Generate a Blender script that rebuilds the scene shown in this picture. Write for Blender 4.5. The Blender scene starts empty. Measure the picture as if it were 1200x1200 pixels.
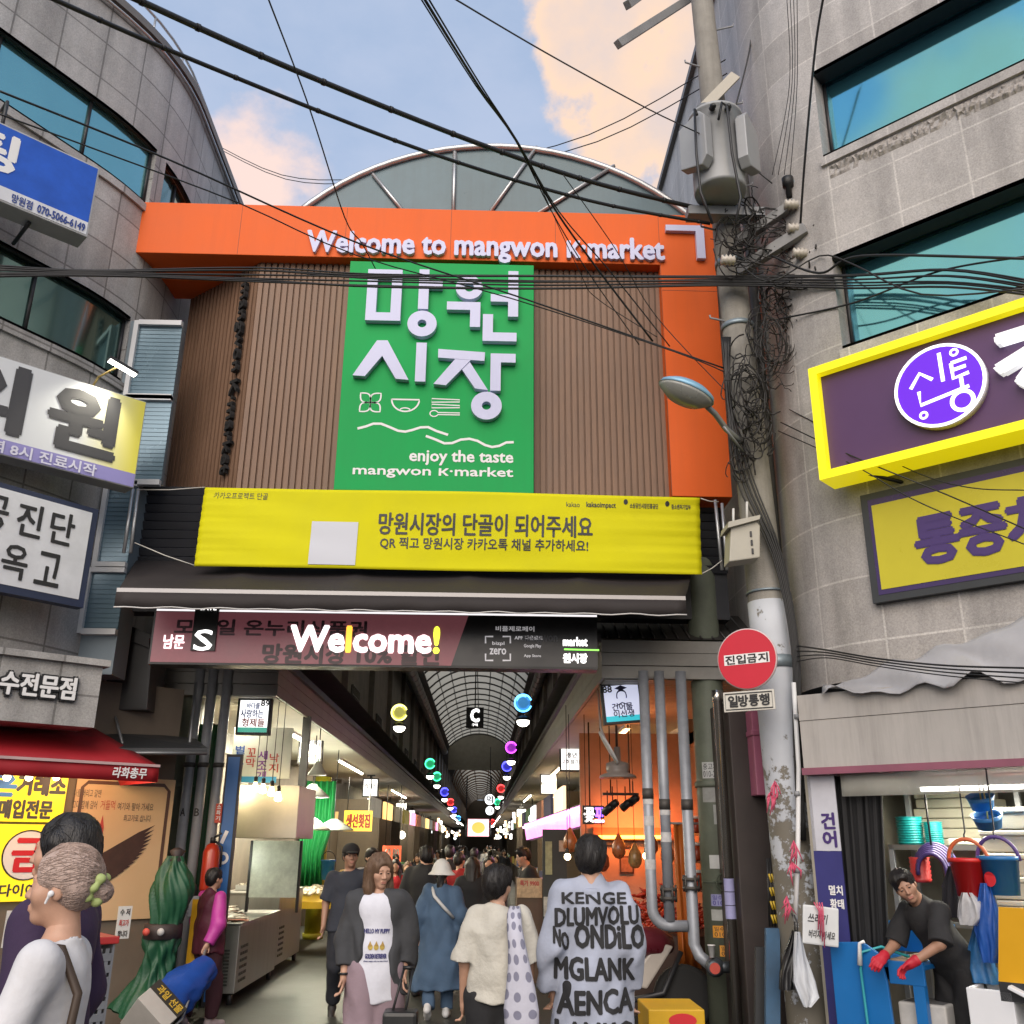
import bpy, bmesh, math, random
import numpy as np
from mathutils import Vector, Matrix
from mathutils.bvhtree import BVHTree
random.seed(7)
np.random.seed(7)
S = bpy.context.scene
COL = S.collection
R = math.radians
# ------------------------------------------------------------------ camera
FPX = 1109.0
CAMZ = 1.75
_y = Vector((-35, 385, FPX)).normalized()
_u = Vector((26, -3194, FPX))
_u = (_u - _y * _u.dot(_y)).normalized()
_x = _y.cross(_u)
def ray(px, py):
 v = Vector((px - 600, py - 600, FPX))
 return Vector((_x.dot(v), _y.dot(v), _u.dot(v)))
CAM = Vector((0, 0, CAMZ))
cd = bpy.data.cameras.new('camera')
cam = bpy.data.objects.new('camera', cd)
COL.objects.link(cam)
cd.sensor_width = 36
cd.lens = FPX / 1200 * 36
cd.clip_end = 2000
_r = ray(601, 600) - ray(600, 600)
_d = ray(600, 601) - ray(600, 600)
_f = ray(600, 600).normalized()
_r.normalize(); _d.normalize()
M = Matrix((_r, -_d, -_f)).transposed().to_4x4()
M.translation = CAM
cam.matrix_world = M
S.camera = cam
# ------------------------------------------------------------------ light
SUN_EL, SUN_AZ = R(34), R(192)      # low evening sun, behind and to the left of the viewer, veiled by cloud
W = bpy.data.worlds.new('World')
S.world = W
W.use_nodes = True
nt = W.node_tree
nd = nt.nodes
bg = nd['Background']
sky = nd.new('ShaderNodeTexSky')
sky.sky_type = 'NISHITA'
sky.sun_disc = False
sky.sun_elevation = SUN_EL
sky.sun_rotation = SUN_AZ
sky.air_density = 1.0
sky.dust_density = 2.0
sky.ozone_density = 1.2
def wn(t, **k):
 n = nd.new(t)
 for a, b in k.items():
  setattr(n, a, b)
 return n
tc = wn('ShaderNodeTexCoord')
# sunset cloud banks: noise over the sky direction, thresholded, with a warm rim and a grey-lilac body
def cloud_mask(direction, spread, lo, hi, seed, stretch):
 mp = wn('ShaderNodeMapping')
 mp.inputs['Location'].default_value = seed
 mp.inputs['Scale'].default_value = stretch
 nt.links.new(tc.outputs['Generated'], mp.inputs[0])
 nz = wn('ShaderNodeTexNoise')
 nz.inputs['Scale'].default_value = 7
 nz.inputs['Detail'].default_value = 9
 nz.inputs['Roughness'].default_value = 0.56
 nt.links.new(mp.outputs[0], nz.inputs['Vector'])
 dt = wn('ShaderNodeVectorMath', operation='DOT_PRODUCT')
 nt.links.new(tc.outputs['Generated'], dt.inputs[0])
 dt.inputs[1].default_value = Vector(direction).normalized()
 mr = wn('ShaderNodeMapRange')
 mr.inputs['From Min'].default_value = math.cos(R(spread))
 mr.inputs['From Max'].default_value = 1.0
 mr.inputs['To Min'].default_value = -0.26
 mr.inputs['To Max'].default_value = 0.24
 mr.clamp = False
 nt.links.new(dt.outputs['Value'], mr.inputs['Value'])
 ad = wn('ShaderNodeMath', operation='ADD')
 nt.links.new(nz.outputs['Fac'], ad.inputs[0])
 nt.links.new(mr.outputs[0], ad.inputs[1])
 m2 = wn('ShaderNodeMapRange', interpolation_type='SMOOTHSTEP')
 m2.inputs['From Min'].default_value = lo
 m2.inputs['From Max'].default_value = hi
 nt.links.new(ad.outputs[0], m2.inputs['Value'])
 return m2.outputs[0], ad.outputs[0]
def mixc(fac, a, b):
 mx = wn('ShaderNodeMix', data_type='RGBA')
 if isinstance(fac, float): mx.inputs[0].default_value = fac
 else: nt.links.new(fac, mx.inputs[0])
 for i, c in ((6, a), (7, b)):
  if isinstance(c, tuple): mx.inputs[i].default_value = (*c, 1)
  else: nt.links.new(c, mx.inputs[i])
 return mx.outputs[2]
SKYK = 1.0
base = mixc(0.72, sky.outputs[0], (2.45, 3.2, 4.5))
wisp, _ = cloud_mask((-0.3, 1, 0.75), 60, 0.35, 0.95, (3.1, 1.7, 0.2), (1, 1, 2.0))
wz = wn('ShaderNodeMath', operation='MULTIPLY'); wz.inputs[1].default_value = 0.45
nt.links.new(wisp, wz.inputs[0])
base = mixc(wz.outputs[0], base, (3.4, 3.7, 4.6))
def ramp(src, lo, hi, c0, c1, c2, mid=0.45):
 m = wn('ShaderNodeMapRange'); m.inputs['From Min'].default_value = lo; m.inputs['From Max'].default_value = hi
 nt.links.new(src, m.inputs['Value'])
 cr = wn('ShaderNodeValToRGB')
 cr.color_ramp.elements[0].color = (*c0, 1); cr.color_ramp.elements[1].color = (*c2, 1)
 e = cr.color_ramp.elements.new(mid); e.color = (*c1, 1)
 nt.links.new(m.outputs[0], cr.inputs[0])
 vm = wn('ShaderNodeVectorMath', operation='SCALE'); vm.inputs['Scale'].default_value = 10
 nt.links.new(cr.outputs[0], vm.inputs[0])
 return vm.outputs[0]
CL1 = ray(890, 50)
big, bigv = cloud_mask(CL1, 14.5, 0.44, 0.54, (0.4, 0.2, 1.3), (1, 1, 1))
c1 = ramp(bigv, 0.46, 0.80, (.56, .42, .34), (.56, .41, .31), (.37, .345, .37), 0.22)
base = mixc(big, base, c1)
CL2 = ray(300, 208)
sm, smv = cloud_mask(CL2, 5.5, 0.44, 0.72, (1.4, 4.2, 0.3), (1.6, 1.6, 2.2))
base = mixc(sm, base, (5.4, 4.2, 3.85))
for dr, sp, sd in (((1, -.4, .35), 22, (5, 1, 2)), ((-.9, -.7, .5), 25, (2, 6, 1)), ((.2, -1, .5), 28, (7, 3, 4))):
 mk, mv = cloud_mask(dr, sp, 0.42, 0.55, sd, (1.2, 1.2, 1.4))
 base = mixc(mk, base, ramp(mv, 0.44, 0.9, (.60, .45, .34), (.64, .50, .36), (.42, .38, .41)))
nt.links.new(base, bg.inputs['Color'])
bg.inputs['Strength'].default_value = 0.10
sd = bpy.data.lights.new('sun', 'SUN')
sd.energy = 1.5
sd.angle = R(60)
sd.color = (1.0, 0.90, 0.80)
sun = bpy.data.objects.new('sun', sd)
COL.objects.link(sun)
_sv = Vector((math.sin(SUN_AZ) * math.cos(SUN_EL), math.cos(SUN_AZ) * math.cos(SUN_EL), math.sin(SUN_EL)))
sun.rotation_euler = (-_sv).to_track_quat('-Z', 'Y').to_euler()
S.view_settings.view_transform = 'Standard'
S.view_settings.look = 'None'
S.view_settings.exposure = 0.9
S.view_settings.gamma = 1
S.render.engine = 'CYCLES'
try:
 S.cycles.use_denoising = True
 S.cycles.denoiser = 'OPENIMAGEDENOISE'
 S.cycles.max_bounces = 6
 S.cycles.diffuse_bounces = 3
 S.cycles.glossy_bounces = 3
 S.cycles.transmission_bounces = 4
 S.cycles.transparent_max_bounces = 8
 S.cycles.sample_clamp_indirect = 4.0
 S.cycles.caustics_reflective = False
 S.cycles.caustics_refractive = False
except Exception:
 pass
# ------------------------------------------------------------------ helpers
def PY(px, py, Y):
 d = ray(px, py); return CAM + d * (Y / d.y)
def PX(px, py, X):
 d = ray(px, py); return CAM + d * (X / d.x)
def PZ(px, py, z=0.0):
 d = ray(px, py); return CAM + d * ((z - CAMZ) / d.z)
class Pl:
 """a vertical (or tilted) plane: o origin, ux the viewer's right along it, uy up; d counts out towards the viewer"""
 def __init__(s, o, ux, uy=(0, 0, 1)):
  s.o = Vector(o); s.x = Vector(ux).normalized()
  y = Vector(uy); s.y = (y - s.x * y.dot(s.x)).normalized(); s.n = s.x.cross(s.y)
  s.T = Matrix((s.x, s.y, s.n)).transposed().to_4x4(); s.T.translation = s.o
 def p(s, px, py):
  d = ray(px, py); t = (s.o - CAM).dot(s.n) / d.dot(s.n); return CAM + d * t
 def uv(s, px, py):
  q = s.p(px, py) - s.o; return q.dot(s.x), q.dot(s.y)
 def w(s, u, v, d=0.0): return s.o + s.x * u + s.y * v + s.n * d
 def off(s, d): return Pl(s.o + s.n * d, s.x, s.y)
 def rect(s, *pts):
  q = [s.uv(*p) for p in pts]
  xs = sorted(a for a, b in q); ys = sorted(b for a, b in q); k = len(q) // 2
  return (sum(xs[:k]) / k, sum(xs[-k:]) / k, sum(ys[:k]) / k, sum(ys[-k:]) / k)
def YP(Y): return Pl((0, Y, 0), (1, 0, 0))
def AP(o, deg): return Pl((o[0], o[1], 0), (math.sin(R(deg)), math.cos(R(deg)), 0))
def tag(o, label=None, cat=None, group=None, kind=None):
 if label: o['label'] = label
 if cat: o['category'] = cat
 if group: o['group'] = group
 if kind: o['kind'] = kind
 return o
def empty(name, loc, label=None, cat=None, group=None, rz=0.0):
 o = bpy.data.objects.new(name, None)
 o.empty_display_size = .2
 COL.objects.link(o)
 o.matrix_world = Matrix.Translation(Vector(loc)) @ Matrix.Rotation(rz, 4, 'Z')
 return tag(o, label, cat, group)
def link(name, me, parent=None):
 o = bpy.data.objects.new(name, me); COL.objects.link(o)
 if parent is not None:
  o.parent = parent
  o.matrix_parent_inverse = wm(parent).inverted()
 return o
# parents are Empties at a thing's base or meshes built in world space: _wm gives the world matrix without a depsgraph update
def wm(o):
 m = o.matrix_basis.copy()
 if o.parent is not None:
  m = wm(o.parent) @ o.matrix_parent_inverse @ m
 return m
class MB:
 """collects shapes and links them as ONE mesh object"""
 def __init__(s, T=None):
  s.v = []; s.f = []; s.uv = []; s.mi = []; s.sm = []
  s.T = T.copy() if T is not None else Matrix.Identity(4)
  s.m = 0; s.smooth = False
 def add(s, vs, fs, smooth=None, uvs=None):
  b = len(s.v)
  for i, p in enumerate(vs):
   p = Vector(p)
   s.uv.append((p.x, p.y) if uvs is None else uvs[i])
   s.v.append(s.T @ p)
  for f in fs:
   s.f.append([b + i for i in f]); s.mi.append(s.m); s.sm.append(s.smooth if smooth is None else smooth)
  return s
 def box(s, x0, x1, y0, y1, z0, z1):
  v = [(x, y, z) for x in (x0, x1) for y in (y0, y1) for z in (z0, z1)]
  return s.add(v, [(0, 1, 3, 2), (4, 6, 7, 5), (0, 4, 5, 1), (2, 3, 7, 6), (0, 2, 6, 4), (1, 5, 7, 3)], False)
 def bbox(s, c, size, rz=0.0, rx=0.0, ry=0.0):
  """box with centre c and full size, turned"""
  t = s.T
  s.T = t @ Matrix.Translation(Vector(c)) @ Matrix.Rotation(rz, 4, 'Z') @ Matrix.Rotation(rx, 4, 'X') @ Matrix.Rotation(ry, 4, 'Y')
  a, b, c2 = [k / 2 for k in size]
  s.box(-a, a, -b, b, -c2, c2); s.T = t
  return s
 def prism(s, poly, d0, d1, caps=True):
  n = len(poly)
  ar = sum(poly[i][0] * poly[(i + 1) % n][1] - poly[(i + 1) % n][0] * poly[i][1] for i in range(n))
  if ar < 0: poly = poly[::-1]
  if d0 > d1: d0, d1 = d1, d0
  v = [(x, y, d0) for x, y in poly] + [(x, y, d1) for x, y in poly]
  f = [(i, (i + 1) % n, n + (i + 1) % n, n + i) for i in range(n)]
  s.add(v, f, False)
  if caps:
   b = len(s.v) - 2 * n
   s.f += [[b + n + i for i in range(n)], [b + n - 1 - i for i in range(n)]]; s.mi += [s.m] * 2; s.sm += [False] * 2
  return s
 def quad(s, a, b, c, d):
  return s.add([a, b, c, d], [(0, 1, 2, 3)], None, [(0, 0), (1, 0), (1, 1), (0, 1)])
 def tube(s, pts, r, n=8, cap=True, closed=False):
  pts = [Vector(p) for p in pts]
  rs = r if isinstance(r, (list, tuple)) else [r] * len(pts)
  m = len(pts); rings = []
  ref = None
  for i in range(m):
   if closed: t = pts[(i + 1) % m] - pts[i - 1]
   else: t = pts[min(i + 1, m - 1)] - pts[max(i - 1, 0)]
   if t.length < 1e-9: t = Vector((0, 0, 1))
   t.normalize()
   if ref is None:
    ref = Vector((0, 0, 1)) if abs(t.z) < .9 else Vector((1, 0, 0))
   a = t.cross(ref)
   if a.length < 1e-6: a = t.orthogonal()
   a.normalize(); bb = a.cross(t); ref = bb
   rings.append([pts[i] + (a * math.cos(k * 2 * math.pi / n) + bb * math.sin(k * 2 * math.pi / n)) * rs[i] for k in range(n)])
  v = [p for rg in rings for p in rg]; f = []
  for i in range(m if closed else m - 1):
   for k in range(n):
    j = (i + 1) % m
    f.append((i * n + k, i * n + (k + 1) % n, j * n + (k + 1) % n, j * n + k))
  L = 0; uvs = []
  for i in range(m):
   uvs += [(k / n, L) for k in range(n)]
   if i < m - 1: L += (pts[i + 1] - pts[i]).length
  s.add(v, f, True, uvs)
  if cap and not closed:
   b = len(s.v) - m * n
   s.f += [[b + k for k in range(n)][::-1], [b + (m - 1) * n + k for k in range(n)]]; s.mi += [s.m] * 2; s.sm += [False] * 2
  return s
 def cyl(s, a, b, r0, r1=None, n=16, cap=True):
  return s.tube([a, b], [r0, r0 if r1 is None else r1], n, cap)
 def lathe(s, prof, n=20, c=(0, 0, 0), ax='Z', cap=True):
  """prof: list of (radius, height)"""
  t = s.T
  q = {'Z': Matrix.Identity(4), 'Y': Matrix.Rotation(R(90), 4, 'X'), 'X': Matrix.Rotation(R(90), 4, 'Y')}[ax]
  s.T = t @ Matrix.Translation(Vector(c)) @ q
  v = [(r * math.cos(2 * math.pi * k / n), r * math.sin(2 * math.pi * k / n), h) for r, h in prof for k in range(n)]
  f = [(i * n + k, i * n + (k + 1) % n, (i + 1) * n + (k + 1) % n, (i + 1) * n + k) for i in range(len(prof) - 1) for k in range(n)]
  s.add(v, f, True)
  if cap:
   b = len(s.v) - len(v); e = b + (len(prof) - 1) * n
   s.f += [[b + k for k in range(n)][::-1], [e + k for k in range(n)]]; s.mi += [s.m] * 2; s.sm += [False] * 2
  s.T = t
  return s
 def ball(s, c, r, n=14, sc=(1, 1, 1)):
  prof = [(math.sin(math.pi * i / (n // 2)), -math.cos(math.pi * i / (n // 2))) for i in range(n // 2 + 1)]
  prof[0] = (1e-4, -1); prof[-1] = (1e-4, 1)
  t = s.T
  s.T = t @ Matrix.Translation(Vector(c)) @ Matrix.Diagonal((r * sc[0], r * sc[1], r * sc[2], 1))
  s.lathe(prof, n, cap=False); s.T = t
  return s
 def grid(s, P, smooth=True, uvs=None):
  """P: rows of points"""
  h = len(P); w = len(P[0])
  v = [p for row in P for p in row]
  f = [(i * w + j, i * w + j + 1, (i + 1) * w + j + 1, (i + 1) * w + j) for i in range(h - 1) for j in range(w - 1)]
  if uvs is None: uvs = [(j, i) for i in range(h) for j in range(w)]
  return s.add(v, f, smooth, uvs)
 def sheet(s, P, th=0.006, smooth=True):
  """thick cloth or plastic from rows of points"""
  n = len(P) * len(P[0]); w = len(P[0]); h = len(P)
  P = [[Vector(p) for p in r] for r in P]
  N = []
  for i in range(h):
   row = []
   for j in range(w):
    a = P[i][min(j + 1, w - 1)] - P[i][max(j - 1, 0)]; b = P[min(i + 1, h - 1)][j] - P[max(i - 1, 0)][j]
    c = a.cross(b); row.append(c.normalized() if c.length > 1e-9 else Vector((0, -1, 0)))
   N.append(row)
  s.grid(P, smooth)
  Q = [[P[i][j] - N[i][j] * th for j in range(w)][::-1] for i in range(h)]
  s.grid(Q, smooth)
  b = len(s.v) - 2 * n
  rim = [(0, j) for j in range(w)] + [(i, w - 1) for i in range(1, h)] + [(h - 1, j) for j in range(w - 2, -1, -1)] + [(i, 0) for i in range(h - 2, 0, -1)]
  for k in range(len(rim)):
   (i, j), (i2, j2) = rim[k], rim[(k + 1) % len(rim)]
   s.f.append([b + i2 * w + j2, b + i * w + j, b + n + i * w + (w - 1 - j), b + n + i2 * w + (w - 1 - j2)]); s.mi.append(s.m); s.sm.append(False)
  return s
 def mesh(s, name, mats):
  me = bpy.data.meshes.new(name)
  me.from_pydata([tuple(p) for p in s.v], [], s.f)
  ul = me.uv_layers.new(name='UVMap')
  li = np.empty(len(me.loops), dtype=np.int32); me.loops.foreach_get('vertex_index', li)
  uv = np.array(s.uv, dtype=np.float32)[li] if len(s.uv) else np.zeros((0, 2), np.float32)
  ul.data.foreach_set('uv', uv.ravel())
  me.polygons.foreach_set('material_index', np.array(s.mi, dtype=np.int32))
  me.polygons.foreach_set('use_smooth', np.array(s.sm, dtype=bool))
  for m in (mats if isinstance(mats, (list, tuple)) else [mats]): me.materials.append(m)
  me.validate(); me.update()
  return me
 def build(s, name, mats, parent=None, bevel=0.0):
  me = s.mesh(name, mats)
  if bevel:
   bm = bmesh.new(); bm.from_mesh(me)
   bmesh.ops.remove_doubles(bm, verts=bm.verts, dist=1e-5)
   es = [e for e in bm.edges if len(e.link_faces) == 2 and e.calc_face_angle(0) > 0.7]
   bmesh.ops.bevel(bm, geom=es, offset=bevel, segments=2, affect='EDGES', profile=.6)
   bm.to_mesh(me); bm.free()
  return link(name, me, parent)
# ------------------------------------------------------------------ materials
_M = {}
def mat(name, col=(.5, .5, .5), rough=.6, metal=0.0, var=.15, scale=3.0, bump=0.0, bscale=80.0, emit=0.0, ecol=None, spec=.5, trans=0.0, alpha=1.0, dirt=0.0, coat=0.0, streak=0.0, sheen=0.0, aniso=None):
 if name in _M: return _M[name]
 m = bpy.data.materials.new(name); m.use_nodes = True
 N = m.node_tree.nodes; L = m.node_tree.links
 b = N['Principled BSDF']
 def setc(c): b.inputs['Base Color'].default_value = (*c, 1)
 setc(col)
 b.inputs['Roughness'].default_value = rough; b.inputs['Metallic'].default_value = metal
 b.inputs['Specular IOR Level'].default_value = spec
 b.inputs['Transmission Weight'].default_value = trans
 b.inputs['Alpha'].default_value = alpha
 b.inputs['Coat Weight'].default_value = coat
 b.inputs['Sheen Weight'].default_value = sheen
 if emit:
  b.inputs['Emission Color'].default_value = (*(ecol or col), 1); b.inputs['Emission Strength'].default_value = emit
 if var or bump or dirt or streak:
  t = N.new('ShaderNodeTexCoord')
  src = t.outputs['Object']
  if aniso:
   mp = N.new('ShaderNodeMapping'); mp.inputs['Scale'].default_value = aniso; L.new(src, mp.inputs[0]); src = mp.outputs[0]
  cur = None
  if var:
   n = N.new('ShaderNodeTexNoise'); n.inputs['Scale'].default_value = scale; n.inputs['Detail'].default_value = 6; n.inputs['Roughness'].default_value = .65
   L.new(src, n.inputs['Vector'])
   mr = N.new('ShaderNodeMapRange'); mr.inputs['From Min'].default_value = .25; mr.inputs['From Max'].default_value = .75
   mr.inputs['To Min'].default_value = 1 - var; mr.inputs['To Max'].default_value = 1 + var
   L.new(n.outputs['Fac'], mr.inputs['Value'])
   vm = N.new('ShaderNodeVectorMath'); vm.operation = 'SCALE'; vm.inputs[0].default_value = col
   L.new(mr.outputs[0], vm.inputs['Scale']); cur = vm.outputs[0]
   r2 = N.new('ShaderNodeMapRange'); r2.inputs['To Min'].default_value = max(.02, rough - .12); r2.inputs['To Max'].default_value = min(1, rough + .12)
   L.new(n.outputs['Fac'], r2.inputs['Value']); L.new(r2.outputs[0], b.inputs['Roughness'])
  for amt, sc, hi, stretch in ((dirt, 1.7, .62, (1, 1, 1)), (streak, 5.0, .6, (1.6, 1.6, .12))):
   if not amt: continue
   mp = N.new('ShaderNodeMapping'); mp.inputs['Scale'].default_value = stretch; L.new(t.outputs['Object'], mp.inputs[0])
   n = N.new('ShaderNodeTexNoise'); n.inputs['Scale'].default_value = sc; n.inputs['Detail'].default_value = 8; n.inputs['Roughness'].default_value = .7
   L.new(mp.outputs[0], n.inputs['Vector'])
   mr = N.new('ShaderNodeMapRange'); mr.inputs['From Min'].default_value = .45; mr.inputs['From Max'].default_value = hi + .15; mr.inputs['To Max'].default_value = amt
   L.new(n.outputs['Fac'], mr.inputs['Value'])
   mx = N.new('ShaderNodeMix'); mx.data_type = 'RGBA'; L.new(mr.outputs[0], mx.inputs[0])
   if cur is None: mx.inputs[6].default_value = (*col, 1)
   else: L.new(cur, mx.inputs[6])
   mx.inputs[7].default_value = (.05, .045, .04, 1); cur = mx.outputs[2]
  if cur is not None: L.new(cur, b.inputs['Base Color'])
  if bump:
   n = N.new('ShaderNodeTexNoise'); n.inputs['Scale'].default_value = bscale; n.inputs['Detail'].default_value = 5
   L.new(src, n.inputs['Vector'])
   bp = N.new('ShaderNodeBump'); bp.inputs['Strength'].default_value = bump; bp.inputs['Distance'].default_value = .01
   L.new(n.outputs['Fac'], bp.inputs['Height']); L.new(bp.outputs[0], b.inputs['Normal'])
 _M[name] = m
 return m
def glow(name, col, e, var=0.0):
 """something that gives off light"""
 return mat(name, tuple(min(.8, c) for c in col), .4, var=var, emit=e, ecol=col)
# ------------------------------------------------------------------ lettering
_TX = {}
def text_mesh(s, bold=0.0):
 """flat outline faces of a line of text, 1 unit high: (verts, faces, width, ymin, ymax)"""
 key = (s, bold)
 if key in _TX: return _TX[key]
 c = bpy.data.curves.new('lettering', 'FONT'); c.body = s; c.size = 1; c.resolution_u = 2
 o = bpy.data.objects.new('lettering', c)
 me = bpy.data.meshes.new_from_object(o)
 bpy.data.objects.remove(o); bpy.data.curves.remove(c)
 v = [(p.co.x, p.co.y) for p in me.vertices]; f = [list(p.vertices) for p in me.polygons]
 bpy.data.meshes.remove(me)
 if not v: v, f = [(0, 0), (1, 0), (1, 1)], [[0, 1, 2]]
 x0 = min(a for a, b in v); x1 = max(a for a, b in v); y0 = min(b for a, b in v); y1 = max(b for a, b in v)
 _TX[key] = ([(a - x0, b - y0) for a, b in v], f, x1 - x0, y1 - y0)
 return _TX[key]
def letter(mb, s, u0, u1, v0, v1, d=0.004, bold=0.02, depth=0.0, slant=0.0, n=6, fn=None):
 """writes s into the rectangle u0..u1, v0..v1 of mb's plane; bold = extra stroke in parts of the height; depth = raised letters"""
 v, f, w, h = text_mesh(s)
 sx = (u1 - u0) / w; sy = (v1 - v0) / h
 offs = [(0, 0)]
 if bold: offs += [(math.cos(2 * math.pi * k / n) * bold, math.sin(2 * math.pi * k / n) * bold) for k in range(n)]
 if bold > .05: offs += [(math.cos(2 * math.pi * (k + .5) / n) * bold * .5, math.sin(2 * math.pi * (k + .5) / n) * bold * .5) for k in range(n)]
 hh = v1 - v0
 for q, (ox, oy) in enumerate(offs):
  dz = d + depth + q * 0.00025
  P = [(u0 + a * sx + ox * hh + slant * b * sy, v0 + b * sy + oy * hh) for a, b in v]
  if fn: P3 = [fn(a, b, dz) for a, b in P]
  else: P3 = [(a, b, dz) for a, b in P]
  mb.add(P3, f, False)
  if depth:
   from collections import Counter
   ec = {}
   for t in f:
    for i in range(len(t)):
     e = (t[i], t[(i + 1) % len(t)])
     ec[e] = 1
   side = [e for e in ec if (e[1], e[0]) not in ec]
   lo = [(a, b, d) for a, b in P]
   k = len(P)
   mb.add(P3 + lo, [(e[0], e[0] + k, e[1] + k, e[1]) for e in side], False)
 return mb
def pix_text(pl, s, quad, name, m, parent, bold=.02, depth=0.0, d=.004, slant=0.0):
 """text over the photo's pixel rectangle (x0, y0, x1, y1; measured along the plane at the text's corners)"""
 u0, u1, v0, v1 = quad
 mb = MB(pl.T); letter(mb, s, u0, u1, v0, v1, d, bold, depth, slant)
 return mb.build(name, m, parent)
# ------------------------------------------------------------------ shared materials
def tile_mat(name, col, mortar, tw, th, var=.12, msize=.012):
 m = mat(name, col, .55, 0, var, 6, .25, 140)
 N = m.node_tree.nodes; L = m.node_tree.links; b = N['Principled BSDF']
 old = b.inputs['Base Color'].links[0].from_socket
 u = N.new('ShaderNodeUVMap'); br = N.new('ShaderNodeTexBrick')
 br.offset = 0; br.squash = 1
 br.inputs['Scale'].default_value = 1; br.inputs['Mortar Size'].default_value = msize; br.inputs['Mortar Smooth'].default_value = .3
 br.inputs['Brick Width'].default_value = tw; br.inputs['Row Height'].default_value = th
 br.inputs['Color1'].default_value = (1, 1, 1, 1); br.inputs['Color2'].default_value = (.80, .79, .78, 1); br.inputs['Mortar'].default_value = (*mortar, 1)
 L.new(u.outputs[0], br.inputs['Vector'])
 t = N.new('ShaderNodeTexCoord'); n = N.new('ShaderNodeTexNoise'); n.inputs['Scale'].default_value = 60; n.inputs['Detail'].default_value = 4; n.inputs['Roughness'].default_value = .8
 L.new(t.outputs['Object'], n.inputs['Vector'])
 mr = N.new('ShaderNodeMapRange'); mr.inputs['From Min'].default_value = .3; mr.inputs['From Max'].default_value = .7; mr.inputs['To Min'].default_value = .72; mr.inputs['To Max'].default_value = 1.25
 L.new(n.outputs['Fac'], mr.inputs['Value'])
 v1 = N.new('ShaderNodeVectorMath'); v1.operation = 'SCALE'; L.new(old, v1.inputs[0]); L.new(mr.outputs[0], v1.inputs['Scale'])
 v2 = N.new('ShaderNodeVectorMath'); v2.operation = 'MULTIPLY'; L.new(v1.outputs[0], v2.inputs[0]); L.new(br.outputs['Color'], v2.inputs[1])
 mp = N.new('ShaderNodeMapping'); mp.inputs['Scale'].default_value = (2.2, 2.2, .25); L.new(t.outputs['Object'], mp.inputs[0])
 n2 = N.new('ShaderNodeTexNoise'); n2.inputs['Scale'].default_value = 2; n2.inputs['Detail'].default_value = 7; L.new(mp.outputs[0], n2.inputs['Vector'])
 m3 = N.new('ShaderNodeMapRange'); m3.inputs['From Min'].default_value = .42; m3.inputs['From Max'].default_value = .75; m3.inputs['To Min'].default_value = 1.06; m3.inputs['To Max'].default_value = .70
 L.new(n2.outputs['Fac'], m3.inputs['Value'])
 v3 = N.new('ShaderNodeVectorMath'); v3.operation = 'SCALE'; L.new(v2.outputs[0], v3.inputs[0]); L.new(m3.outputs[0], v3.inputs['Scale'])
 L.new(v3.outputs[0], b.inputs['Base Color'])
 return m
def glass_mat(name, col, rough=.04, metal=.0, spec=.9):
 m = mat(name, col, rough, metal, .08, .8)
 b = m.node_tree.nodes['Principled BSDF']
 b.inputs['IOR'].default_value = 2.1
 b.inputs['Coat Weight'].default_value = .5; b.inputs['Coat Roughness'].default_value = .02
 return m
GRANL = tile_mat('granite_grey', (.47, .465, .455), (.45, .44, .43), .52, .50)
GRANR = tile_mat('granite_warm', (.455, .435, .42), (1.2, 1.2, 1.18), .62, .56, msize=.010)
WGLASS = glass_mat('teal_window', (.20, .48, .50), .12, .8)
WGLASS2 = glass_mat('green_window', (.13, .25, .23), .06, .8)
BGLASS = glass_mat('blue_window', (.14, .50, .66), .03, .9)
ALU = mat('aluminium', (.55, .56, .57), .38, .7, .1)
DARKM = mat('dark_metal', (.035, .036, .04), .45, .3)
BLACK = mat('black_paint', (.012, .012, .013), .45)
STEEL = mat('stainless', (.46, .46, .44), .34, .8, .10, 3, streak=.18)
GREYP = mat('grey_pipe', (.30, .31, .33), .5, .1, .12, 10, dirt=.25)
WHITEP = mat('white_paint', (.72, .73, .74), .5, var=.05, dirt=.06)
CREAM = mat('cream_panel', (.50, .47, .41), .6, dirt=.2)
CONC = mat('concrete', (.33, .32, .30), .85, 0, .2, 7, .5, 60, dirt=.35)
ORANGE = mat('orange_panel', (.78, .130, .018), .55, 0, .05, 1.2, .05, 6, streak=.07, spec=.25)
BROWN = mat('brown_slat', (.215, .126, .080), .55, 0, .22, 3, .2, 90, aniso=(6, 6, .6))
GREEN = mat('green_panel', (.008, .36, .085), .55, 0, .05, 1, .04, 6, streak=.06, spec=.2)
LAV = mat('pale_letter', (.58, .60, .82), .45, 0, .05, 2, streak=.05)
WHITE = mat('white_print', (.80, .80, .80), .5, 0, 0)
INK = mat('black_print', (.02, .02, .022), .5, 0, 0)
INKD = mat('charcoal_print', (.055, .055, .06), .5, 0, 0)
def stroke(mb, pts, w, d=.004, depth=0.0, closed=False):
 """flat line of width w through pts (u, v)"""
 P = [Vector((a, b)) for a, b in pts]; n = len(P); A = []; B = []
 for i in range(n):
  if closed: t = P[(i + 1) % n] - P[i - 1]
  else: t = P[min(i + 1, n - 1)] - P[max(i - 1, 0)]
  t.normalize(); q = Vector((-t.y, t.x)) * w / 2
  A.append(P[i] + q); B.append(P[i] - q)
 for i in range(n if closed else n - 1):
  j = (i + 1) % n
  poly = [tuple(B[i]), tuple(B[j]), tuple(A[j]), tuple(A[i])]
  if depth: mb.prism(poly, d, d + depth)
  else: mb.add([(a, b, d) for a, b in poly], [(0, 1, 2, 3)], False)
 return mb
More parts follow.
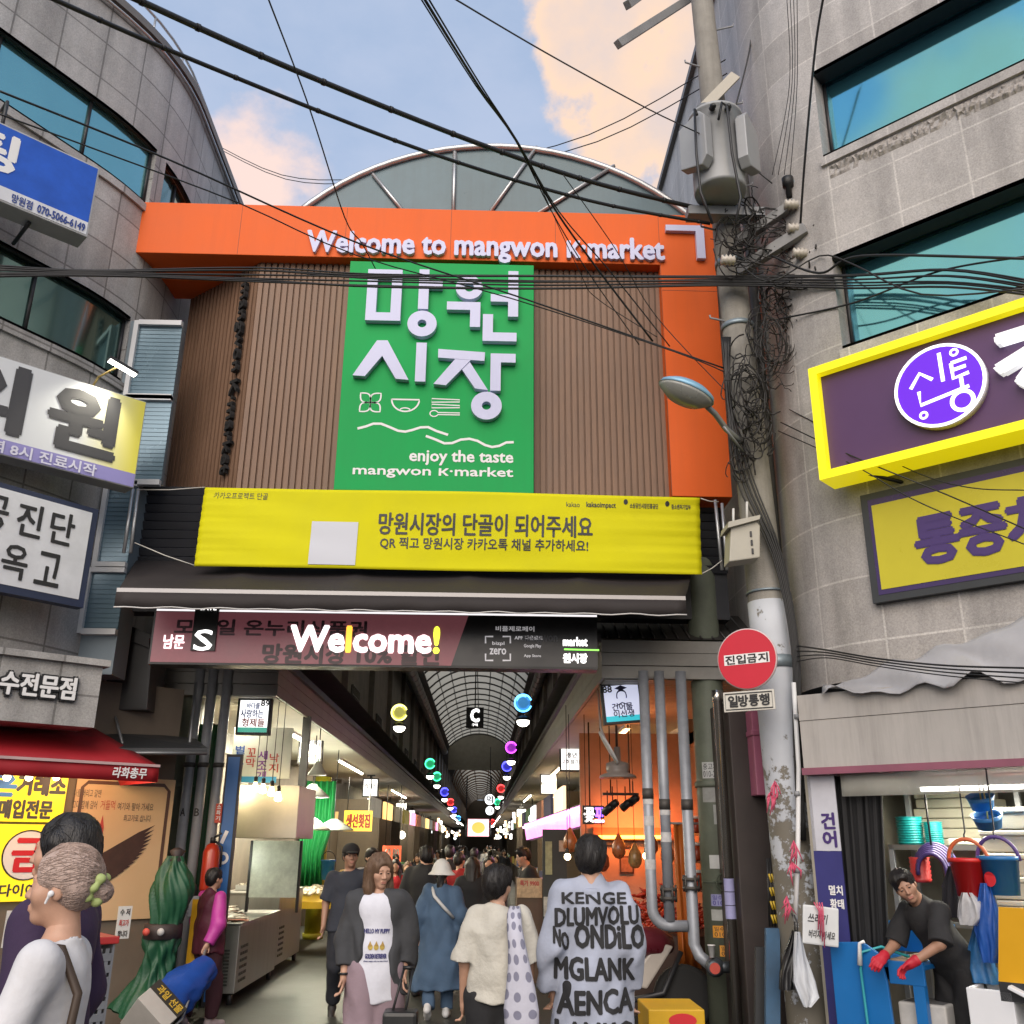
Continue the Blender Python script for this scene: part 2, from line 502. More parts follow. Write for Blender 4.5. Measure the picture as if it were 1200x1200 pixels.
def arc(c, r, a0, a1, n=16, sy=1.0):
 return [(c[0] + r * math.cos(R(a0 + (a1 - a0) * i / n)), c[1] + r * sy * math.sin(R(a0 + (a1 - a0) * i / n))) for i in range(n + 1)]
def ringmesh(mb, c, r0, r1, d0, d1, n=32, sy=1.0):
 """flat ring (letter O) with thickness"""
 v = []
 for k in range(n):
  a = 2 * math.pi * k / n; x, y = math.cos(a), math.sin(a) * sy
  v += [(c[0] + x * r0, c[1] + y * r0, d1), (c[0] + x * r1, c[1] + y * r1, d1), (c[0] + x * r0, c[1] + y * r0, d0), (c[0] + x * r1, c[1] + y * r1, d0)]
 f = []
 for k in range(n):
  i = 4 * k; j = 4 * ((k + 1) % n)
  f += [(i, i + 1, j + 1, j), (i + 1, i + 3, j + 3, j + 1), (i + 2, i, j, j + 2)]
 return mb.add(v, f, False)
# ------------------------------------------------------------------ ground
g = MB()
xs = [-400, -60, -20, -8] + [(-7 + i * .5) for i in range(29)] + [8, 20, 60, 400]
ys = [-200, -20, -4] + [(-2 + i * .5) for i in range(60)] + [40, 80, 160, 400]
g.grid([[(x, y, 0) for x in xs] for y in ys], False)
GR = mat('street_asphalt', (.055, .054, .052), .62, 0, .25, 1.6, .35, 90, dirt=.2)
tag(g.build('ground', GR), kind='structure')
lane = MB()
LANE = mat('wet_lane_concrete', (.034, .038, .034), .5, 0, .35, 1.1, .2, 30, dirt=.3)
lane.grid([[(x, y, .004) for x in (-3.9, -2, -.5, 1, 2.8)] for y in [9.4 + i * 3 for i in range(60)]], False)
tag(lane.build('market_lane', LANE), kind='structure')
# ------------------------------------------------------------------ corner buildings
class Wall:
 def __init__(s, pts, rad=0.0):
  P = [Vector(p) for p in pts]; Q = [P[0]]
  for i in range(1, len(P) - 1):
   a = (P[i - 1] - P[i]).normalized(); b = (P[i + 1] - P[i]).normalized()
   p0 = P[i] + a * rad; p1 = P[i] + b * rad
   for k in range(9):
    t = k / 8; Q.append(p0 * (1 - t) ** 2 + P[i] * 2 * t * (1 - t) + p1 * t * t)
  Q.append(P[-1]); s.P = Q; s.S = [0.0]
  for i in range(1, len(Q)): s.S.append(s.S[-1] + (Q[i] - Q[i - 1]).length)
 def at(s, u, d=0.0):
  i = 0
  while i < len(s.S) - 2 and u > s.S[i + 1]: i += 1
  t = (u - s.S[i]) / (s.S[i + 1] - s.S[i]); p = s.P[i].lerp(s.P[i + 1], t)
  q = []
  for k in (i, i + 1):
   a = (s.P[min(k + 1, len(s.P) - 1)] - s.P[max(k - 1, 0)]).normalized(); q.append(Vector((a.y, -a.x)))
  n = q[0].lerp(q[1], min(1, max(0, t))).normalized()
  return p + n * d
 def pt(s, u, z, d=0.0):
  p = s.at(u, d); return Vector((p.x, p.y, z))
 def hit(s, px, py):
  dr = ray(px, py); best = None
  for i in range(len(s.P) - 1):
   a, b = s.P[i], s.P[i + 1]; e = b - a
   den = dr.x * e.y - dr.y * e.x
   if abs(den) < 1e-9: continue
   t = (a.x * e.y - a.y * e.x) / den; k = (a.x * dr.y - a.y * dr.x) / den
   if t > 0 and (-.0001 <= k <= 1.0001 or (i == 0 and k < 0) or (i == len(s.P) - 2 and k > 1)):
    if best is None or t < best[0]: best = (t, s.S[i] + k * e.length, CAMZ + dr.z * t)
  return best[1], best[2]
 def cuts(s, a, b, step=.25):
  c = {a, b} | {x for x in s.S if a < x < b}
  n = int((b - a) / step)
  c |= {a + (b - a) * i / n for i in range(1, n)} if n > 1 else set()
  return sorted(c)
 def strip(s, mb, a, b, z0, z1, d0=0.0, d1=None, step=.25):
  """a wall surface between arc lengths; with d1 the top/bottom returns as well"""
  c = s.cuts(a, b, step)
  mb.grid([[s.pt(u, z, d0) for u in c] for z in (z0, z1)], True, [(u, z) for z in (z0, z1) for u in c])
 def ledge(s, mb, a, b, z, d0, d1, up=True, step=.25):
  c = s.cuts(a, b, step); r = [[s.pt(u, z, d) for u in c] for d in ((d1, d0) if up else (d0, d1))]
  mb.grid(r, False, [(u, d) for d in (d0, d1) for u in c])
 def band(s, mb, a, b, z0, z1, d, step=.25):
  """a moulding standing d proud of the wall"""
  s.strip(mb, a, b, z0, z1, d, step=step); s.ledge(mb, a, b, z1, 0, d, True, step); s.ledge(mb, a, b, z0, 0, d, False, step)
  for u, fl in ((a, 0), (b, 1)):
   q = [s.pt(u, z0, 0), s.pt(u, z0, d), s.pt(u, z1, d), s.pt(u, z1, 0)]
   mb.quad(*(q[::-1] if fl else q))
def corner_building(name, label, wall, z0, z1, wins, gm, rec, mulls, frame_m, glass, back, trim=True):
 """wins: (s0, s1, zb, zt)"""
 root = empty(name, wall.pt(wall.S[-1] * .5, 0, -1.5), label, 'building')
 mb = MB(); tot = wall.S[-1]
 us = sorted({0, tot} | {w[0] for w in wins} | {w[1] for w in wins})
 for a, b in zip(us[:-1], us[1:]):
  iv = sorted((w[2], w[3]) for w in wins if w[0] <= a + 1e-6 and w[1] >= b - 1e-6)
  z = z0
  for lo, hi in iv:
   wall.strip(mb, a, b, z, lo); z = hi
  wall.strip(mb, a, b, z, z1)
 for a, b, lo, hi in wins:
  wall.ledge(mb, a, b, lo, -rec, 0, True); wall.ledge(mb, a, b, hi, -rec, 0, False)
  for u, fl in ((a, 0), (b, 1)):
   q = [wall.pt(u, lo, 0), wall.pt(u, lo, -rec), wall.pt(u, hi, -rec), wall.pt(u, hi, 0)]
   mb.quad(*(q if fl else q[::-1]))
 P = [wall.pt(u, 0) for u in wall.cuts(0, tot, 1)]
 poly = [(p.x, p.y) for p in P] + [(q[0], q[1]) for q in back]
 n = len(poly)
 mb.add([(x, y, z1 - .4) for x, y in poly], [list(range(n))[::-1] if False else list(range(n))], False)
 k = len(P)
 for i in range(k - 1, n):
  j = (i + 1) % n
  mb.quad((*poly[i], z0), (*poly[j], z0), (*poly[j], z1), (*poly[i], z1))
 mb.build('wall', gm, root)
 cp = MB(); wall.band(cp, 0, tot, z1 - .06, z1 + .05, .07)
 cp.build('coping', mat('coping', (.16, .15, .14), .5, 0, .2), root)
 for i, (a, b, lo, hi) in enumerate(wins):
  f = MB()
  w = .045
  for zz0, zz1 in ((lo, lo + w), (hi - w, hi)): wall.band(f, a, b, zz0, zz1, -rec + .06)
  for u in [a + w / 2, b - w / 2] + [a + (b - a) * q for q in mulls[i]]:
   p0 = wall.pt(u, lo + w, -rec + .03); p1 = wall.pt(u, hi - w, -rec + .03)
   f.tube([p0, p1], .022, 4)
  fo = f.build('window', frame_m, root)
  gl = MB(); wall.strip(gl, a, b, lo, hi, -rec + .02)
  gl.build('pane', glass[i], fo)
  if trim:
   t = MB(); wall.band(t, a - .02, b + .02, lo - .10, lo - .004, .035)
   t.build('sill', gm, fo)
 return root
# left building: wall runs away to the right, then turns into the lane
LB = Wall([(-4.0 - 3.2 * math.sin(R(33)) - 3.0 * math.sin(R(52)), 9.6 - 3.2 * math.cos(R(33)) - 3.0 * math.cos(R(52))), (-4.0 - 3.2 * math.sin(R(33)), 9.6 - 3.2 * math.cos(R(33))), (-4.0, 9.6), (-4.0, 16)], .9)
def wz(W_, *pts):
 return [W_.hit(*p) for p in pts]
h = wz(LB, (0, 36), (185, 172), (165, 236), (0, 280), (125, 352), (150, 455), (195, 190), (224, 236), (205, 245))
ltop = (h[0][1] + h[1][1]) / 2; lbot = h[2][1]; l2top = (h[3][1] + h[4][1]) / 2; l2bot = h[5][1]
LZ = 11.15
lw = [(.15, h[1][0], lbot, ltop), (h[6][0], h[7][0], lbot, h[6][1]), (.15, LB.hit(153, 375)[0], l2bot, l2top)]
lroot = corner_building('corner_building', 'grey granite corner building with curved teal window bands on the left', LB, 3.0, LZ, lw, GRANL, .10,
      [[.25, .5, .66, .84], [.5], [.3, .55, .8]], DARKM, [WGLASS, WGLASS2, WGLASS2], [(-12, 16), (-12, 5)])
# a thin rail and conduit along its roof edge
rl = MB()
for u in np.linspace(LB.S[-1] - 8.6, LB.S[-1] - .2, 14): rl.cyl(LB.pt(u, LZ + .05, -.1), LB.pt(u, LZ + .42, -.1), .015, n=6)
rl.tube([LB.pt(u, LZ + .42, -.1) for u in np.linspace(LB.S[-1] - 8.6, LB.S[-1] - .2, 30)], .02, 6)
rl.tube([LB.pt(u, LZ - .12, .05) for u in np.linspace(LB.S[-1] - 8.6, LB.S[-1] - .2, 30)], .018, 6)
rl.build('roof_rail', ALU, lroot)
# lower glazed block between the granite wall and the gate
gb = empty('stair_block', (-4.0, 11.2, 0), 'pale blue ribbed glass stairwell strip squeezed between clinic signs and brown slatted gate', 'building')
GP = YP(9.62)
u0 = GP.uv(158, 380)[0]; u1 = GP.uv(213, 385)[0]
def zy(px, py, Y): return PY(px, py, Y).z
zt = zy(170, 375, 9.62)
mb = MB(GP.T)
mb.box(u0 - .1, u1, zy(190, 566, 9.62), zt, -.09, -.03); mb.box(u0 - .25, GP.uv(150, 650)[0], 3.3, zy(190, 566, 9.62) - .003, -.4, -.03)
mb.build('wall', mat('bluegrey_panel', (.20, .25, .29), .5, .1, .1), gb)
BLU = mat('ribbed_blue_glass', (.16, .25, .31), .25, .2, .12, 1)
for (a, b) in ((382, 463), (470, 563), (571, 660), (672, 738)):
 f = MB(GP.T); za, zb = zy(175, b, 9.62), zy(175, a, 9.62); u1 = GP.uv(213, 385)[0] if a < 500 else GP.uv(150, 650)[0]
 uu0 = GP.uv(152 - (a - 382) * .19, (a + b) / 2)[0]
 f.box(uu0, uu0 + .05, za - .05, zb + .05, -.03, .04); f.box(uu0 + .05, u1, zb, zb + .06, -.03, .04); f.box(uu0 + .05, u1, za - .06, za, -.03, .04)
 fo = f.build('window', WHITEP, gb)
 q = MB(GP.T); q.box(uu0 + .05, u1, za, zb, -.028, -.01)
 for i in range(int((zb - za) / .05)): q.box(uu0 + .05, u1, za + i * .05 + .018, za + i * .05 + .026, -.01, -.004)
 q.build('pane', BLU, fo)
# right building
RB = Wall([(2.9, 15), (2.9, 8.1), (2.9 + 5.5 * math.sin(R(46)), 8.1 - 5.5 * math.cos(R(46)))], .55)
h = wz(RB, (957, 122), (1013, 55), (963, 203), (1053, 147), (977, 322), (1093, 248), (986, 414), (1060, 383), (1100, 0), (1133, 103), (1198, 213))
rtop, rbot, r2top, r2bot = (h[1][1] + h[8][1]) / 2, (h[3][1] + h[9][1]) / 2, (h[5][1] + h[10][1]) / 2, (h[6][1] + h[7][1]) / 2
h2 = wz(RB, (855, 290), (880, 330), (1022, 690), (1012, 590))
tot = RB.S[-1]
RZ = 12.4
rw = [(h[0][0], tot - .1, rbot, rtop), (h[4][0], tot - .1, r2bot, r2top), (1.2, 4.2, h2[1][1] - .1, h2[0][1] + .3)]
rroot = corner_building('corner_building', 'warm grey granite corner building with recessed sky blue windows on the right', RB, 3.05, RZ, rw, GRANR, .24,
      [[.45], [.45], [.5]], DARKM, [BGLASS, BGLASS, WGLASS2], [(11, 4), (11, 15)])
# rough split-face course under each window band, and a dark recess behind the pole
for zz in (rbot, r2bot):
 rc = MB()
 c = np.linspace(h[0][0] + .05, tot - .1, 260)
 rows = []
 for k in range(6):
  rows.append([RB.pt(u, zz - .27 + k * .032, (0 if k in (0, 5) else .012 + random.gauss(0, .009) + .012 * math.sin(u * 7 + k))) for u in c])
 rc.grid(rows, False); rc.build('rough_stone_course', mat('split_granite', (.36, .335, .315), .9, 0, .3, 18, .8, 40), rroot)
pl_ = MB()
pl_.build
dn = MB()
p0 = RB.pt(h[0][0] - .35, 0, 0)
dn.tube([RB.pt(RB.S[1] - .15, 3.0, .07), RB.pt(RB.S[1] - .15, 9.6, .07)], .055, 10)
dn.build('downpipe', mat('dark_pipe', (.06, .058, .055), .6), rroot)
# ------------------------------------------------------------------ market gate
F = 9.55
FP = YP(F)
gate = empty('market_gate', (-.9, F + .3, 0), 'orange framed market gate clad in brown slats with a big green name panel', 'gate')
bt = FP.uv(500, 245)[1]; bb = FP.uv(260, 298)[1]
xl = (FP.uv(163, 235)[0] + FP.uv(150, 295)[0]) / 2; xr = FP.uv(845, 400)[0]; xc = FP.uv(781, 450)[0]; cb = FP.uv(820, 582)[1]
mb = MB(FP.T)
mb.box(xl, xc, bb, bt, -1.0, 0)                # beam
mb.prism([(xc, cb), (xr, cb), (xr, bt), (xc, bt)], -1.0, 0)   # right post
mb.build('frame', ORANGE, gate, bevel=.008)
# seams of the sheet metal on the post
sm_ = MB(FP.T); sm_.box(xc + .005, xr - .005, bb - .35, bb - .343, -.01, .0015); sm_.box(xc - .003, xc + .003, cb + .01, bt - .01, -.01, .0012)
[MB(FP.T).box(xl + (xc - xl) * k / 5, xl + (xc - xl) * k / 5 + .006, bb + .01, bt - .01, -.01, .0013).build('panel_joint', mat('joint', (.30, .06, .015), .6), gate) for k in range(1, 5)]; sm_.build('panel_joint', mat('joint', (.30, .06, .015), .6), gate)
BP = YP(F + .15)
bx0 = BP.uv(291, 440)[0]; bzt = bb - .02; bzb = BP.uv(350, 575)[1]
cl = MB(BP.T)
back = [(bx0, -.02), (xc, -.02)]
cl.box(bx0, xc + .02, bzb, bzt + .3, -.9, -.03)
pit = .072
n = int((xc - bx0) / pit)
gx0 = BP.uv(412, 330)[0] + .1; gx1 = BP.uv(626, 330)[0] - .1
for i in range(n + 1):
 u = bx0 + i * pit
 if gx0 < u < gx1 - .05: continue
 cl.prism([(u, bzb - .0), (u + .050, bzb), (u + .050, bzt + .2), (u, bzt + .2)], -.035, .0)
LX = BP.uv(217, 385)[0]
A = BP.w(bx0, 0); Bq = Vector((-3.80, F + 1.0, 0))
SP = Pl((Bq.x, Bq.y, 0), (A.x - Bq.x, A.y - Bq.y, 0))
Lw = (Vector((A.x, A.y)) - Vector((Bq.x, Bq.y))).length
cl.T = SP.T
sb = .06
cl.box(-.02, Lw - .01, bzb - .0, bzt + .3, -.5, -.03)
n = int(Lw / pit)
for i in range(n + 1):
 u = i * pit
 cl.prism([(u, bzb), (u + .048, bzb), (u + .048, bzt + .2), (u, bzt + .2)], -.035, .002)
cl.build('slat_cladding', BROWN, gate)
sl = MB(BP.T); sl.box(bx0 - .01, xc, bzb - .05, bzb - .004, -.85, .012); sl.T = SP.T; sl.box(-.03, Lw, bzb - .05, bzb - .004, -.5, .012)
sl.build('bottom_trim', mat('brown_trim', (.12, .065, .042), .5), gate)
# vertical black letters standing off the slanted side near the corner
vt = MB(Pl(SP.w(Lw - .19, 0, 0), -SP.y, SP.x).T)
z1 = SP.uv(297, 332)[1]; z0 = SP.uv(272, 555)[1]
letter(vt, 'mangwon K·market', -z1, -z0, -.085, .085, .02, .03, .05)
vt.build('side_lettering', mat('black_letter', (.018, .017, .017), .6), gate)
# welcome line on the beam
wl = MB(FP.T)
ua = FP.uv(361, 285)[0]; ub = FP.uv(777, 295)[0]; va = FP.uv(361, 273)[1]; vb = FP.uv(545, 309)[1]
letter(wl, 'Welcome to mangwon к·market', ua, ub, vb, va, .002, .030, .045, n=8)
wl.build('welcome_lettering', LAV, gate)
mk = MB(FP.T)
q = lambda px, py: FP.uv(px, py)
a, b, c2 = q(779, 268), q(824, 279), q(824, 306)
t = .10
mk.prism([(a[0], a[1] - .065), (b[0] - t, a[1] - .065), (b[0] - t, c2[1]), (b[0], c2[1]), (b[0], a[1] + .015), (a[0], a[1] + .015)], .002, .06)
mk.build('corner_emblem', LAV, gate)
# green panel
G = YP(F - .06)
gu0, gu1, gv0, gv1 = G.rect((412, 300), (626, 318), (390, 573), (625, 579))
gv1 = G.uv(500, 308)[1]
mb = MB(G.T); mb.box(gu0, gu1, gv0, gv1, -.16, 0)
gp = mb.build('green_panel', GREEN, gate, bevel=.006)
P = lambda x, y: G.uv(x, y)
Z2 = lambda x, y: G.uv(400 + x / 3, y / 3)          # zoomed readings, upper
Z5 = lambda x, y: G.uv(400 + x / 3, 400 + y / 3)    # lower
lt = MB(G.T)
D0, D1 = .0, .075
def bar(*pts, f=P): lt.prism([f(*p) for p in pts], D0, D1)
W1 = .115
def hv(pts, w=W1):
 """square-ended strokes in plane units"""
 for (a, b) in zip(pts[:-1], pts[1:]):
  A_, B_ = Vector(a), Vector(b); t = (B_ - A_).normalized(); q = Vector((-t.y, t.x)) * w / 2
  lt.prism([tuple(A_ + q), tuple(A_ - q), tuple(B_ - q), tuple(B_ + q)], D0, D1)
# mang
m0, m1 = P(433, 321), P(428, 379); k1 = P(472, 380)
x0, x1, y0, y1 = (m0[0] + m1[0]) / 2, P(471, 350)[0], m1[1], P(450, 320)[1]
lt.prism([(x0, y0), (x0 + W1, y0), (x0 + W1, y1), (x0, y1)], D0, D1); lt.prism([(x1 - W1, y0), (x1, y0), (x1, y1), (x1 - W1, y1)], D0, D1)
lt.prism([(x0 + W1, y0), (x1 - W1, y0), (x1 - W1, y0 + W1 * .9), (x0 + W1, y0 + W1 * .9)], D0, D1); lt.prism([(x0 + W1, y1 - W1 * .9), (x1 - W1, y1 - W1 * .9), (x1 - W1, y1), (x0 + W1, y1)], D0, D1)
a = P(496, 366); tp = P(496, 320)
lt.prism([(a[0] - W1 / 2, a[1]), (a[0] + W1 / 2, a[1]), (a[0] + W1 / 2, tp[1]), (a[0] - W1 / 2, tp[1])], D0, D1)
b = P(519, 337)
lt.prism([(a[0] + W1 / 2, b[1] - W1 * .42), (b[0], b[1] - W1 * .42), (b[0], b[1] + W1 * .42), (a[0] + W1 / 2, b[1] + W1 * .42)], D0, D1)
ringmesh(lt, P(495, 383), .05, .165, D0, D1)
# won
ringmesh(lt, P(550, 341), .055, .155, D0, D1)
l, r = P(524, 362), P(563, 363)
lt.prism([(l[0], l[1] - W1 * .45), (r[0], l[1] - W1 * .45), (r[0], l[1] + W1 * .45), (l[0], l[1] + W1 * .45)], D0, D1)
s_ = P(557, 387)
lt.prism([(r[0] - W1, s_[1]), (r[0], s_[1]), (r[0], l[1] - W1 * .45), (r[0] - W1, l[1] - W1 * .45)], D0, D1)
v0_, v1_ = P(601, 375), P(601, 322)
lt.prism([(v0_[0] - W1 / 2, v0_[1]), (v0_[0] + W1 / 2, v0_[1]), (v0_[0] + W1 / 2, v1_[1]), (v0_[0] - W1 / 2, v1_[1])], D0, D1)
k = P(575, 353)
lt.prism([(k[0], k[1] - W1 * .42), (v0_[0] - W1 / 2, k[1] - W1 * .42), (v0_[0] - W1 / 2, k[1] + W1 * .42), (k[0], k[1] + W1 * .42)], D0, D1)
n0, n1 = P(566, 372), P(605, 404)
lt.prism([(n0[0], n1[1]), (n0[0] + W1, n1[1]), (n0[0] + W1, n0[1]), (n0[0], n0[1])], D0, D1)
lt.prism([(n0[0] + W1, n1[1]), (n1[0], n1[1]), (n1[0], n1[1] + W1 * .95), (n0[0] + W1, n1[1] + W1 * .95)], D0, D1)
# si jang
def poly5(pts): lt.prism([Z5(*p) for p in pts], D0, D1)
poly5([(42, 130), (85, 133), (146, 62), (165, 8), (128, 8)]); poly5([(238, 146), (193, 142), (146, 62), (165, 8)])
a, b = Z5(278, 152), Z5(278, 16)
lt.prism([(a[0] - W1 / 2, a[1]), (a[0] + W1 / 2, a[1]), (a[0] + W1 / 2, b[1]), (a[0] - W1 / 2, b[1])], D0, D1)
poly5([(342, 38), (505, 50), (503, 80), (341, 68)]); poly5([(325, 160), (368, 165), (455, 77), (400, 74)]); poly5([(470, 176), (515, 182), (452, 84), (425, 110)])
a, b = Z5(541, 184), Z5(541, 54)
lt.prism([(a[0] - W1 / 2, a[1]), (a[0] + W1 / 2, a[1]), (a[0] + W1 / 2, b[1]), (a[0] - W1 / 2, b[1])], D0, D1)
c0, c1_ = Z5(612, 76), Z5(560, 60)
lt.prism([(a[0] + W1 / 2, b[1] - W1 * .95), (c0[0], b[1] - W1 * .95), (c0[0], b[1]), (a[0] + W1 / 2, b[1])], D0, D1)
ringmesh(lt, Z5(510, 236), .05, .168, D0, D1)
lt.build('name_lettering', LAV, gp)
ic = MB(G.T)
cx, cy = Z5(102, 215); rr = .105
for k in range(4):
 a0 = R(45 + 90 * k); tipx, tipy = cx + rr * 1.5 * math.cos(a0), cy + rr * 1.5 * math.sin(a0)
 nx, ny = -math.sin(a0), math.cos(a0); L1 = [];
 for t in range(9):
  f = t / 8; wdt = math.sin(math.pi * f) * .055
  L1.append((cx + (tipx - cx) * f + nx * wdt, cy + (tipy - cy) * f + ny * wdt))
 for t in range(7, 0, -1):
  f = t / 8; wdt = -math.sin(math.pi * f) * .055
  L1.append((cx + (tipx - cx) * f + nx * wdt, cy + (tipy - cy) * f + ny * wdt))
 stroke(ic, L1, .016, .003, closed=True)
bc = Z5(226, 205); br_ = (Z5(275, 205)[0] - Z5(178, 205)[0]) / 2
stroke(ic, [(bc[0] - br_, bc[1]), (bc[0] + br_, bc[1])] + arc(bc, br_, 0, -180, 18, .95)[1:], .018, .003, closed=True)
stroke(ic, arc((bc[0], bc[1] - br_ * .92), br_ * .42, 150, 30, 8, .6), .014, .003)
for yy in (208, 228):
 a, b = Z5(318, yy), Z5(416, yy + 3); h_ = .022
 stroke(ic, [(a[0], a[1] - h_), (b[0], a[1] - h_ * .6), (b[0], a[1] + h_ * .6), (a[0], a[1] + h_)], .013, .003, closed=True)
a, b = Z5(326, 254), Z5(416, 260)
stroke(ic, arc(a, .045, 20, 340, 14, .8) + [(b[0], a[1] - .012), (b[0], a[1] + .012)], .013, .003, closed=True)
def wave(x0, x1, y, amp, ph, n=30):
 A_, B_ = Z5(x0, y), Z5(x1, y)
 return [(A_[0] + (B_[0] - A_[0]) * i / n, A_[1] + amp * math.sin(ph + 2.1 * math.pi * i / n)) for i in range(n + 1)]
stroke(ic, [Z5(*p) for p in ((57, 307), (85, 300), (112, 290), (140, 290), (170, 302), (200, 315), (225, 318), (250, 312), (278, 303), (305, 302), (335, 316), (375, 329))], .028, .003)
stroke(ic, [Z5(*p) for p in ((297, 333), (330, 345), (362, 359), (390, 358), (420, 346), (450, 343), (478, 350), (505, 365), (530, 372), (555, 368), (580, 356), (606, 355))], .028, .003)
ic.build('food_icons', WHITE, gp)
tx = MB(G.T)
letter(tx, 'enjoy the taste', G.uv(480, 535)[0], G.uv(601, 540)[0], G.uv(505, 545)[1], G.uv(535, 528)[1], .003, .028, n=8)
letter(tx, 'mangwon к·market', G.uv(414, 548)[0], G.uv(601, 555)[0], G.uv(470, 560)[1], G.uv(566, 549)[1] + .01, .003, .028, n=8)
tx.build('slogan_lettering', WHITE, gp)
# louvred fascia and dark backing under the cladding
LV = YP(F + .35)
lv = MB(LV.T)
u0 = LV.uv(160, 620)[0]; u1 = LV.uv(850, 620)[0]; v1 = LV.uv(200, 570)[1]; v0 = LV.uv(200, 662)[1]
lv.box(u0, u1, v0 - .5, v1 + .02, -.3, -.06)
n = 9
for i in range(n):
 z = v0 + (v1 - v0) * (i + .5) / n
 lv.bbox(((u0 + u1) / 2, z, -.015), (u1 - u0, .085, .02), 0, R(28))
lv.build('louvre', mat('dark_slate', (.030, .032, .040), .5), gate)
# steel posts of the gate, left and right
for (px, py, Y, r, zt, lab) in ((834, 900, 10.05, .165, 3.5, ''), (214, 900, 11.35, .17, 4.6, '')):
 p = PY(px, py, Y)
 c = MB()
 c.lathe([(r, 0), (r, zt + 1.2)], 28, (p.x, p.y, 0))
 c.lathe([(r + .015, 2.28), (r + .02, 2.3), (r + .02, 2.32), (r + .015, 2.34)], 28, (p.x, p.y, 0))
 pm = mat('green_post', (.145, .165, .125), .55, 0, .2, 4, .15, 60, dirt=.45)
 po = c.build('post', pm, gate)
 if px > 500:
  CP = lambda ang, z, d: Vector((p.x + (r + d) * math.sin(R(ang)), p.y - (r + d) * math.cos(R(ang)), z))
  for (a0, y0, y1, w, m, txt) in ((-18, 893, 912, 30, mat('paper', (.55, .56, .55), .8, dirt=.3), '중고차'), (-20, 915, 940, 32, mat('paper2', (.42, .43, .41), .85, dirt=.6), None), (10, 943, 966, 26, mat('paper2', (.4, .4, .4)), None), (-8, 1002, 1018, 32, mat('paper', (.5, .5, .5)), None), (-2, 1048, 1062, 40, mat('blue_sticker', (.30, .30, .52), .6, dirt=.2), '일수대출'), (0, 1066, 1079, 44, mat('paper2', (.4, .4, .4)), None), (-2, 1085, 1099, 40, mat('orange_sticker', (.70, .30, .03), .6), '일수당일'), (14, 1108, 1121, 36, mat('orange_sticker', (.7, .3, .03)), '일수당일')):
   z1_, z0_ = PY(834, y0, Y - r).z, PY(834, y1, Y - r).z
   st = MB(); c2 = [a0 - w + 2 * w * i / 10 for i in range(11)]
   st.grid([[CP(a, z, .003) for a in c2] for z in (z0_, z1_)], True)
   so = st.build('sticker', m, po)
   if txt:
    for rrow in (0, 1):
     lt2 = MB(); zb = z0_ + (z1_ - z0_) * (.08 + .46 * (1 - rrow)); zt2 = zb + (z1_ - z0_) * .38
     v, f, w_, h_ = text_mesh(txt if rrow == 0 else '010-24')
     lt2.add([CP(a0 - w * .85 + 1.7 * w * a / w_, zb + (zt2 - zb) * b / h_, .0055) for a, b in v], f, True)
     lt2.build('sticker_lettering', mat('sticker_blue', (.06, .05, .3)) if 'blue' in m.name else INK, so)
  hw = MB(); q = CP(-5, PY(845, 1033, Y).z, .06)
  ringmesh(MB(), (0, 0), 1, 2, 0, 1)
  hw.tube([q + Vector((.055 * math.cos(k * .5236), 0, .075 * math.sin(k * .5236))) for k in range(12)], .009, 6, closed=True)
  hw.cyl(q + Vector((-.05, 0, 0)), q + Vector((.05, 0, 0)), .007); hw.cyl(q, q + Vector((0, .08, 0)), .014); hw.cyl(q + Vector((-.18, .03, 0)), q, .010)
  hw.build('valve_wheel', mat('old_green_valve', (.07, .085, .06), .6, .3), po)
# ------------------------------------------------------------------ arcade roof
ar = empty('arcade_roof', (-.35, 12, 0), 'long arched translucent arcade roof over the market lane', 'roof')
AC = Vector((.07, 0));
GZ = 10.72; HW = 2.72; GB = 8.9; AX = -.02
ax_near = (PY(372, 240, 10.6).x + PY(795, 246, 10.6).x) / 2
AX = ax_near; HW = (PY(797, 246, 10.6).x - PY(370, 240, 10.6).x) / 2 + .22
SZ = PY(370, 242, 10.6).z - .15; TZ = PY(575, 174, 10.6).z
hgt = TZ - SZ; RADA = (HW * HW + hgt * hgt) / (2 * hgt); CZ = TZ - RADA; AMAX = math.asin(min(1, HW / RADA))
def arcp(a, Y, r=0.0, cx=None): return Vector(((AX if cx is None else cx) + (RADA + r) * math.sin(a), Y, CZ + (RADA + r) * math.cos(a)))
gl = MB(); n = 24
A = [-AMAX + 2 * AMAX * i / n for i in range(n + 1)]
poly = [arcp(a, 10.6) for a in A] + [Vector((AX + HW, 10.6, 8.3)), Vector((AX - HW, 10.6, 8.3))]
gl.add(poly, [list(range(len(poly)))], False); gl.add([p + Vector((0, .04, 0)) for p in poly], [list(range(len(poly)))[::-1]], False)
ARG = mat('gable_glass', (.105, .17, .20), .3, 0, .22, .8, spec=.35, streak=.15)
gl.build('gable_glass', ARG, ar)
fr = MB()
fr.tube([arcp(a, 10.58, .02) for a in A], .045, 6)
for (x0, y0, x1, y1) in ((437, 204, 478, 244), (533, 178, 531, 246), (629, 172, 568, 247), (720, 194, 617, 248)):
 fr.tube([PY(x0, y0, 10.57), PY(x1, y1 + 10, 10.57)], .028, 4)
fr.build('gable_frame', ALU, ar)
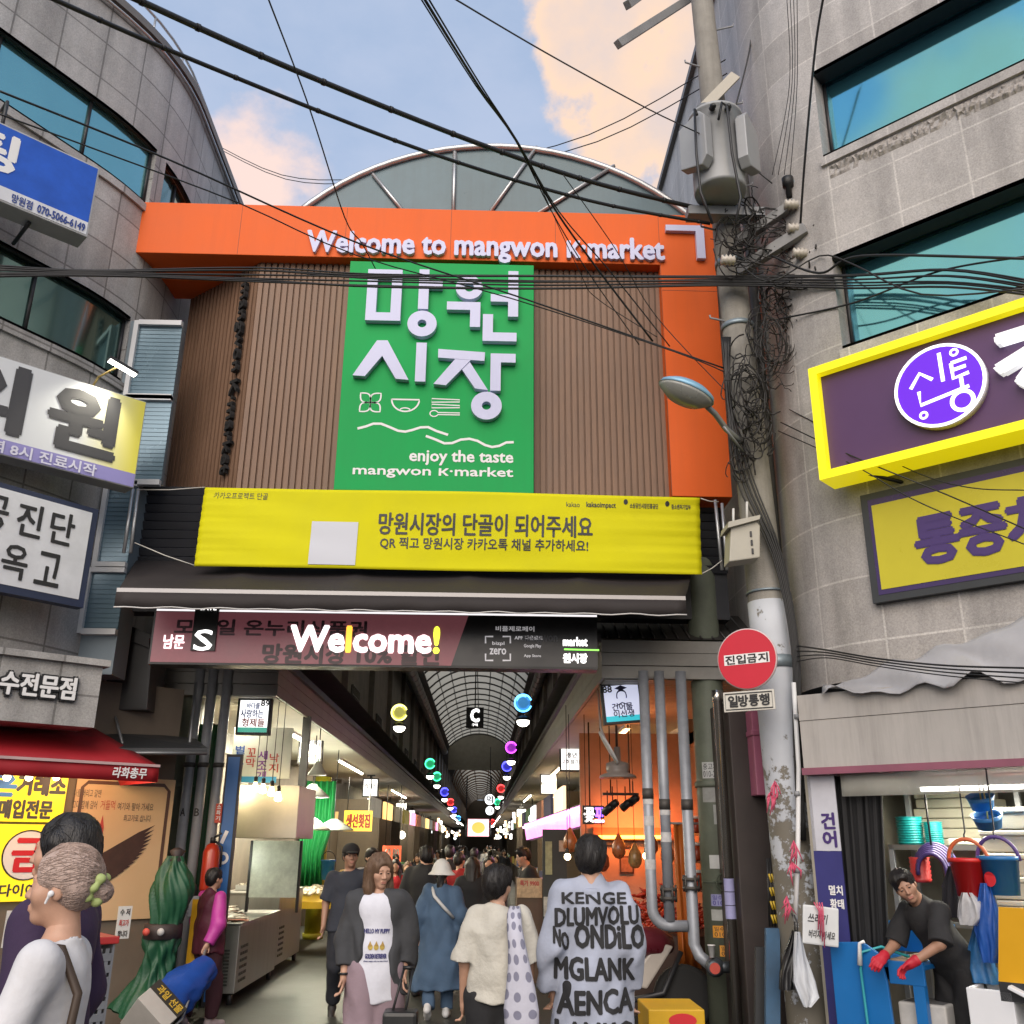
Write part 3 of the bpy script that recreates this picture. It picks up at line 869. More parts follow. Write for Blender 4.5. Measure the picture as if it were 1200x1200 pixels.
# the vault: ribs, purlins and panels down the lane
VY = [10.7 + i * 2.4 for i in range(0, 32)]
VX = -.42
pn = MB();
pn.grid([[arcp(a, Y, -.02, AX + (VX - AX) * min(1, (Y - 10.7) / 12)) for a in A] for Y in (VY[0], VY[5], VY[-1])], True)
PAN = mat('polycarbonate', (.55, .58, .58), .45, 0, .25, .5)
_n = PAN.node_tree.nodes; _l = PAN.node_tree.links
_t = _n.new('ShaderNodeBsdfTranslucent'); _t.inputs[0].default_value = (.36, .34, .28, 1); _mx = _n.new('ShaderNodeMixShader'); _mx.inputs[0].default_value = .8
_l.new(_n['Principled BSDF'].outputs[0], _mx.inputs[1]); _l.new(_t.outputs[0], _mx.inputs[2]); _l.new(_mx.outputs[0], _n['Material Output'].inputs[0])
pn.build('panel', PAN, ar)
for sgn in (-1, 1):
 gs = MB(); a_, b_ = sorted((VX + sgn * (HW - .1), VX + sgn * 3.75)); gs.box(a_, b_, 10.75, 180, SZ - .1, SZ - .02); gs.build('gap_slab', mat('gap_slab', (.10, .095, .09), .7), ar)  # slab added to block the bright gap between vault and side wall
rb = MB()
for Y in VY[::1]:
 cx = AX + (VX - AX) * min(1, (Y - 10.7) / 12)
 rb.tube([arcp(a, Y, -.09, cx) for a in A[::2]], .05, 5)
for a in A[::3]:
 rb.tube([arcp(a, Y, -.06, AX + (VX - AX) * min(1, (Y - 10.7) / 12)) for Y in (VY[0], VY[5], VY[-1])], .028, 4)
rb.build('rib', mat('rib_steel', (.10, .10, .095), .5, .3), ar)
for sgn in (-1, 1):
 dct = MB(); dct.tube([Vector((VX + sgn * (HW + .35), Y, SZ - .4)) for Y in (16, 40, 86)], .26, 10)
 for Y in np.arange(17, 86, 1.5): dct.tube([Vector((VX + sgn * (HW + .35), Y, SZ - .4)), Vector((VX + sgn * (HW + .35), Y + .06, SZ - .4))], .275, 10)
 dct.build('duct', mat('duct', (.22, .20, .18), .45, .5), ar)
ev = MB()
poly = [arcp(a, VY[-1], 0, VX) for a in A] + [Vector((VX + HW, VY[-1], SZ - 2)), Vector((VX - HW, VY[-1], SZ - 2))]
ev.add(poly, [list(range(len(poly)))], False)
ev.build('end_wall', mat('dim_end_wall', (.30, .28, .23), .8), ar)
# second, lower vault further on
v2 = MB(); r2 = MB()
def arc2(a, Y): return Vector((VX + 2.3 * math.sin(a), Y, 6.6 + 2.2 * math.cos(a)))
A2 = [R(-88 + 176 * i / 14) for i in range(15)]
v2.grid([[arc2(a, Y) for a in A2] for Y in (86, 180)], True); v2.build('panel', PAN, ar)
for Y in np.arange(87, 178, 5): r2.tube([arc2(a, Y) - Vector((0, 0, .06)) for a in A2], .09, 5)
for a in A2[::3]: r2.tube([arc2(a, Y) - Vector((0, 0, .06)) for Y in (87, 178)], .05, 4)
r2.build('rib', mat('warm_rib', (.20, .11, .07), .5), ar)
# side walls of the buildings above the canopies, inside the arcade
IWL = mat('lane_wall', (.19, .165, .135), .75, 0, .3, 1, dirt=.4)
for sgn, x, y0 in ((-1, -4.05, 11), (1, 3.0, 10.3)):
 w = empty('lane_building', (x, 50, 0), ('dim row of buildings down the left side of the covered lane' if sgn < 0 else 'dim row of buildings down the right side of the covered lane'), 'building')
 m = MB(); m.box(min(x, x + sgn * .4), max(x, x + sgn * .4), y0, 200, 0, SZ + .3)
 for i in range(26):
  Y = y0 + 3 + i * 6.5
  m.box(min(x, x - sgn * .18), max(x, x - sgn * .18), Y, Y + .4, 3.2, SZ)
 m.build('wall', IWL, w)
 for i in range(14):
  Y = y0 + 4 + i * 7
  wd = MB(); wd.box(x - .03, x + .03, Y, Y + 1.7, 4.5, 6.2)
  fo = wd.build('window', mat('dull_window', (.10, .11, .115), .25), w)
  gr = MB()
  for k in range(7): gr.box(x - .07, x + .07, Y - .02, Y + 1.72, 4.5 + k * .28, 4.52 + k * .28)
  for k in range(6): gr.box(x - .065, x + .065, Y + k * .33, Y + k * .33 + .02, 4.5, 6.2)
  gr.build('window_grille', mat('grille', (.15, .14, .13), .5), fo)
# ------------------------------------------------------------------ awning, banner, gate screen
AWN = mat('awning_cloth', (.022, .017, .017), .75, 0, .2, 2, .15, 40)
aw = empty('awning', (-.7, 9.3, 3.9), 'black fabric awning stretched over the market entrance under the yellow banner', 'awning')
fl, fr_ = PY(139, 686, 8.75), PY(803, 708, 8.75)
bl, br_ = PY(160, 655, 9.9), PY(812, 668, 9.9)
zf = (fl.z + fr_.z) / 2; zb = (bl.z + br_.z) / 2
nx = 40
rows = []
for j in range(9):
 t = j / 8; row = []
 for i in range(nx + 1):
  s_ = i / nx; x = (bl.x + (br_.x - bl.x) * s_) * (1 - t) + (fl.x + (fr_.x - fl.x) * s_) * t
  sag = -.035 * math.sin(math.pi * t) * abs(math.sin(s_ * math.pi * 5)) ** .5
  row.append((x, 9.9 + (8.75 - 9.9) * t, zb + (zf - zb) * t + sag))
 rows.append(row)
m = MB(); m.sheet(rows[::-1], .006); m.build('canopy_cloth', AWN, aw)
m = MB(); m.box(fl.x, fr_.x, 8.72, 8.78, zf - .02, zf + .02); m.build('front_bar', mat('awning_bar', (.30, .29, .29), .4, .5), aw)
vz = PY(460, 716.5, 8.72).z
m = MB(); m.sheet([[(fl.x + (fr_.x - fl.x) * i / 60, 8.715 + .012 * math.sin(i * .9) * k, (zf - .02) * (1 - k) + vz * k + .006 * math.sin(i * 1.3) * k) for i in range(61)] for k in (1, .5, 0)], .004); va_ = m.build('valance', AWN, aw)
m = MB(); m.tube([(fl.x + (fr_.x - fl.x) * i / 60, 8.705 + .012 * math.sin(i * .9), vz + .006 * math.sin(i * 1.3)) for i in range(61)], .007, 5); m.build('valance_hem', mat('hem', (.55, .54, .53), .6), va_)
for x in (fl.x + .4, -.7, fr_.x - .4): m = MB(); m.tube([(x, 9.85, zb - .25), (x, 9.3, (zb + zf) / 2 - .12), (x, 8.78, zf - .02)], .022, 6); m.build('folding_arm', DARKM, aw)
# yellow banner
BN = YP(9.38)
def bq(s, t):
 """s along, t up, with rumples"""
 a = BN.p(228, 664).lerp(BN.p(823, 673), s); b = BN.p(240, 570.5).lerp(BN.p(820, 583), s)
 p = a.lerp(b, t)
 d = .012 * math.sin(s * 9 + t * 3) + .014 * math.sin(s * 4.3 - t * 2 + 1) + .004 * math.sin(t * 17 + 3 * math.sin(s * 5) + s * 9) * math.sin(s * 6.3 + 1) + .010 * math.exp(-s * 14) * math.sin(t * 60) + .010 * math.exp(-(1 - s) * 10) * math.sin(t * 45 + 2) + .012 * max(0, s - .45) * math.sin(t * 16 - s * 9)
 p.y -= d; return p
ban = empty('banner', BN.p(525, 664), 'bright yellow cloth banner with black Korean lines roped across the entrance', 'banner')
m = MB(); m.sheet([[bq(i / 90, j / 24) for i in range(91)] for j in range(25)], .004)
m.build('cloth', mat('yellow_cloth', (.66, .62, .006), .7, 0, .06, 1.5, .15, 12, spec=.2), ban)
bm_ = bmesh.new()
def dense(v, f, step):
 """cut long text edges so that lettering follows folds"""
 b = bmesh.new(); vs = [b.verts.new((x, y, 0)) for x, y in v]
 for t in f:
  try: b.faces.new([vs[i] for i in t])
  except ValueError: pass
 bmesh.ops.triangulate(b, faces=b.faces[:])
 for _ in range(4):
  es = [e for e in b.edges if e.calc_length() > step]
  if not es: break
  bmesh.ops.subdivide_edges(b, edges=es, cuts=1); bmesh.ops.triangulate(b, faces=[q for q in b.faces if len(q.verts) > 3])
 b.verts.index_update(); V = [(q.co.x, q.co.y) for q in b.verts]; Fc = [[q.index for q in t.verts] for t in b.faces]; b.free()
 return V, Fc
def on_banner(mb, txt, x0, x1, ytop, ybot, bold=.02):
 """pixel box measured on the banner"""
 L0, L1 = 228, 822
 s0, s1 = (x0 - 234) / (822 - 234), (x1 - 234) / (822 - 234)
 yb = lambda s: 663.5 + 10 * s; yt = lambda s: 570.5 + 12.5 * s
 sm = (s0 + s1) / 2
 t0 = (yb(sm) - ybot) / (yb(sm) - yt(sm)); t1 = (yb(sm) - ytop) / (yb(sm) - yt(sm))
 v, f, w, h = text_mesh(txt); v, f = dense(v, f, .30)
 offs = [(0, 0)] + [(math.cos(k * 1.0472) * bold, math.sin(k * 1.0472) * bold) for k in range(6)] if bold else [(0, 0)]
 hh = t1 - t0
 asp = (BN.p(240, 570).z - BN.p(228, 664).z) / (BN.p(823, 673).x - BN.p(228, 664).x)
 for q, (ox, oy) in enumerate(offs):
  mb.add([bq(s0 + (s1 - s0) * a / w + ox * hh * asp, t0 + hh * b / h + oy * hh) - Vector((0, .004 + q * .0003, 0)) for a, b in v], f, True)
m = MB(); on_banner(m, '망원시장의 단골이 되어주세요', 442, 693, 604, 629, .022); on_banner(m, 'QR 찍고 망원시장 카카오톡 채널 추가하세요!', 445, 688, 632, 646, .018)
on_banner(m, '카카오프로젝트 단골', 246, 309, 577, 585, 0); on_banner(m, 'kakao', 662, 678, 589, 595, 0); on_banner(m, 'kakaoimpact', 686, 721, 589, 597, .02); on_banner(m, '소상공인시장진흥공단', 738, 772, 590, 596, .02); on_banner(m, '중소벤처기업부', 788, 811, 591, 597, .02)
m.build('lettering', INK, ban)
m = MB()
for cx in (733, 783):
 s_ = (cx - 234) / 588; t_ = .94 if cx < 760 else .93
 m.add([bq(s_ + .0045 * math.cos(k * .63), t_ - .02 + .035 * math.sin(k * .63)) - Vector((0, .005, 0)) for k in range(10)], [list(range(10))], False)
m.build('emblem', INK, ban)
# blank pale card where the photograph has a code to scan
m = MB()
def bp(px, py):
 s_ = (px - 234) / 588; return s_, (663.5 + 10 * s_ - py) / (93 + -2.5 * s_)
cs = [bp(364, 664)[0], bp(418, 664)[0]]
m.grid([[bq(cs[0] + (cs[1] - cs[0]) * (i / 16), t / 24) - Vector((0, .008, 0)) for i in range(17)] for t in range(1, 15)], True)
m.build('printed_card', mat('card_print', (.58, .60, .66), .6, 0, 0), ban)
# ropes and the little poles that carry it
for (a, b) in (((240, 571), (160, 574)), ((229, 663), (158, 636)), ((821, 584), (842, 588)), ((823, 672), (846, 657))):
 rp = MB(); rp.tube([BN.p(*a), BN.p((a[0] + b[0]) / 2, (a[1] + b[1]) / 2 + 1.5), BN.p(*b)], .006, 5); rp.build('rope', mat('rope', (.62, .60, .55), .8), ban)
for pxs in (((156, 573, 145, 648), (162, 573, 153, 648)), ((838, 586, 846, 668), (846, 590, 852, 668))):
 for x0, y0, x1, y1 in pxs:
  m = MB(); a, b = PY(x0, y0, 9.42), PY(x1, y1, 9.42); m.tube([b, a], .018, 6)
  m.build('pole', ALU, ban)
# illuminated gate screen
L = YP(9.32)
lu0, lu1, lv0, lv1 = L.rect((183, 716), (702, 724), (176, 777), (698, 781))
led = empty('gate_sign', L.w((lu0 + lu1) / 2, lv0), 'long maroon and black lit gate sign reading Welcome under the black awning', 'sign')
m = MB(L.T); m.box(lu0 - .02, lu1, lv0 - .02, lv1 + .03, -.22, -.004); m.build('housing', BLACK, led)
split = L.uv(540, 750)[0]
PINK = glow('gate_print', (.23, .075, .09), .2, .3)
m = MB(L.T); m.add([(lu0, lv0, 0), (split - .09, lv0, 0), (split + .07, lv1, 0), (lu0, lv1, 0)], [(0, 1, 2, 3)]); m.build('printed_face', PINK, led)
m = MB(L.T); m.add([(split - .09, lv0, 0), (lu1, lv0, 0), (lu1, lv1, 0), (split + .07, lv1, 0)], [(0, 1, 2, 3)]); m.build('dark_face', mat('dark_face', (.02, .02, .023), .35), led)
def LT(s, x0, x1, y0, y1, name, mm, bold=.03, d=.004):
 m = MB(L.T); letter(m, s, L.uv(x0, (y0 + y1) / 2)[0], L.uv(x1, (y0 + y1) / 2)[0], L.uv((x0 + x1) / 2, y1)[1], L.uv((x0 + x1) / 2, y0)[1], d, bold); m.build(name, mm, led)
GH = mat('ghost_print', (.10, .045, .06), .5, 0, 0)
LT('모바일 온누리상품권', 205, 430, 727, 745, 'lettering', GH, .04, .002); LT('망원시장 10% 할인', 308, 514, 756, 778, 'lettering', mat('ghost_print2', (.09, .06, .065), .5, 0, 0), .05, .002)
WL_ = glow('lit_white', (1, .97, .95), 1.0);
wa, wb = L.uv(341, 750)[0], L.uv(514, 752)[0]; wh = L.uv(427, 735)[1] - L.uv(427, 764)[1]; wv = L.uv(427, 764)[1]
tw = lambda s: text_mesh(s)[2]
gh = lambda c: text_mesh(c)[3] / text_mesh('l')[3] * wh
pre = ''
for i, ch in enumerate('Welcome!'):
 pre += ch; x1 = tw(pre); x0 = x1 - tw(ch); k_ = (wb - wa) / tw('Welcome!'); mm = (glow('lit_orange', (1, .48, .05), .9) if ch == 'l' else glow('lit_lime', (.80, .92, .06), .85) if ch == '!' else glow('lit_pinkwhite', (1, .88, .9), .95) if i < 2 else glow('lit_pink', (1, .72, .74), .9))
 m = MB(L.T); letter(m, ch, wa + x0 * k_, wa + x1 * k_, wv, wv + gh(ch), .008, .055 * wh / gh(ch)); m.build('lit_lettering', mm, led)
LT('남문', 192, 216, 744, 760, 'lit_lettering', glow('lit_pink', (1, .72, .74), .9), .03, .006)
gt = MB(L.T); a = L.rect((230, 712), (258, 712), (224, 763), (252, 763)); gt.box(*a, 0, .03); go_ = gt.build('gate_tile', BLACK, led)
LT('S', 229, 250, 739, 763, 'lit_lettering', WL_, .02, .036); LT('GATE', 234, 255, 709, 716, 'lit_lettering', WL_, .02, .036)
GY = glow('dim_white', (.60, .58, .60), .25)
LT('비플제로페이', 581, 626, 734, 740, 'lettering', GY, .02); LT('zero', 574, 593, 760, 767, 'lettering', GY, .04); LT('bizpl', 577, 591, 752, 757, 'lettering', GY, .03)
m = MB(L.T)
for sx in (0, 1):
 for sy in (0, 1):
  cx, cy = (569, 598)[sx], (746, 774)[sy]; dx, dy = (9, -9)[sx], (8, -8)[sy]
  stroke(m, [L.uv(cx + dx, cy), L.uv(cx, cy), L.uv(cx, cy + dy)], .016, .003)
m.build('scan_frame', GY, led)
LT('APP 다운로드', 603, 636, 745, 750, 'lettering', GY, .03); LT('Google Play', 614, 634, 755, 760, 'lettering', GY, .02); LT('App Store', 614, 634, 767, 771, 'lettering', GY, .02)
LT('mangwon', 612, 653, 745, 755, 'lettering', mat('ghost_print3', (.09, .09, .10), .5, 0, 0), .04)
LT('market', 660, 688, 747, 757, 'lit_lettering', WL_, .05); LT('원시장', 660, 688, 766, 777, 'lit_lettering', WL_, .05)
m = MB(L.T); a, b = L.uv(661, 761), L.uv(702, 762); stroke(m, [a, b], .014, .004); m.build('green_line', glow('lit_green', (.25, .95, .1), 1.1), led)
m = MB(L.T); m.add([(lu0, lv1 + .005, .002), (lu1, lv1 + .005, .002), (lu1, lv1 + .025, .002), (lu0, lv1 + .025, .002)], [(0, 1, 2, 3)]); m.build('top_light', glow('strip_white', (.95, .9, .92), .6), led)
# ------------------------------------------------------------------ canopies over the shop fronts
BOARD = mat('canopy_board', (.30, .29, .27), .55, 0, .12, 3, dirt=.25)
SOF = mat('soffit_slats', (.46, .43, .36), .6, 0, .1, 4, dirt=.1)
Lc = PY(325, 816, 11.1); Rc = PY(705, 795, 9.9)
CL = (Lc.x, Lc.z, 11.1); CR = (Rc.x, Rc.z, 9.9)
def canopy(sg, xf, zb, y0, xw, lab):
 c = empty('canopy', (xf, y0, zb), lab, 'canopy')
 m = MB()
 for k in range(3):      # three lapped boards
  z0 = zb + k * .135; d = .012 * (k % 2) + .006 * k
  m.box(min(xf, xf + sg * .03) - (sg < 0) * 0, max(xf, xf + sg * .03), y0 - d, 150, z0, z0 + .128)
  m.box(min(xf, xw), max(xf, xw), y0 - .03 - d, y0 - d - .001, z0, z0 + .128)
 m.build('fascia', BOARD, c)
 m = MB()
 m.box(min(xf + sg * .03, xw), max(xf + sg * .03, xw), y0 + .005, 150, zb + .02, zb + .06)
 y = y0 + .1
 while y < 60:
  m.box(min(xf + sg * .05, xw), max(xf + sg * .05, xw), y, y + .09, zb + .004, zb + .02); y += .12
 m.build('soffit', SOF, c)
 m = MB()
 m.quad((xf - sg * .05, y0 - .06, zb + .41), (xw, y0 - .06, zb + .41), (xw, y0 + .7, zb + .85), (xf - sg * .05, y0 + .7, zb + .85))
 m.quad((xf - sg * .05, y0 + .7, zb + .85), (xw, y0 + .7, zb + .85), (xw, 150, zb + .85), (xf - sg * .05, 150, zb + .85))
 m.box(min(xf, xf - sg * .05), max(xf, xf - sg * .05), y0 - .06, 150, zb + .38, zb + .46)
 for i in range(14):
  x = xf + (xw - xf) * (i + .5) / 14; m.tube([(x, y0 - .06, zb + .425), (x, y0 + .7, zb + .865)], .012, 4)
 m.build('roof', mat('dark_tin_roof', (.065, .06, .058), .45, .3, .2), c)
 return c
canopy(-1, CL[0], CL[1], CL[2], -4.02, 'board fronted shop canopy on the left side of the lane behind the pipes')
canopy(1, CR[0], CR[1], CR[2], 2.98, 'board fronted shop canopy with tin roof on the right behind the steel post')
# ------------------------------------------------------------------ lamps that light the lane
def point(name, loc, e, col, size=.15, parent=None):
 d = bpy.data.lights.new(name, 'POINT'); d.shadow_soft_size = size * .5; d.energy = e; d.color = col
 o = bpy.data.objects.new(name, d); COL.objects.link(o)
 if parent is not None:
  o.parent = parent; o.matrix_parent_inverse = wm(parent).inverted()
 o.location = loc
 return o
def strip_lamp(x, y0, y1, z, e, col, lab, grp=None):
 t = empty('strip_lamp', (x, (y0 + y1) / 2, z), lab, 'lamp', grp)
 m = MB(); m.box(x - .05, x + .05, y0, y1, z + .0, z + .05); m.build('casing', WHITEP, t)
 m = MB(); m.tube([(x, y0 + .03, z - .018), (x, y1 - .03, z - .018)], .018, 8); m.build('tube', glow('tube_%d' % (int(col[2] * 100)), col, 14), t)
 d = bpy.data.lights.new('lamp_light', 'AREA'); d.shape = 'RECTANGLE'; d.size = .1; d.size_y = y1 - y0; d.energy = e; d.color = col
 o = bpy.data.objects.new('lamp_light', d); COL.objects.link(o); o.parent = t; o.matrix_parent_inverse = wm(t).inverted(); o.location = (x, (y0 + y1) / 2, z - .045)
WARMW = (1, .90, .68); COOLW = (.95, 1, .93); AMB = (1, .50, .17)
strip_lamp(-2.95, 11.7, 13.0, CL[1] - .03, 48, WARMW, 'bright tube lamp under the left canopy above the fish counter')
strip_lamp(-2.95, 14.8, 17.2, CL[1] - .03, 130, WARMW, 'bright tube lamp under the left canopy above the yellow table')
strip_lamp(-2.95, 20, 24, CL[1] - .03, 90, WARMW, 'tube lamp under the left canopy beyond the yellow table', 'far tube lamps')
strip_lamp(-2.95, 32, 38, CL[1] - .03, 110, WARMW, 'tube lamp deep in the lane under the left canopy', 'far tube lamps')
strip_lamp(2.1, 14, 15.5, CR[1] - .05, 30, AMB, 'amber tube lamp under the right canopy near the vendor')
strip_lamp(1.75, 22, 26, CR[1] - .03, 60, (1, .75, .45), 'warm tube lamp under the right canopy beyond the vendor', 'far tube lamps')
strip_lamp(1.75, 36, 42, CR[1] - .03, 90, WARMW, 'tube lamp deep in the lane under the right canopy', 'far tube lamps')
for i, y in enumerate((60, 82)):
 for x, w in ((-1.9, 'left'), (1.05, 'right')):
  strip_lamp(x, y, y + 16, 3.15, 150, (1, .93, .82), 'long white tube strip far down the %s side of the lane' % w, 'far white tube strips')
# hot sodium-like neon over the right stall
nz = empty('neon_tube', PY(735, 981, 13.5), 'glowing orange neon tube across the back of the right hand stall', 'neon lamp')
m = MB(); m.tube([PY(700, 981, 13.5), PY(785, 981, 13.5)], .022, 8); m.build('tube', glow('neon_orange', (1, .30, .03), 9), nz)
m = MB(); a = PY(695, 975, 13.55); b = PY(792, 975, 13.55); m.box(a.x, b.x, 13.55, 13.62, a.z - .1, a.z + .06); m.build('backing', mat('neon_back', (.25, .1, .05), .6), nz)
d = bpy.data.lights.new('neon_light', 'AREA'); d.shape = 'RECTANGLE'; d.size = 1.0; d.size_y = .1; d.energy = 13; d.color = (1, .20, .05)
o = bpy.data.objects.new('neon_light', d); COL.objects.link(o); o.parent = nz; o.matrix_parent_inverse = wm(nz).inverted(); o.location = PY(740, 960, 13.2); o.rotation_euler = (R(65), 0, 0)
o = point('stall_light', PY(745, 880, 12.4), 9, (1, .30, .10), .4, nz)
# ------------------------------------------------------------------ hanging lane signs
def blade(px0, py0, px1, py1, Y, face, lines, lab, num=None, foot=None, tilt=0, ink=INK, lit=1.1, figure=False):
 lit *= .8
 p = YP(Y); u0, v0 = p.uv(px0, py1); u1, v1 = p.uv(px1, py0)
 t = empty('shop_sign', p.w((u0 + u1) / 2, v1 + .1), lab, 'sign', 'blade signs hung along the lane')
 T = Matrix.Translation(p.w((u0 + u1) / 2, (v0 + v1) / 2)) @ Matrix.Rotation(R(-tilt), 4, 'Y') @ Matrix.Rotation(R(90), 4, 'X')
 w, h_ = (u1 - u0) / 2, (v1 - v0) / 2
 m = MB(T); m.box(-w, w, -h_, h_, -.10, 0); m.build('case', BLACK, t, bevel=.006)
 m = MB(T); e = .03; m.add([(-w + e, -h_ + e, .003), (w - e, -h_ + e, .003), (w - e, h_ - e, .003), (-w + e, h_ - e, .003)], [(0, 1, 2, 3)]); m.build('face', glow('sign_face_%s' % lit, face, lit), t)
 m = MB(T); m.box(-.03, .03, h_, h_ + .05, -.07, -.03); m.box(-.10, .10, h_ + .05, h_ + .09, -.09, -.01); m.cyl((0, h_ + .09, -.05), (0, h_ + .22, -.05), .012); m.build('bracket', DARKM, t)
 if foot:
  m = MB(T); m.add([(-w + e, -h_ + e, .0045), (w - e, -h_ + e, .0045), (w - e, -h_ + e + h_ * .26, .0045), (-w + e, -h_ + e + h_ * .26, .0045)], [(0, 1, 2, 3)]); m.build('foot_band', glow('foot_%.2f' % foot[1], foot, .6), t)
 n = len(lines)
 for i, ln in enumerate(lines):
  s, (a, b, c, d_), col = ln
  m = MB(T); letter(m, s, -w + 2 * w * a, -w + 2 * w * b, -h_ + 2 * h_ * c, -h_ + 2 * h_ * d_, .006, .03); m.build('lettering', col, t)
 if num:
  m = MB(T); letter(m, num, *(( -w * .9, -w * .45) if tilt else (w * .38, w * .88)), h_ * .55, h_ * .86, .006, .05); m.build('number', INK, t)
 if figure:
  m = MB(T); st = .012
  stroke(m, arc((0, h_ * .33), w * .24, 200, -20, 16, 1.3), st, .006); stroke(m, arc((0, h_ * .40), w * .24, 20, 160, 10, .8), st, .006)
  stroke(m, [(-w * .30, -h_ * .12), (0, h_ * .02), (w * .30, -h_ * .12)], st, .006); m.add([(-w * .32, h_ * .72, .006), (0, h_ * .60, .006), (w * .32, h_ * .72, .006), (0, h_ * .86, .006)], [(0, 1, 2, 3)], False)
  m.build('drawing', mat('navy_print', (.03, .03, .12), .5, 0, 0), t)
 return t
BLU_ = mat('blue_ink', (.04, .10, .40), .5, 0, 0); RED_ = mat('red_ink', (.45, .06, .05), .5, 0, 0); NAVY = mat('navy_print', (.03, .03, .12), .5, 0, 0)
blade(275, 818, 319, 861, 11.35, (.92, .92, .90), [('바다를', (.28, .66, .70, .86), BLU_), ('사랑하는', (.12, .78, .46, .68), BLU_), ('형제들', (.18, .84, .22, .44), RED_)], 'white lit blade sign numbered 89 with blue and red handwriting', '89', (.05, .30, .22))
blade(348, 862, 379, 895, 16.3, (.95, .96, .98), [('바다를', (.22, .80, .66, .84), INK), ('사랑하는', (.12, .90, .42, .60), INK), ('형제들', (.2, .8, .18, .36), INK)], 'white lit blade sign of three bold black lines left of the lane', None, (.12, .16, .14))
blade(424, 912, 444, 934, 25, (.95, .96, .98), [('의대인', (.15, .85, .45, .70), INKD)], 'small white lit blade sign left of the lane above the red banner', None)
blade(706, 800, 752, 848, 10.35, (.60, .63, .80), [('건어물', (.24, .74, .32, .50), NAVY), ('이선생', (.26, .76, .16, .32), NAVY)], 'pale lilac tilted blade sign 88 with a drawn figure in a square cap', '88', (.02, .38, .45), 5, lit=.55, figure=True)
blade(656, 875, 684, 904, 18, (.97, .97, .97), [('풍년', (.30, .70, .55, .75), INK), ('고추 참기름', (.08, .92, .30, .48), INK)], 'white lit blade sign with two black lines right of the lane', None)
blade(633, 907, 653, 931, 25, (.97, .97, .97), [('반찬마차', (.08, .92, .38, .62), INK)], 'white lit blade sign of one line behind the two line sign', None)
for i, (a, b, c, d_, Y, s) in enumerate(((605, 948, 617, 960, 42, '방앗간'), (595, 962, 605, 971, 50, '떡집'), (589, 970, 598, 979, 58, '과일'), (463, 941, 477, 955, 36, '족발'), (478, 949, 487, 962, 48, '분식'), (489, 958, 497, 968, 58, '정육'), (500, 963, 507, 971, 70, '닭'), (580, 978, 586, 984, 75, '국'), (476, 968, 484, 976, 54, '전'))):
 blade(a, b, c, d_, Y, (.97, .97, .95), [(s, (.15, .85, .3, .7), INKD)], 'tiny white lit blade sign %s, %s by size' % ('right of the lane' if a > 560 else 'left of the lane', ('first', 'second', 'third', 'fourth', 'fifth', 'sixth', 'seventh', 'eighth', 'ninth')[i]))
# hung sign with the letter C
p = YP(40); u0, v0 = p.uv(546, 853); u1, v1 = p.uv(567, 829)
t = empty('hanging_sign', p.w((u0 + u1) / 2, v1), 'black hanging box sign with a lit white letter C high in the arcade', 'sign')
m = MB(p.T); m.box(u0, u1, v0, v1, -.15, 0); m.build('case', BLACK, t)
m = MB(p.T); letter(m, 'C', u0 + .2, u1 - .2, v0 + .26, v1 - .08, .01, .07); m.build('letter', WL_, t)
m = MB(p.T); letter(m, '구역', u0 + .25, u1 - .25, v0 + .07, v0 + .18, .01, .04); m.build('lettering', WL_, t)
m = MB(p.T); m.cyl(((u0 + u1) / 2, v1, -.07), ((u0 + u1) / 2, v1 + 2.6, -.07), .025); m.build('rod', DARKM, t)
# big screen far along
p = YP(84); u0, v0 = p.uv(548, 980); u1, v1 = p.uv(573, 960)
t = empty('video_screen', p.w((u0 + u1) / 2, v0), 'pink video screen with an orange disc hung far along the lane', 'screen')
m = MB(p.T); m.box(u0, u1, v0, v1, -.2, -.01); m.build('case', BLACK, t)
m = MB(p.T); m.add([(u0, v0, 0), (u1, v0, 0), (u1, v1, 0), (u0, v1, 0)], [(0, 1, 2, 3)]); m.build('picture', glow('screen_pink', (.95, .42, .45), 1.2), t)
m = MB(p.T); cx, cy = (u0 + u1) / 2, (v0 + v1) / 2; m.add([(cx + .55 * math.cos(k * .35), cy + .45 * math.sin(k * .35), .02) for k in range(18)], [list(range(18))], False); m.build('disc', glow('screen_orange', (1, .28, .06), 1.3), t)
m = MB(p.T); m.box(u0 - .2, u0 - .1, v0, 7, -.1, 0); m.box(u1 + .1, u1 + .2, v0, 7, -.1, 0); m.build('hanger', DARKM, t)
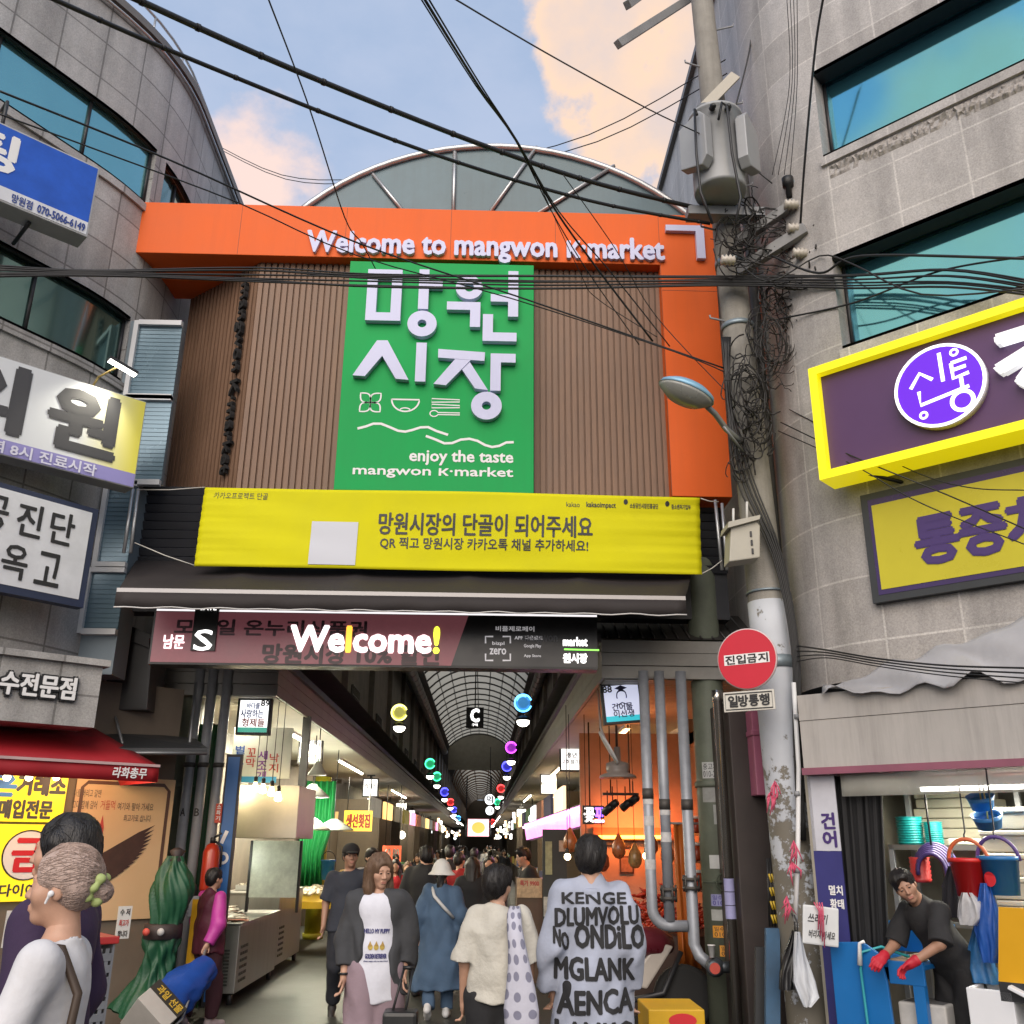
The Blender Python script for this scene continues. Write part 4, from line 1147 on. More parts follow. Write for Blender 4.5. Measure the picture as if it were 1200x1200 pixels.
for (x0, y0, x1, y1, Y, s, lab) in ((568, 930, 580, 944, 62, '먹', 'round white lit food sign among the far hanging signs'), (569, 945, 579, 955, 62, '11', 'square white lit sign under the round food sign'), (587, 932, 600, 944, 66, '일번지', 'dark lit sign with white writing right of the round food sign')):
 p = YP(Y); u0, v0 = p.uv(x0, y1); u1, v1 = p.uv(x1, y0); t = empty('hanging_sign', p.w((u0 + u1) / 2, v1), lab, 'sign')
 if 'round' in lab:
  m = MB(p.T); m.lathe([(.02, -.12), ((u1 - u0) / 2, -.12), ((u1 - u0) / 2, 0), (.02, 0)], 20, ((u0 + u1) / 2, (v0 + v1) / 2, 0))
 else:
  m = MB(p.T); m.box(u0, u1, v0, v1, -.12, 0)
 m.build('case', BLACK if 'dark' in lab else glow('far_sign_white', (.95, .97, 1), 1.3), t)
 m = MB(p.T); letter(m, s, u0 + .12, u1 - .12, v0 + .15, v1 - .15, .02, .04); m.build('lettering', WL_ if 'dark' in lab else INK, t)
 m = MB(p.T); m.cyl(((u0 + u1) / 2, v1, -.06), ((u0 + u1) / 2, 7.4, -.06), .02); m.build('rod', DARKM, t)
# coloured ring lanterns over dome lamps
def lantern(px, py, r, ly, col, cname, sg, lab):
 Y = .245 * 1160 / r; c = PY(px, py, Y); lc = PY(px, ly, Y)
 t = empty('ring_lantern', c, lab, 'lantern', 'coloured ring lanterns on arms along the lane')
 g_ = glow('neon_' + cname, col, 2.6)
 m = MB()
 for rr, dz, a0, a1 in ((.225, 0, 20, 340), (.15, .03, 60, 300)):
  m.tube([c + Vector((rr * math.cos(R(a0 + (a1 - a0) * k / 20)), -.03, rr * math.sin(R(a0 + (a1 - a0) * k / 20)) + dz)) for k in range(21)], .024, 6)
 m.build('ring', g_, t)
 m = MB(); m.ball(c + Vector((0, .05, 0)), .20, 14); m.build('globe', glow('globe_' + cname, tuple(k * .5 for k in col), .5), t)
 s = .245 / r * 10 / .245 * .02 + .0
 m = MB(); m.lathe([(.015, .17), (.16, .13), (.21, .06), (.22, .03)], 16, lc); m.tube([lc + Vector((0, 0, .16)), c - Vector((0, 0, .2))], .02, 5); m.build('shade', DARKM, t)
 m = MB(); m.ball(lc + Vector((0, 0, .0)), .17, 12, (1, 1, .75)); m.build('bulb', glow('bulb_white', (1, .93, .80), 6), t)
 xw = CL[0] if sg < 0 else CR[0]
 if abs(c.x - xw) > .05:
  m = MB(); m.tube([lc + Vector((0, 0, .12)), Vector((xw + sg * .02, Y, lc.z + .12))], .02, 5); m.build('arm', GREYP, t)
LN = ((468, 835, 10, 853, (.85, .80, .18), 'yellow', -1, 'yellow ring lantern, nearest on the left of the lane'), (613, 824, 11, 846, (.10, .45, 1), 'blue', 1, 'pale blue ring lantern, nearest on the right of the lane'),
      (504, 895, 6.2, 910, (.05, .75, .3), 'green', -1, 'green ring lantern behind the yellow one'), (512, 910, 5.4, 921, (.05, .7, .25), 'green', -1, 'second green ring lantern, a little lower and farther'),
      (599, 876, 7, 893, (.6, .06, .85), 'purple', 1, 'purple ring lantern behind the pale blue one'), (594, 898, 6.1, 911, (.08, .08, .95), 'deepblue', 1, 'deep blue ring lantern just below the purple one'),
      (521, 928, 5, 937, (.08, .08, .95), 'deepblue', -1, 'deep blue ring lantern left of the lane below the greens'), (528, 940, 4.2, 947, (.9, .05, .05), 'red', -1, 'red ring lantern left of the lane'),
      (587, 924, 4.8, 934, (.95, .12, .06), 'red', 1, 'red ring lantern right of the lane'), (532, 949, 3.6, 955, (.08, .1, .95), 'deepblue', -1, 'small far blue ring lantern under the red one'),
      (537, 959, 3.1, 964, (.1, .3, .95), 'blue', -1, 'smallest far blue ring lantern left of the screen'), (583, 940, 3.9, 946, (.08, .6, .2), 'green', 1, 'green ring lantern right of the lane by the round sign'), (577, 963, 2.9, 968, (.9, .1, .05), 'red', 1, 'small far red ring lantern beside the screen'))
for a in LN: lantern(*a)
# far shop lights: little lit boxes and bulbs on both sides
rnd = random.Random(5)
for i in range(60):
 sg = -1 if i % 2 else 1; Y = 24 + i * 1.7 + rnd.random() * 2
 x = (CL[0] - .25 - .5 * rnd.random()) if sg < 0 else (CR[0] + .2 + .5 * rnd.random()); z = 1.9 + rnd.random() * 1.0
 col = rnd.choice([(1, .9, .75), (1, .95, .9), (1, .7, .35), (.9, 1, .95), (1, .55, .25), (1, .85, .6)])
 t = empty('shop_light', (x, Y, z), 'small glowing shop light deep in the lane', 'lamp', 'glowing shop lights deep in the lane')
 m = MB()
 if rnd.random() < .45: m.ball((x, Y, z), .13, 10)
 else: m.box(x - .05, x + .05, Y, Y + .9, z - .12, z + .12)
 m.build('glow_face', glow('shopglow_%d' % (hash(col) % 97), col, 2.5), t)
 m = MB(); m.cyl((x, Y + .3, z + .12), (x, Y + .3, 2.95), .012); m.build('hanger', DARKM, t)
# end of the lane
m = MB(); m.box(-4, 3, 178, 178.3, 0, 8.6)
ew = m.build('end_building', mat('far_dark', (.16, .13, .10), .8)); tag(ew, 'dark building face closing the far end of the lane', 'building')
# ------------------------------------------------------------------ signs on the left building
def wall_plane(wall, px, py, out, deg):
 u, z = wall.hit(px, py); return AP(wall.pt(u, z, out), deg)
def text_on(pl, s, x0, x1, y0, y1, name, m, par, bold=.03, d=.006, xm=None, depth=0.0):
 """pixel box read at the text's middle column"""
 xm = (x0 + x1) / 2 if xm is None else xm; ym = (y0 + y1) / 2
 mb = MB(pl.T); letter(mb, s, pl.uv(x0, ym)[0], pl.uv(x1, ym)[0], pl.uv(xm, y1)[1], pl.uv(xm, y0)[1], d, bold, depth)
 return mb.build(name, m, par)
BS = wall_plane(LB, 108, 240, 1.0, 48)
u1 = (BS.uv(117, 197)[0] + BS.uv(103, 280)[0]) / 2; v1 = BS.uv(117, 197)[1]; v0 = BS.uv(103, 278)[1]; vs = BS.uv(106, 262)[1]
t = empty('wall_sign', BS.w(u1 - 1, v0), 'blue box sign with a white phone number strip, highest on the left building', 'sign')
m = MB(BS.T); m.box(u1 - 2.6, u1, v0, v1, -.26, -.004); m.build('case', mat('sign_case', (.40, .41, .42), .5), t, bevel=.01)
m = MB(BS.T); m.add([(u1 - 2.6, vs, 0), (u1 - .02, vs, 0), (u1 - .02, v1 - .02, 0), (u1 - 2.6, v1 - .02, 0)], [(0, 1, 2, 3)]); m.build('blue_face', glow('blue_face', (.006, .058, .33), .22, .35), t)
m = MB(BS.T); m.add([(u1 - 2.6, v0 + .02, 0), (u1 - .02, v0 + .02, 0), (u1 - .02, vs, 0), (u1 - 2.6, vs, 0)], [(0, 1, 2, 3)]); m.build('white_strip', mat('sign_white', (.66, .68, .72), .4), t)
def at_u(pl, s, ua, ub, va, vb, name, mm, par, bold=.03, d=.006):
 mb = MB(pl.T); letter(mb, s, ua, ub, va, vb, d, bold); return mb.build(name, mm, par)
NAVB = mat('navy_text', (.02, .05, .25), .5, 0, 0)
ua, ub = BS.uv(13, 235)[0], BS.uv(99, 268)[0]; hh = vs - v0
at_u(BS, '망원점', ua, ua + (ub - ua) * .27, v0 + hh * .22, v0 + hh * .80, 'lettering', NAVB, t, .02); at_u(BS, '070-5066-6149', ua + (ub - ua) * .34, ub, v0 + hh * .25, v0 + hh * .78, 'phone_number', NAVB, t, .03)
cu = BS.uv(18, 185)[0]; ch = (v1 - vs) * .62
at_u(BS, '케팅', cu - ch * 2.1, cu, vs + (v1 - vs) * .22, vs + (v1 - vs) * .22 + ch, 'lettering', WHITE, t, .045)
m = MB(BS.T); m.tube([(u1 - .9, v1, -.13), (u1 - .9, v1 + .35, -.13), (u1 - .9, v1 + .36, -.3)], .018, 6); m.tube([(u1 - .5, v0 - .02, -.13), (u1 - .5, v0 - .02, -.6)], .02, 6); m.build('bracket', DARKM, t)
CS = wall_plane(LB, 150, 520, 1.35, 48)
u1 = (CS.uv(173, 472)[0] + CS.uv(156, 572)[0]) / 2; v1 = CS.uv(172, 471)[1]; v0 = CS.uv(156, 572)[1]; vs = CS.uv(160, 556)[1]
t = empty('wall_sign', CS.w(u1 - 1, v0), 'pale clinic sign with huge black letters, yellow right end and lavender bottom strip', 'sign')
m = MB(CS.T); m.box(u1 - 2.8, u1, v0, v1, -.22, -.004); m.build('case', mat('sign_case', (.4, .41, .42)), t, bevel=.01)
cf = mat('clinic_face', (.64, .67, .70), .35, 0, 0)
N_ = cf.node_tree.nodes; L_ = cf.node_tree.links; bs_ = N_['Principled BSDF']
uvn = N_.new('ShaderNodeUVMap'); sx = N_.new('ShaderNodeSeparateXYZ'); L_.new(uvn.outputs[0], sx.inputs[0])
mr = N_.new('ShaderNodeMapRange'); mr.inputs['From Min'].default_value = u1 - .62; mr.inputs['From Max'].default_value = u1 - .05; L_.new(sx.outputs[0], mr.inputs['Value'])
mx = N_.new('ShaderNodeMix'); mx.data_type = 'RGBA'; mx.inputs[6].default_value = (.64, .67, .70, 1); mx.inputs[7].default_value = (.72, .66, .10, 1); L_.new(mr.outputs[0], mx.inputs[0]); L_.new(mx.outputs[2], bs_.inputs['Base Color'])
m = MB(CS.T); m.add([(u1 - 2.8, vs, 0), (u1 - .01, vs, 0), (u1 - .01, v1 - .01, 0), (u1 - 2.8, v1 - .01, 0)], [(0, 1, 2, 3)]); m.build('face', cf, t)
m = MB(CS.T); m.add([(u1 - 2.8, v0 + .01, 0), (u1 - .01, v0 + .01, 0), (u1 - .01, vs, 0), (u1 - 2.8, vs, 0)], [(0, 1, 2, 3)]); m.build('lavender_strip', mat('lavender', (.26, .24, .52), .4, 0, .05), t)
ch = (v1 - vs); ua, ub = CS.uv(58, 490)[0], CS.uv(136, 500)[0]
at_u(CS, '원', ua, ub, vs + ch * .10, vs + ch * .88, 'lettering', INKD, t, .055); at_u(CS, '의', ua - (ub - ua) * 1.55, ua - (ub - ua) * .40, vs + ch * .10, vs + ch * .90, 'lettering', INKD, t, .055)
ua, ub = CS.uv(11, 533)[0], CS.uv(112, 555)[0]; hh = vs - v0
at_u(CS, '8시 진료시작', ua, ub, v0 + hh * .12, v0 + hh * .88, 'lettering', mat('pale_lilac', (.62, .62, .75), .5, 0, 0), t, .03); at_u(CS, '저녁', ua - .32, ua - .06, v0 + hh * .12, v0 + hh * .88, 'lettering', mat('pale_lilac', (.62, .62, .75)), t, .03)
lx = CS.uv(122, 452)[0]
lp = empty('sign_lamp', CS.w(lx, v1), 'small bright arm lamp over the clinic sign with huge black letters', 'lamp')
m = MB(CS.T); m.tube([(lx - .1, v1 - .04, -.1), (lx - .08, v1 + .08, .05), (lx + .02, v1 + .16, .22)], .012, 6); m.build('arm', mat('brass_arm', (.5, .38, .15), .4, .6), lp)
m = MB(CS.T); m.bbox((lx + .06, v1 + .17, .26), (.30, .03, .09), R(-14)); m.build('head', DARKM, lp)
m = MB(CS.T); m.bbox((lx + .06, v1 + .152, .26), (.28, .012, .07), R(-14)); m.build('bulb', glow('sign_lamp_white', (1, .97, .88), 7), lp)
d = bpy.data.lights.new('lamp_light', 'SPOT'); d.energy = 22; d.color = (1, .93, .75); d.spot_size = R(95); d.spot_blend = .8; d.shadow_soft_size = .05
o = bpy.data.objects.new('lamp_light', d); COL.objects.link(o); o.parent = lp; o.matrix_parent_inverse = wm(lp).inverted()
o.location = CS.w(lx + .02, v1 + .14, .30); o.rotation_euler = (CS.w(lx - .1, v1 - .45, 0) - Vector(o.location)).to_track_quat('-Z', 'Y').to_euler()
WS = wall_plane(LB, 100, 650, .75, 40)
u1 = (WS.uv(118, 600)[0] + WS.uv(95, 712)[0]) / 2; v1 = WS.uv(118, 598)[1]; v0 = WS.uv(95, 712)[1]
t = empty('wall_sign', WS.w(u1 - 1, v0), 'white board with two rows of black letters in a dark frame below the clinic sign', 'sign')
m = MB(WS.T); m.box(u1 - 2.4, u1, v0, v1, -.12, 0); m.build('frame', mat('navy_frame', (.02, .03, .07), .5), t)
m = MB(WS.T); m.add([(u1 - 2.4, v0 + .07, .004), (u1 - .06, v0 + .07, .004), (u1 - .06, v1 - .05, .004), (u1 - 2.4, v1 - .05, .004)], [(0, 1, 2, 3)]); m.build('face', mat('sign_white', (.66, .68, .72)), t)
h_ = v1 - v0
for (s, xr_, ya, yb_, xl_) in (('공진단', 83, .56, .87, -12), ('경옥고', 75, .14, .45, -17)):
 ub = WS.uv(xr_, 640)[0]; cw = h_ * .245
 for k, chh in enumerate(s[::-1]):
  at_u(WS, chh, ub - cw * .92 - k * cw * 1.28, ub - k * cw * 1.28, v0 + h_ * ya, v0 + h_ * yb_, 'lettering', INK, t, .02, .009)
# stone fascia with raised letters over the gold shop
SH = AP(PY(190, 1000, 10.6), 50)
FS = SH.off(.95)
fa = empty('shop_fascia', FS.w(-1, FS.uv(60, 820)[1]), 'grey stone fascia with raised white outlined letters over the red awning', 'fascia')
u1 = FS.uv(118, 800)[0]; v1 = FS.uv(90, 778)[1]; v0 = FS.uv(100, 852)[1]
m = MB(FS.T); m.box(u1 - 3, u1, v0, v1, -.5, 0); m.box(u1 - 3, u1 + .05, v1, v1 + .06, -.5, .06); m.build('stone', GRANL, fa)
ua, ub = FS.uv(0, 795)[0], FS.uv(86, 812)[0]; va, vb = FS.uv(43, 817)[1], FS.uv(43, 791)[1]
m = MB(FS.T); letter(m, '수전문점', ua, ub, va, vb, .002, .13, .03); m.build('letter_outline', BLACK, fa)
m = MB(FS.T); letter(m, '수전문점', ua, ub, va, vb, .036, .035, .012); m.build('lettering', WHITE, fa)
# slate coloured metal box and soffit above the small awning, and the dark void behind
bx = empty('metal_cabinet', PY(145, 835, 10.2), 'dark grey sloped metal box fixed beside the white outlined letters on the left', 'cabinet')
m = MB(YP(10.2).T); q = [YP(10.2).uv(*p) for p in ((120, 832), (172, 832), (180, 745), (150, 732), (120, 737))]; m.prism(q, -.5, 0); m.build('shell', mat('slate_metal', (.055, .057, .06), .5, .3, .15), bx, bevel=.01)
m = MB(YP(10.2).T); q = [YP(10.2).uv(*p) for p in ((128, 737), (146, 733), (176, 748), (176, 760), (145, 748), (128, 752))]; m.prism(q, .002, .03); m.build('lid', mat('slate_metal', (.055, .057, .06)), bx)
# ------------------------------------------------------------------ signs on the right building
PSN = AP(PY(955, 500, 7.55), 134)
u0, _, v0, v1 = PSN.uv(948, 432)[0], 0, PSN.uv(959, 563)[1], PSN.uv(948, 432)[1]
u0 = (u0 + PSN.uv(959, 563)[0]) / 2
t = empty('wall_sign', PSN.w(u0 + 1, v0), 'purple sign in a bright yellow frame with a round white ringed emblem', 'sign')
w = .075
m = MB(PSN.T); U = u0 + 3.2
m.box(u0, U, v0, v0 + w, -.30, 0); m.box(u0, U, v1 - w, v1, -.30, 0); m.box(u0, u0 + w, v0 + w, v1 - w, -.30, 0)
m.build('frame', glow('yellow_frame', (.95, .78, .005), .30), t)
m = MB(PSN.T); m.box(u0 + w, U, v0 + w, v1 - w, -.29, -.085); m.build('panel', mat('purple_panel', (.085, .035, .115), .4, 0, .05), t)
c = PSN.uv(1100, 451); rr = (v1 - v0) * .335
m = MB(PSN.T); m.lathe([(rr, -.085), (rr, -.012)], 40, (c[0], c[1], 0)); m.build('emblem_rim', mat('emblem_side', (.62, .60, .66), .4), t)
m = MB(PSN.T); m.add([(c[0] + rr * .99 * math.cos(k * .1571), c[1] + rr * .99 * math.sin(k * .1571), -.009) for k in range(40)], [list(range(40))]); m.build('emblem_face', glow('emblem_purple', (.12, .008, .62), .3), t)
m = MB(PSN.T); ringmesh(m, c, rr * .93, rr, -.009, -.004, 40)
e = lambda x, y: (c[0] + (x - 0) * rr, c[1] + y * rr)
st = rr * .085
for pts in ([(-.62, .10), (-.38, .42), (-.12, .18)], [(.10, .78), (.10, .06)], [(-.45, -.02), (-.45, -.36), (.62, -.22)], [(.32, .44), (.32, .06), (.66, .10)], [(.32, .44), (.66, .46)], [(.32, .26), (.62, .28)], [(.48, .06), (.48, -.22)]):
 stroke(m, [e(*p) for p in pts], st, -.006)
ringmesh(m, e(.44, -.52), rr * .18, rr * .27, -.008, -.004, 24); ringmesh(m, e(.42, .68), rr * .05, rr * .10, -.008, -.004, 14); ringmesh(m, e(-.42, -.62), rr * .05, rr * .10, -.008, -.004, 14)
m.build('emblem_mark', glow('emblem_white', (.95, .95, .95), .7), t)
ua = PSN.uv(1166, 420)[0]
m = MB(PSN.T); letter(m, '경희', ua, ua + 1.55, c[1] - rr * .72, c[1] + rr * .86, -.085, .05, .075); m.build('lettering', glow('letter_white', (.93, .94, .96), .3), t)
m = MB(PSN.T)
for uu in (u0 + .35, u0 + 1.6): m.tube([(uu, v0 + .02, -.15), (uu + .25, v0 - .05, -.5), (uu + .25, v0 - .05, -.75)], .018, 6)
m.build('bracket', DARKM, t)
YS = wall_plane(RB, 1020, 650, .05, 134)
u0 = (YS.uv(1010, 583)[0] + YS.uv(1024, 708)[0]) / 2; v1 = YS.uv(1010, 582)[1]; v0 = YS.uv(1024, 708)[1]
t = empty('window_sign', YS.w(u0 + 1, v0), 'lime yellow window poster with dark violet border below the purple sign', 'sign')
m = MB(YS.T); m.box(u0, u0 + 3.2, v0, v1, -.3, .03); m.build('frame', mat('black_frame', (.03, .035, .04), .4), t)
m = MB(YS.T); m.add([(u0 + .06, v0 + .06, .034), (u0 + 3.2, v0 + .06, .034), (u0 + 3.2, v1 - .06, .034), (u0 + .06, v1 - .06, .034)], [(0, 1, 2, 3)]); m.build('violet_border', mat('violet_film', (.04, .022, .11), .25, 0, .1), t)
a = (YS.uv(1023, 592)[0] + YS.uv(1035, 692)[0]) / 2
ya, yb_ = YS.uv(1035, 692)[1], YS.uv(1023, 594)[1]
m = MB(YS.T); m.add([(a, ya, .038), (u0 + 3.2, ya, .038), (u0 + 3.2, yb_, .038), (a, yb_, .038)], [(0, 1, 2, 3)]); m.build('yellow_face', mat('lime_film', (.56, .50, .022), .3, 0, .05), t)
ua, ub = YS.uv(1074, 620)[0], YS.uv(1124, 612)[0]
for k, s in enumerate('통증치료'):
 at_u(YS, s, ua + (ub - ua) * k * 1.04, ua + (ub - ua) * (k * 1.04 + .96), ya + (yb_ - ya) * .20, ya + (yb_ - ya) * .72, 'lettering', mat('violet_print', (.06, .03, .16), .5, 0, 0), t, .055, .043)
# ------------------------------------------------------------------ utility pole
PB, PT = PY(925, 950, 8.5), PY(828, 50, 8.5)
ax = (PT - PB) / (PT.z - PB.z)
def pole_at(z): return PB + ax * (z - PB.z)
pole = empty('utility_pole', pole_at(0), 'tall grey concrete utility pole leaning left, peeling pale paint on its lower half', 'pole')
PCONC = mat('pole_concrete', (.30, .285, .255), .85, 0, .18, 5, .45, 70, dirt=.3, streak=.3)
zs = np.linspace(0, 12.2, 26)
def prad(z): return .195 - .0062 * z
m = MB(); m.tube([pole_at(z) for z in zs], [prad(z) for z in zs], 28); m.build('shaft', PCONC, pole)
pp = mat('peeling_paint', (.50, .53, .58), .6, 0, .06, 3)
N_ = pp.node_tree.nodes; L_ = pp.node_tree.links; bs_ = N_['Principled BSDF']; old = bs_.inputs['Base Color'].links[0].from_socket
tcn = N_.new('ShaderNodeTexCoord'); nz_ = N_.new('ShaderNodeTexNoise'); nz_.inputs['Scale'].default_value = 7; nz_.inputs['Detail'].default_value = 10; nz_.inputs['Roughness'].default_value = .72; L_.new(tcn.outputs['Object'], nz_.inputs['Vector'])
sz_ = N_.new('ShaderNodeSeparateXYZ'); L_.new(tcn.outputs['Object'], sz_.inputs[0])
mr = N_.new('ShaderNodeMapRange'); mr.inputs['From Min'].default_value = 1.2; mr.inputs['From Max'].default_value = 2.9; mr.inputs['To Min'].default_value = .17; mr.inputs['To Max'].default_value = -.06; L_.new(sz_.outputs['Z'], mr.inputs['Value'])
ad = N_.new('ShaderNodeMath'); ad.operation = 'ADD'; L_.new(nz_.outputs['Fac'], ad.inputs[0]); L_.new(mr.outputs[0], ad.inputs[1])
gt_ = N_.new('ShaderNodeMapRange'); gt_.inputs['From Min'].default_value = .56; gt_.inputs['From Max'].default_value = .60; L_.new(ad.outputs[0], gt_.inputs['Value'])
mx = N_.new('ShaderNodeMix'); mx.data_type = 'RGBA'; L_.new(gt_.outputs[0], mx.inputs[0]); L_.new(old, mx.inputs[6]); mx.inputs[7].default_value = (.17, .155, .125, 1); L_.new(mx.outputs[2], bs_.inputs['Base Color'])
bp = N_.new('ShaderNodeBump'); bp.inputs['Strength'].default_value = .5; bp.inputs['Distance'].default_value = .006; bp.invert = True; L_.new(gt_.outputs[0], bp.inputs['Height']); L_.new(bp.outputs[0], bs_.inputs['Normal'])
zt_ = PY(900, 700, 8.3).z
m = MB(); zz = np.linspace(0.02, zt_, 14); m.tube([pole_at(z) for z in zz], [prad(z) + .006 for z in zz], 28); m.build('painted_wrap', pp, pole)
m = MB()
for z, hgt_ in ((PY(905, 780, 8.3).z, .11), (PY(862, 375, 8.3).z, .05), (PY(855, 300, 8.3).z, .06), (PY(893, 690, 8.3).z, .02), (PY(848, 240, 8.3).z, .06)):
 m.tube([pole_at(z), pole_at(z + hgt_)], prad(z) + .014, 28)
m.build('clamp_band', mat('galvanised', (.26, .32, .36), .45, .5, .15, dirt=.2), pole)
# step bolts
m = MB()
for i in range(9):
 z = 6.8 + i * .55; p = pole_at(z); sgn = 1 if i % 2 else -1; m.tube([p, p + Vector((sgn * .30, -.1, 0)), p + Vector((sgn * .30, -.1, .03))], .011, 6)
m.build('step_bolt', GREYP, pole)
GALV = mat('galvanised', (.3, .34, .37), .45, .5)
ARMM = mat('cross_arm_grey', (.27, .27, .27), .6, .1, .15, dirt=.25)
def arm(a, b, w_=.075, h_=.09, name='cross_arm', mm=None):
 a, b = Vector(a), Vector(b); d_ = (b - a); L0 = d_.length; d_.normalize()
 q = d_.to_track_quat('X', 'Z').to_matrix().to_4x4(); q.translation = a
 mb = MB(q); mb.box(0, L0, -w_ / 2, w_ / 2, -h_ / 2, h_ / 2); return mb.build(name, mm or ARMM, pole, bevel=.006)
arm(PY(724, 52, 8.1), PY(812, -4, 8.9)); arm(PY(735, 6, 8.0), PY(760, -12, 8.4))
arm(PY(852, 292, 8.45), PY(932, 238, 8.0), .08, .10); arm(PY(862, 320, 8.4), PY(945, 268, 7.9), .08, .12)
arm(PY(826, 125, 8.3), PY(862, 88, 8.3), .03, .12, 'hole_plate', mat('plate_cream', (.45, .42, .36), .6, .2, .1))
arm(PY(932, 212, 8.0), PY(946, 305, 8.0), .05, .05, 'insulator_rack', mat('rack_blue', (.22, .33, .42), .45, .5, .1))
INS = mat('porcelain', (.50, .46, .40), .25, 0, .1)
for (px, py) in ((927, 240), (931, 268), (937, 297), (955, 296), (853, 305)):
 c = PY(px, py, 7.95); m = MB()
 m.lathe([(.02, -.07), (.055, -.06), (.035, -.035), (.06, -.02), (.035, .0), (.06, .02), (.035, .04), (.05, .06), (.015, .075)], 14, c, 'X'); m.build('insulator', INS, pole)
c = PY(923, 212, 8.0); m = MB(); m.lathe([(.03, -.2), (.03, -.08), (.055, -.07), (.06, .03), (.03, .05)], 12, c); m.build('cut_out', BLACK, pole)
c = PY(961, 345, 8.0); m = MB(); m.lathe([(.02, -.07), (.06, -.07), (.06, .05), (.02, .06)], 14, c, 'Y'); m.build('splice_knob', BLACK, pole)
# transformer can with its radiators, hung on the pole
tc0, tc1 = PY(845, 226, 8.0), PY(838, 140, 8.0)
tr = empty('transformer', tc0, 'large grey transformer can with side radiators hung high on the utility pole', 'transformer')
TG = mat('transformer_grey', (.34, .35, .36), .45, .1, .06, dirt=.12)
cc = Vector(((tc0.x + tc1.x) / 2, 8.02, 0)); Hh = tc1.z - tc0.z
m = MB(); m.lathe([(.02, tc0.z), (.255, tc0.z), (.265, tc0.z + .03), (.265, tc1.z - .03), (.285, tc1.z - .02), (.285, tc1.z + .01), (.16, tc1.z + .07), (.02, tc1.z + .08)], 30, cc); m.build('can', TG, tr)
for sg in (-1, 1):
 m = MB(Matrix.Translation(cc) @ Matrix.Rotation(R(sg * -38), 4, 'Z'))
 x = sg * .27; z0, z1 = tc0.z + .12, tc1.z - .14
 m.prism([(0, 0)] * 3, 0, 0) if False else None
 pr = [(-.05, z0 + .07), (.17, z0), (.17, z1), (-.05, z1 - .05)]
 v = [(x + sg * d_, -y_ * 1.0 + .02, zq) for d_ in (0, .11) for (y_, zq) in ((-.17, z0 + .09), (.10, z0), (.17, z0 + .09), (.17, z1 - .09), (.10, z1), (-.17, z1 - .09))]
 f = [(0, 1, 2, 3, 4, 5), (11, 10, 9, 8, 7, 6)] + [(i, i + 6, (i + 1) % 6 + 6, (i + 1) % 6) for i in range(6)]
 if sg < 0: f = [t_[::-1] for t_ in f]
 m.add(v, f, False); m.build('radiator', TG, tr, bevel=.012)
for dx in (-.10, .06):
 m = MB(); q = cc + Vector((dx, -.26, tc1.z - .10)); m.lathe([(.018, 0), (.035, .02), (.02, .04), (.035, .06), (.015, .09)], 10, q, 'Y'); m.build('bushing', BLACK, tr)
m = MB(); q = cc + Vector((-.12, -.05, tc1.z + .02)); m.lathe([(.09, 0), (.09, .09), (.06, .12), (.01, .13)], 14, q); m.build('top_cap', mat('cap_grey', (.14, .145, .15), .5), tr)
m = MB()
for pts in (((817, 135), (814, 128), (816, 180), (821, 225), (835, 262)), ((842, 140), (846, 120), (852, 125), (858, 180), (868, 232), (862, 262))):
 m.tube([PY(x, y, 7.68) for x, y in pts], .014, 6)
m.build('lead', BLACK, tr)
m = MB(); m.box(cc.x - .3, cc.x + .5, 8.18, 8.34, tc0.z - .12, tc0.z - .02); m.build('seat_bracket', GREYP, tr)
# street lamp, junction box, road signs
sl_ = empty('street_lamp', PY(872, 530, 8.3), 'small street lamp with blue topped bowl head on a bent arm from the pole', 'street lamp')
hp = PY(804, 461, 7.9)
m = MB(Matrix.Translation(hp) @ Matrix.Rotation(R(24), 4, 'Y') @ Matrix.Diagonal((1.25, .8, .8, 1))); m.lathe([(.22, 0), (.21, .05), (.15, .11), (.03, .13)], 20, (0, 0, 0)); m.build('hood', mat('lamp_hood_blue', (.22, .42, .58), .35, .2), sl_)
m = MB(Matrix.Translation(hp) @ Matrix.Rotation(R(24), 4, 'Y') @ Matrix.Diagonal((1.25, .8, .8, 1))); m.lathe([(.02, -.13), (.13, -.11), (.20, -.03), (.215, -.004)], 20, (0, 0, 0)); m.build('bowl', mat('lamp_bowl', (.42, .43, .40), .25, 0, .05, trans=.3), sl_)
m = MB(); m.tube([PY(x, y, 7.95 + i * .09) for i, (x, y) in enumerate(((826, 474), (838, 485), (851, 503), (864, 514), (874, 520)))], .028, 8); m.tube([PY(x, y, 8.0 + i * .1) for i, (x, y) in enumerate(((848, 500), (860, 515), (871, 530)))], .014, 6); m.build('arm', mat('lamp_arm', (.24, .25, .26), .4, .4), sl_)
jb = YP(8.12)
t = empty('junction_box', jb.p(870, 662), 'cream plastic junction box with a pitched lid strapped to the pole', 'junction box')
q = [jb.uv(*p) for p in ((853, 660), (889, 655), (889, 618), (884, 612), (855, 620))]
m = MB(jb.T); m.prism(q, -.16, .05); m.build('body', mat('box_cream', (.43, .41, .35), .55, 0, .06, dirt=.15), t, bevel=.012)
m = MB(jb.T); q = [jb.uv(*p) for p in ((850, 622), (887, 612), (888, 607), (851, 615))]; m.prism(q, -.19, .09); m.build('lid', mat('box_cream', (.43, .41, .35)), t)
m = MB(jb.T)
for (x, y) in ((878, 628), (879, 638), (880, 648)): a = jb.uv(x, y); m.box(a[0] - .008, a[0] + .008, a[1] - .025, a[1] + .025, .05, .062)
m.build('latch', DARKM, t)
m = MB(jb.T)
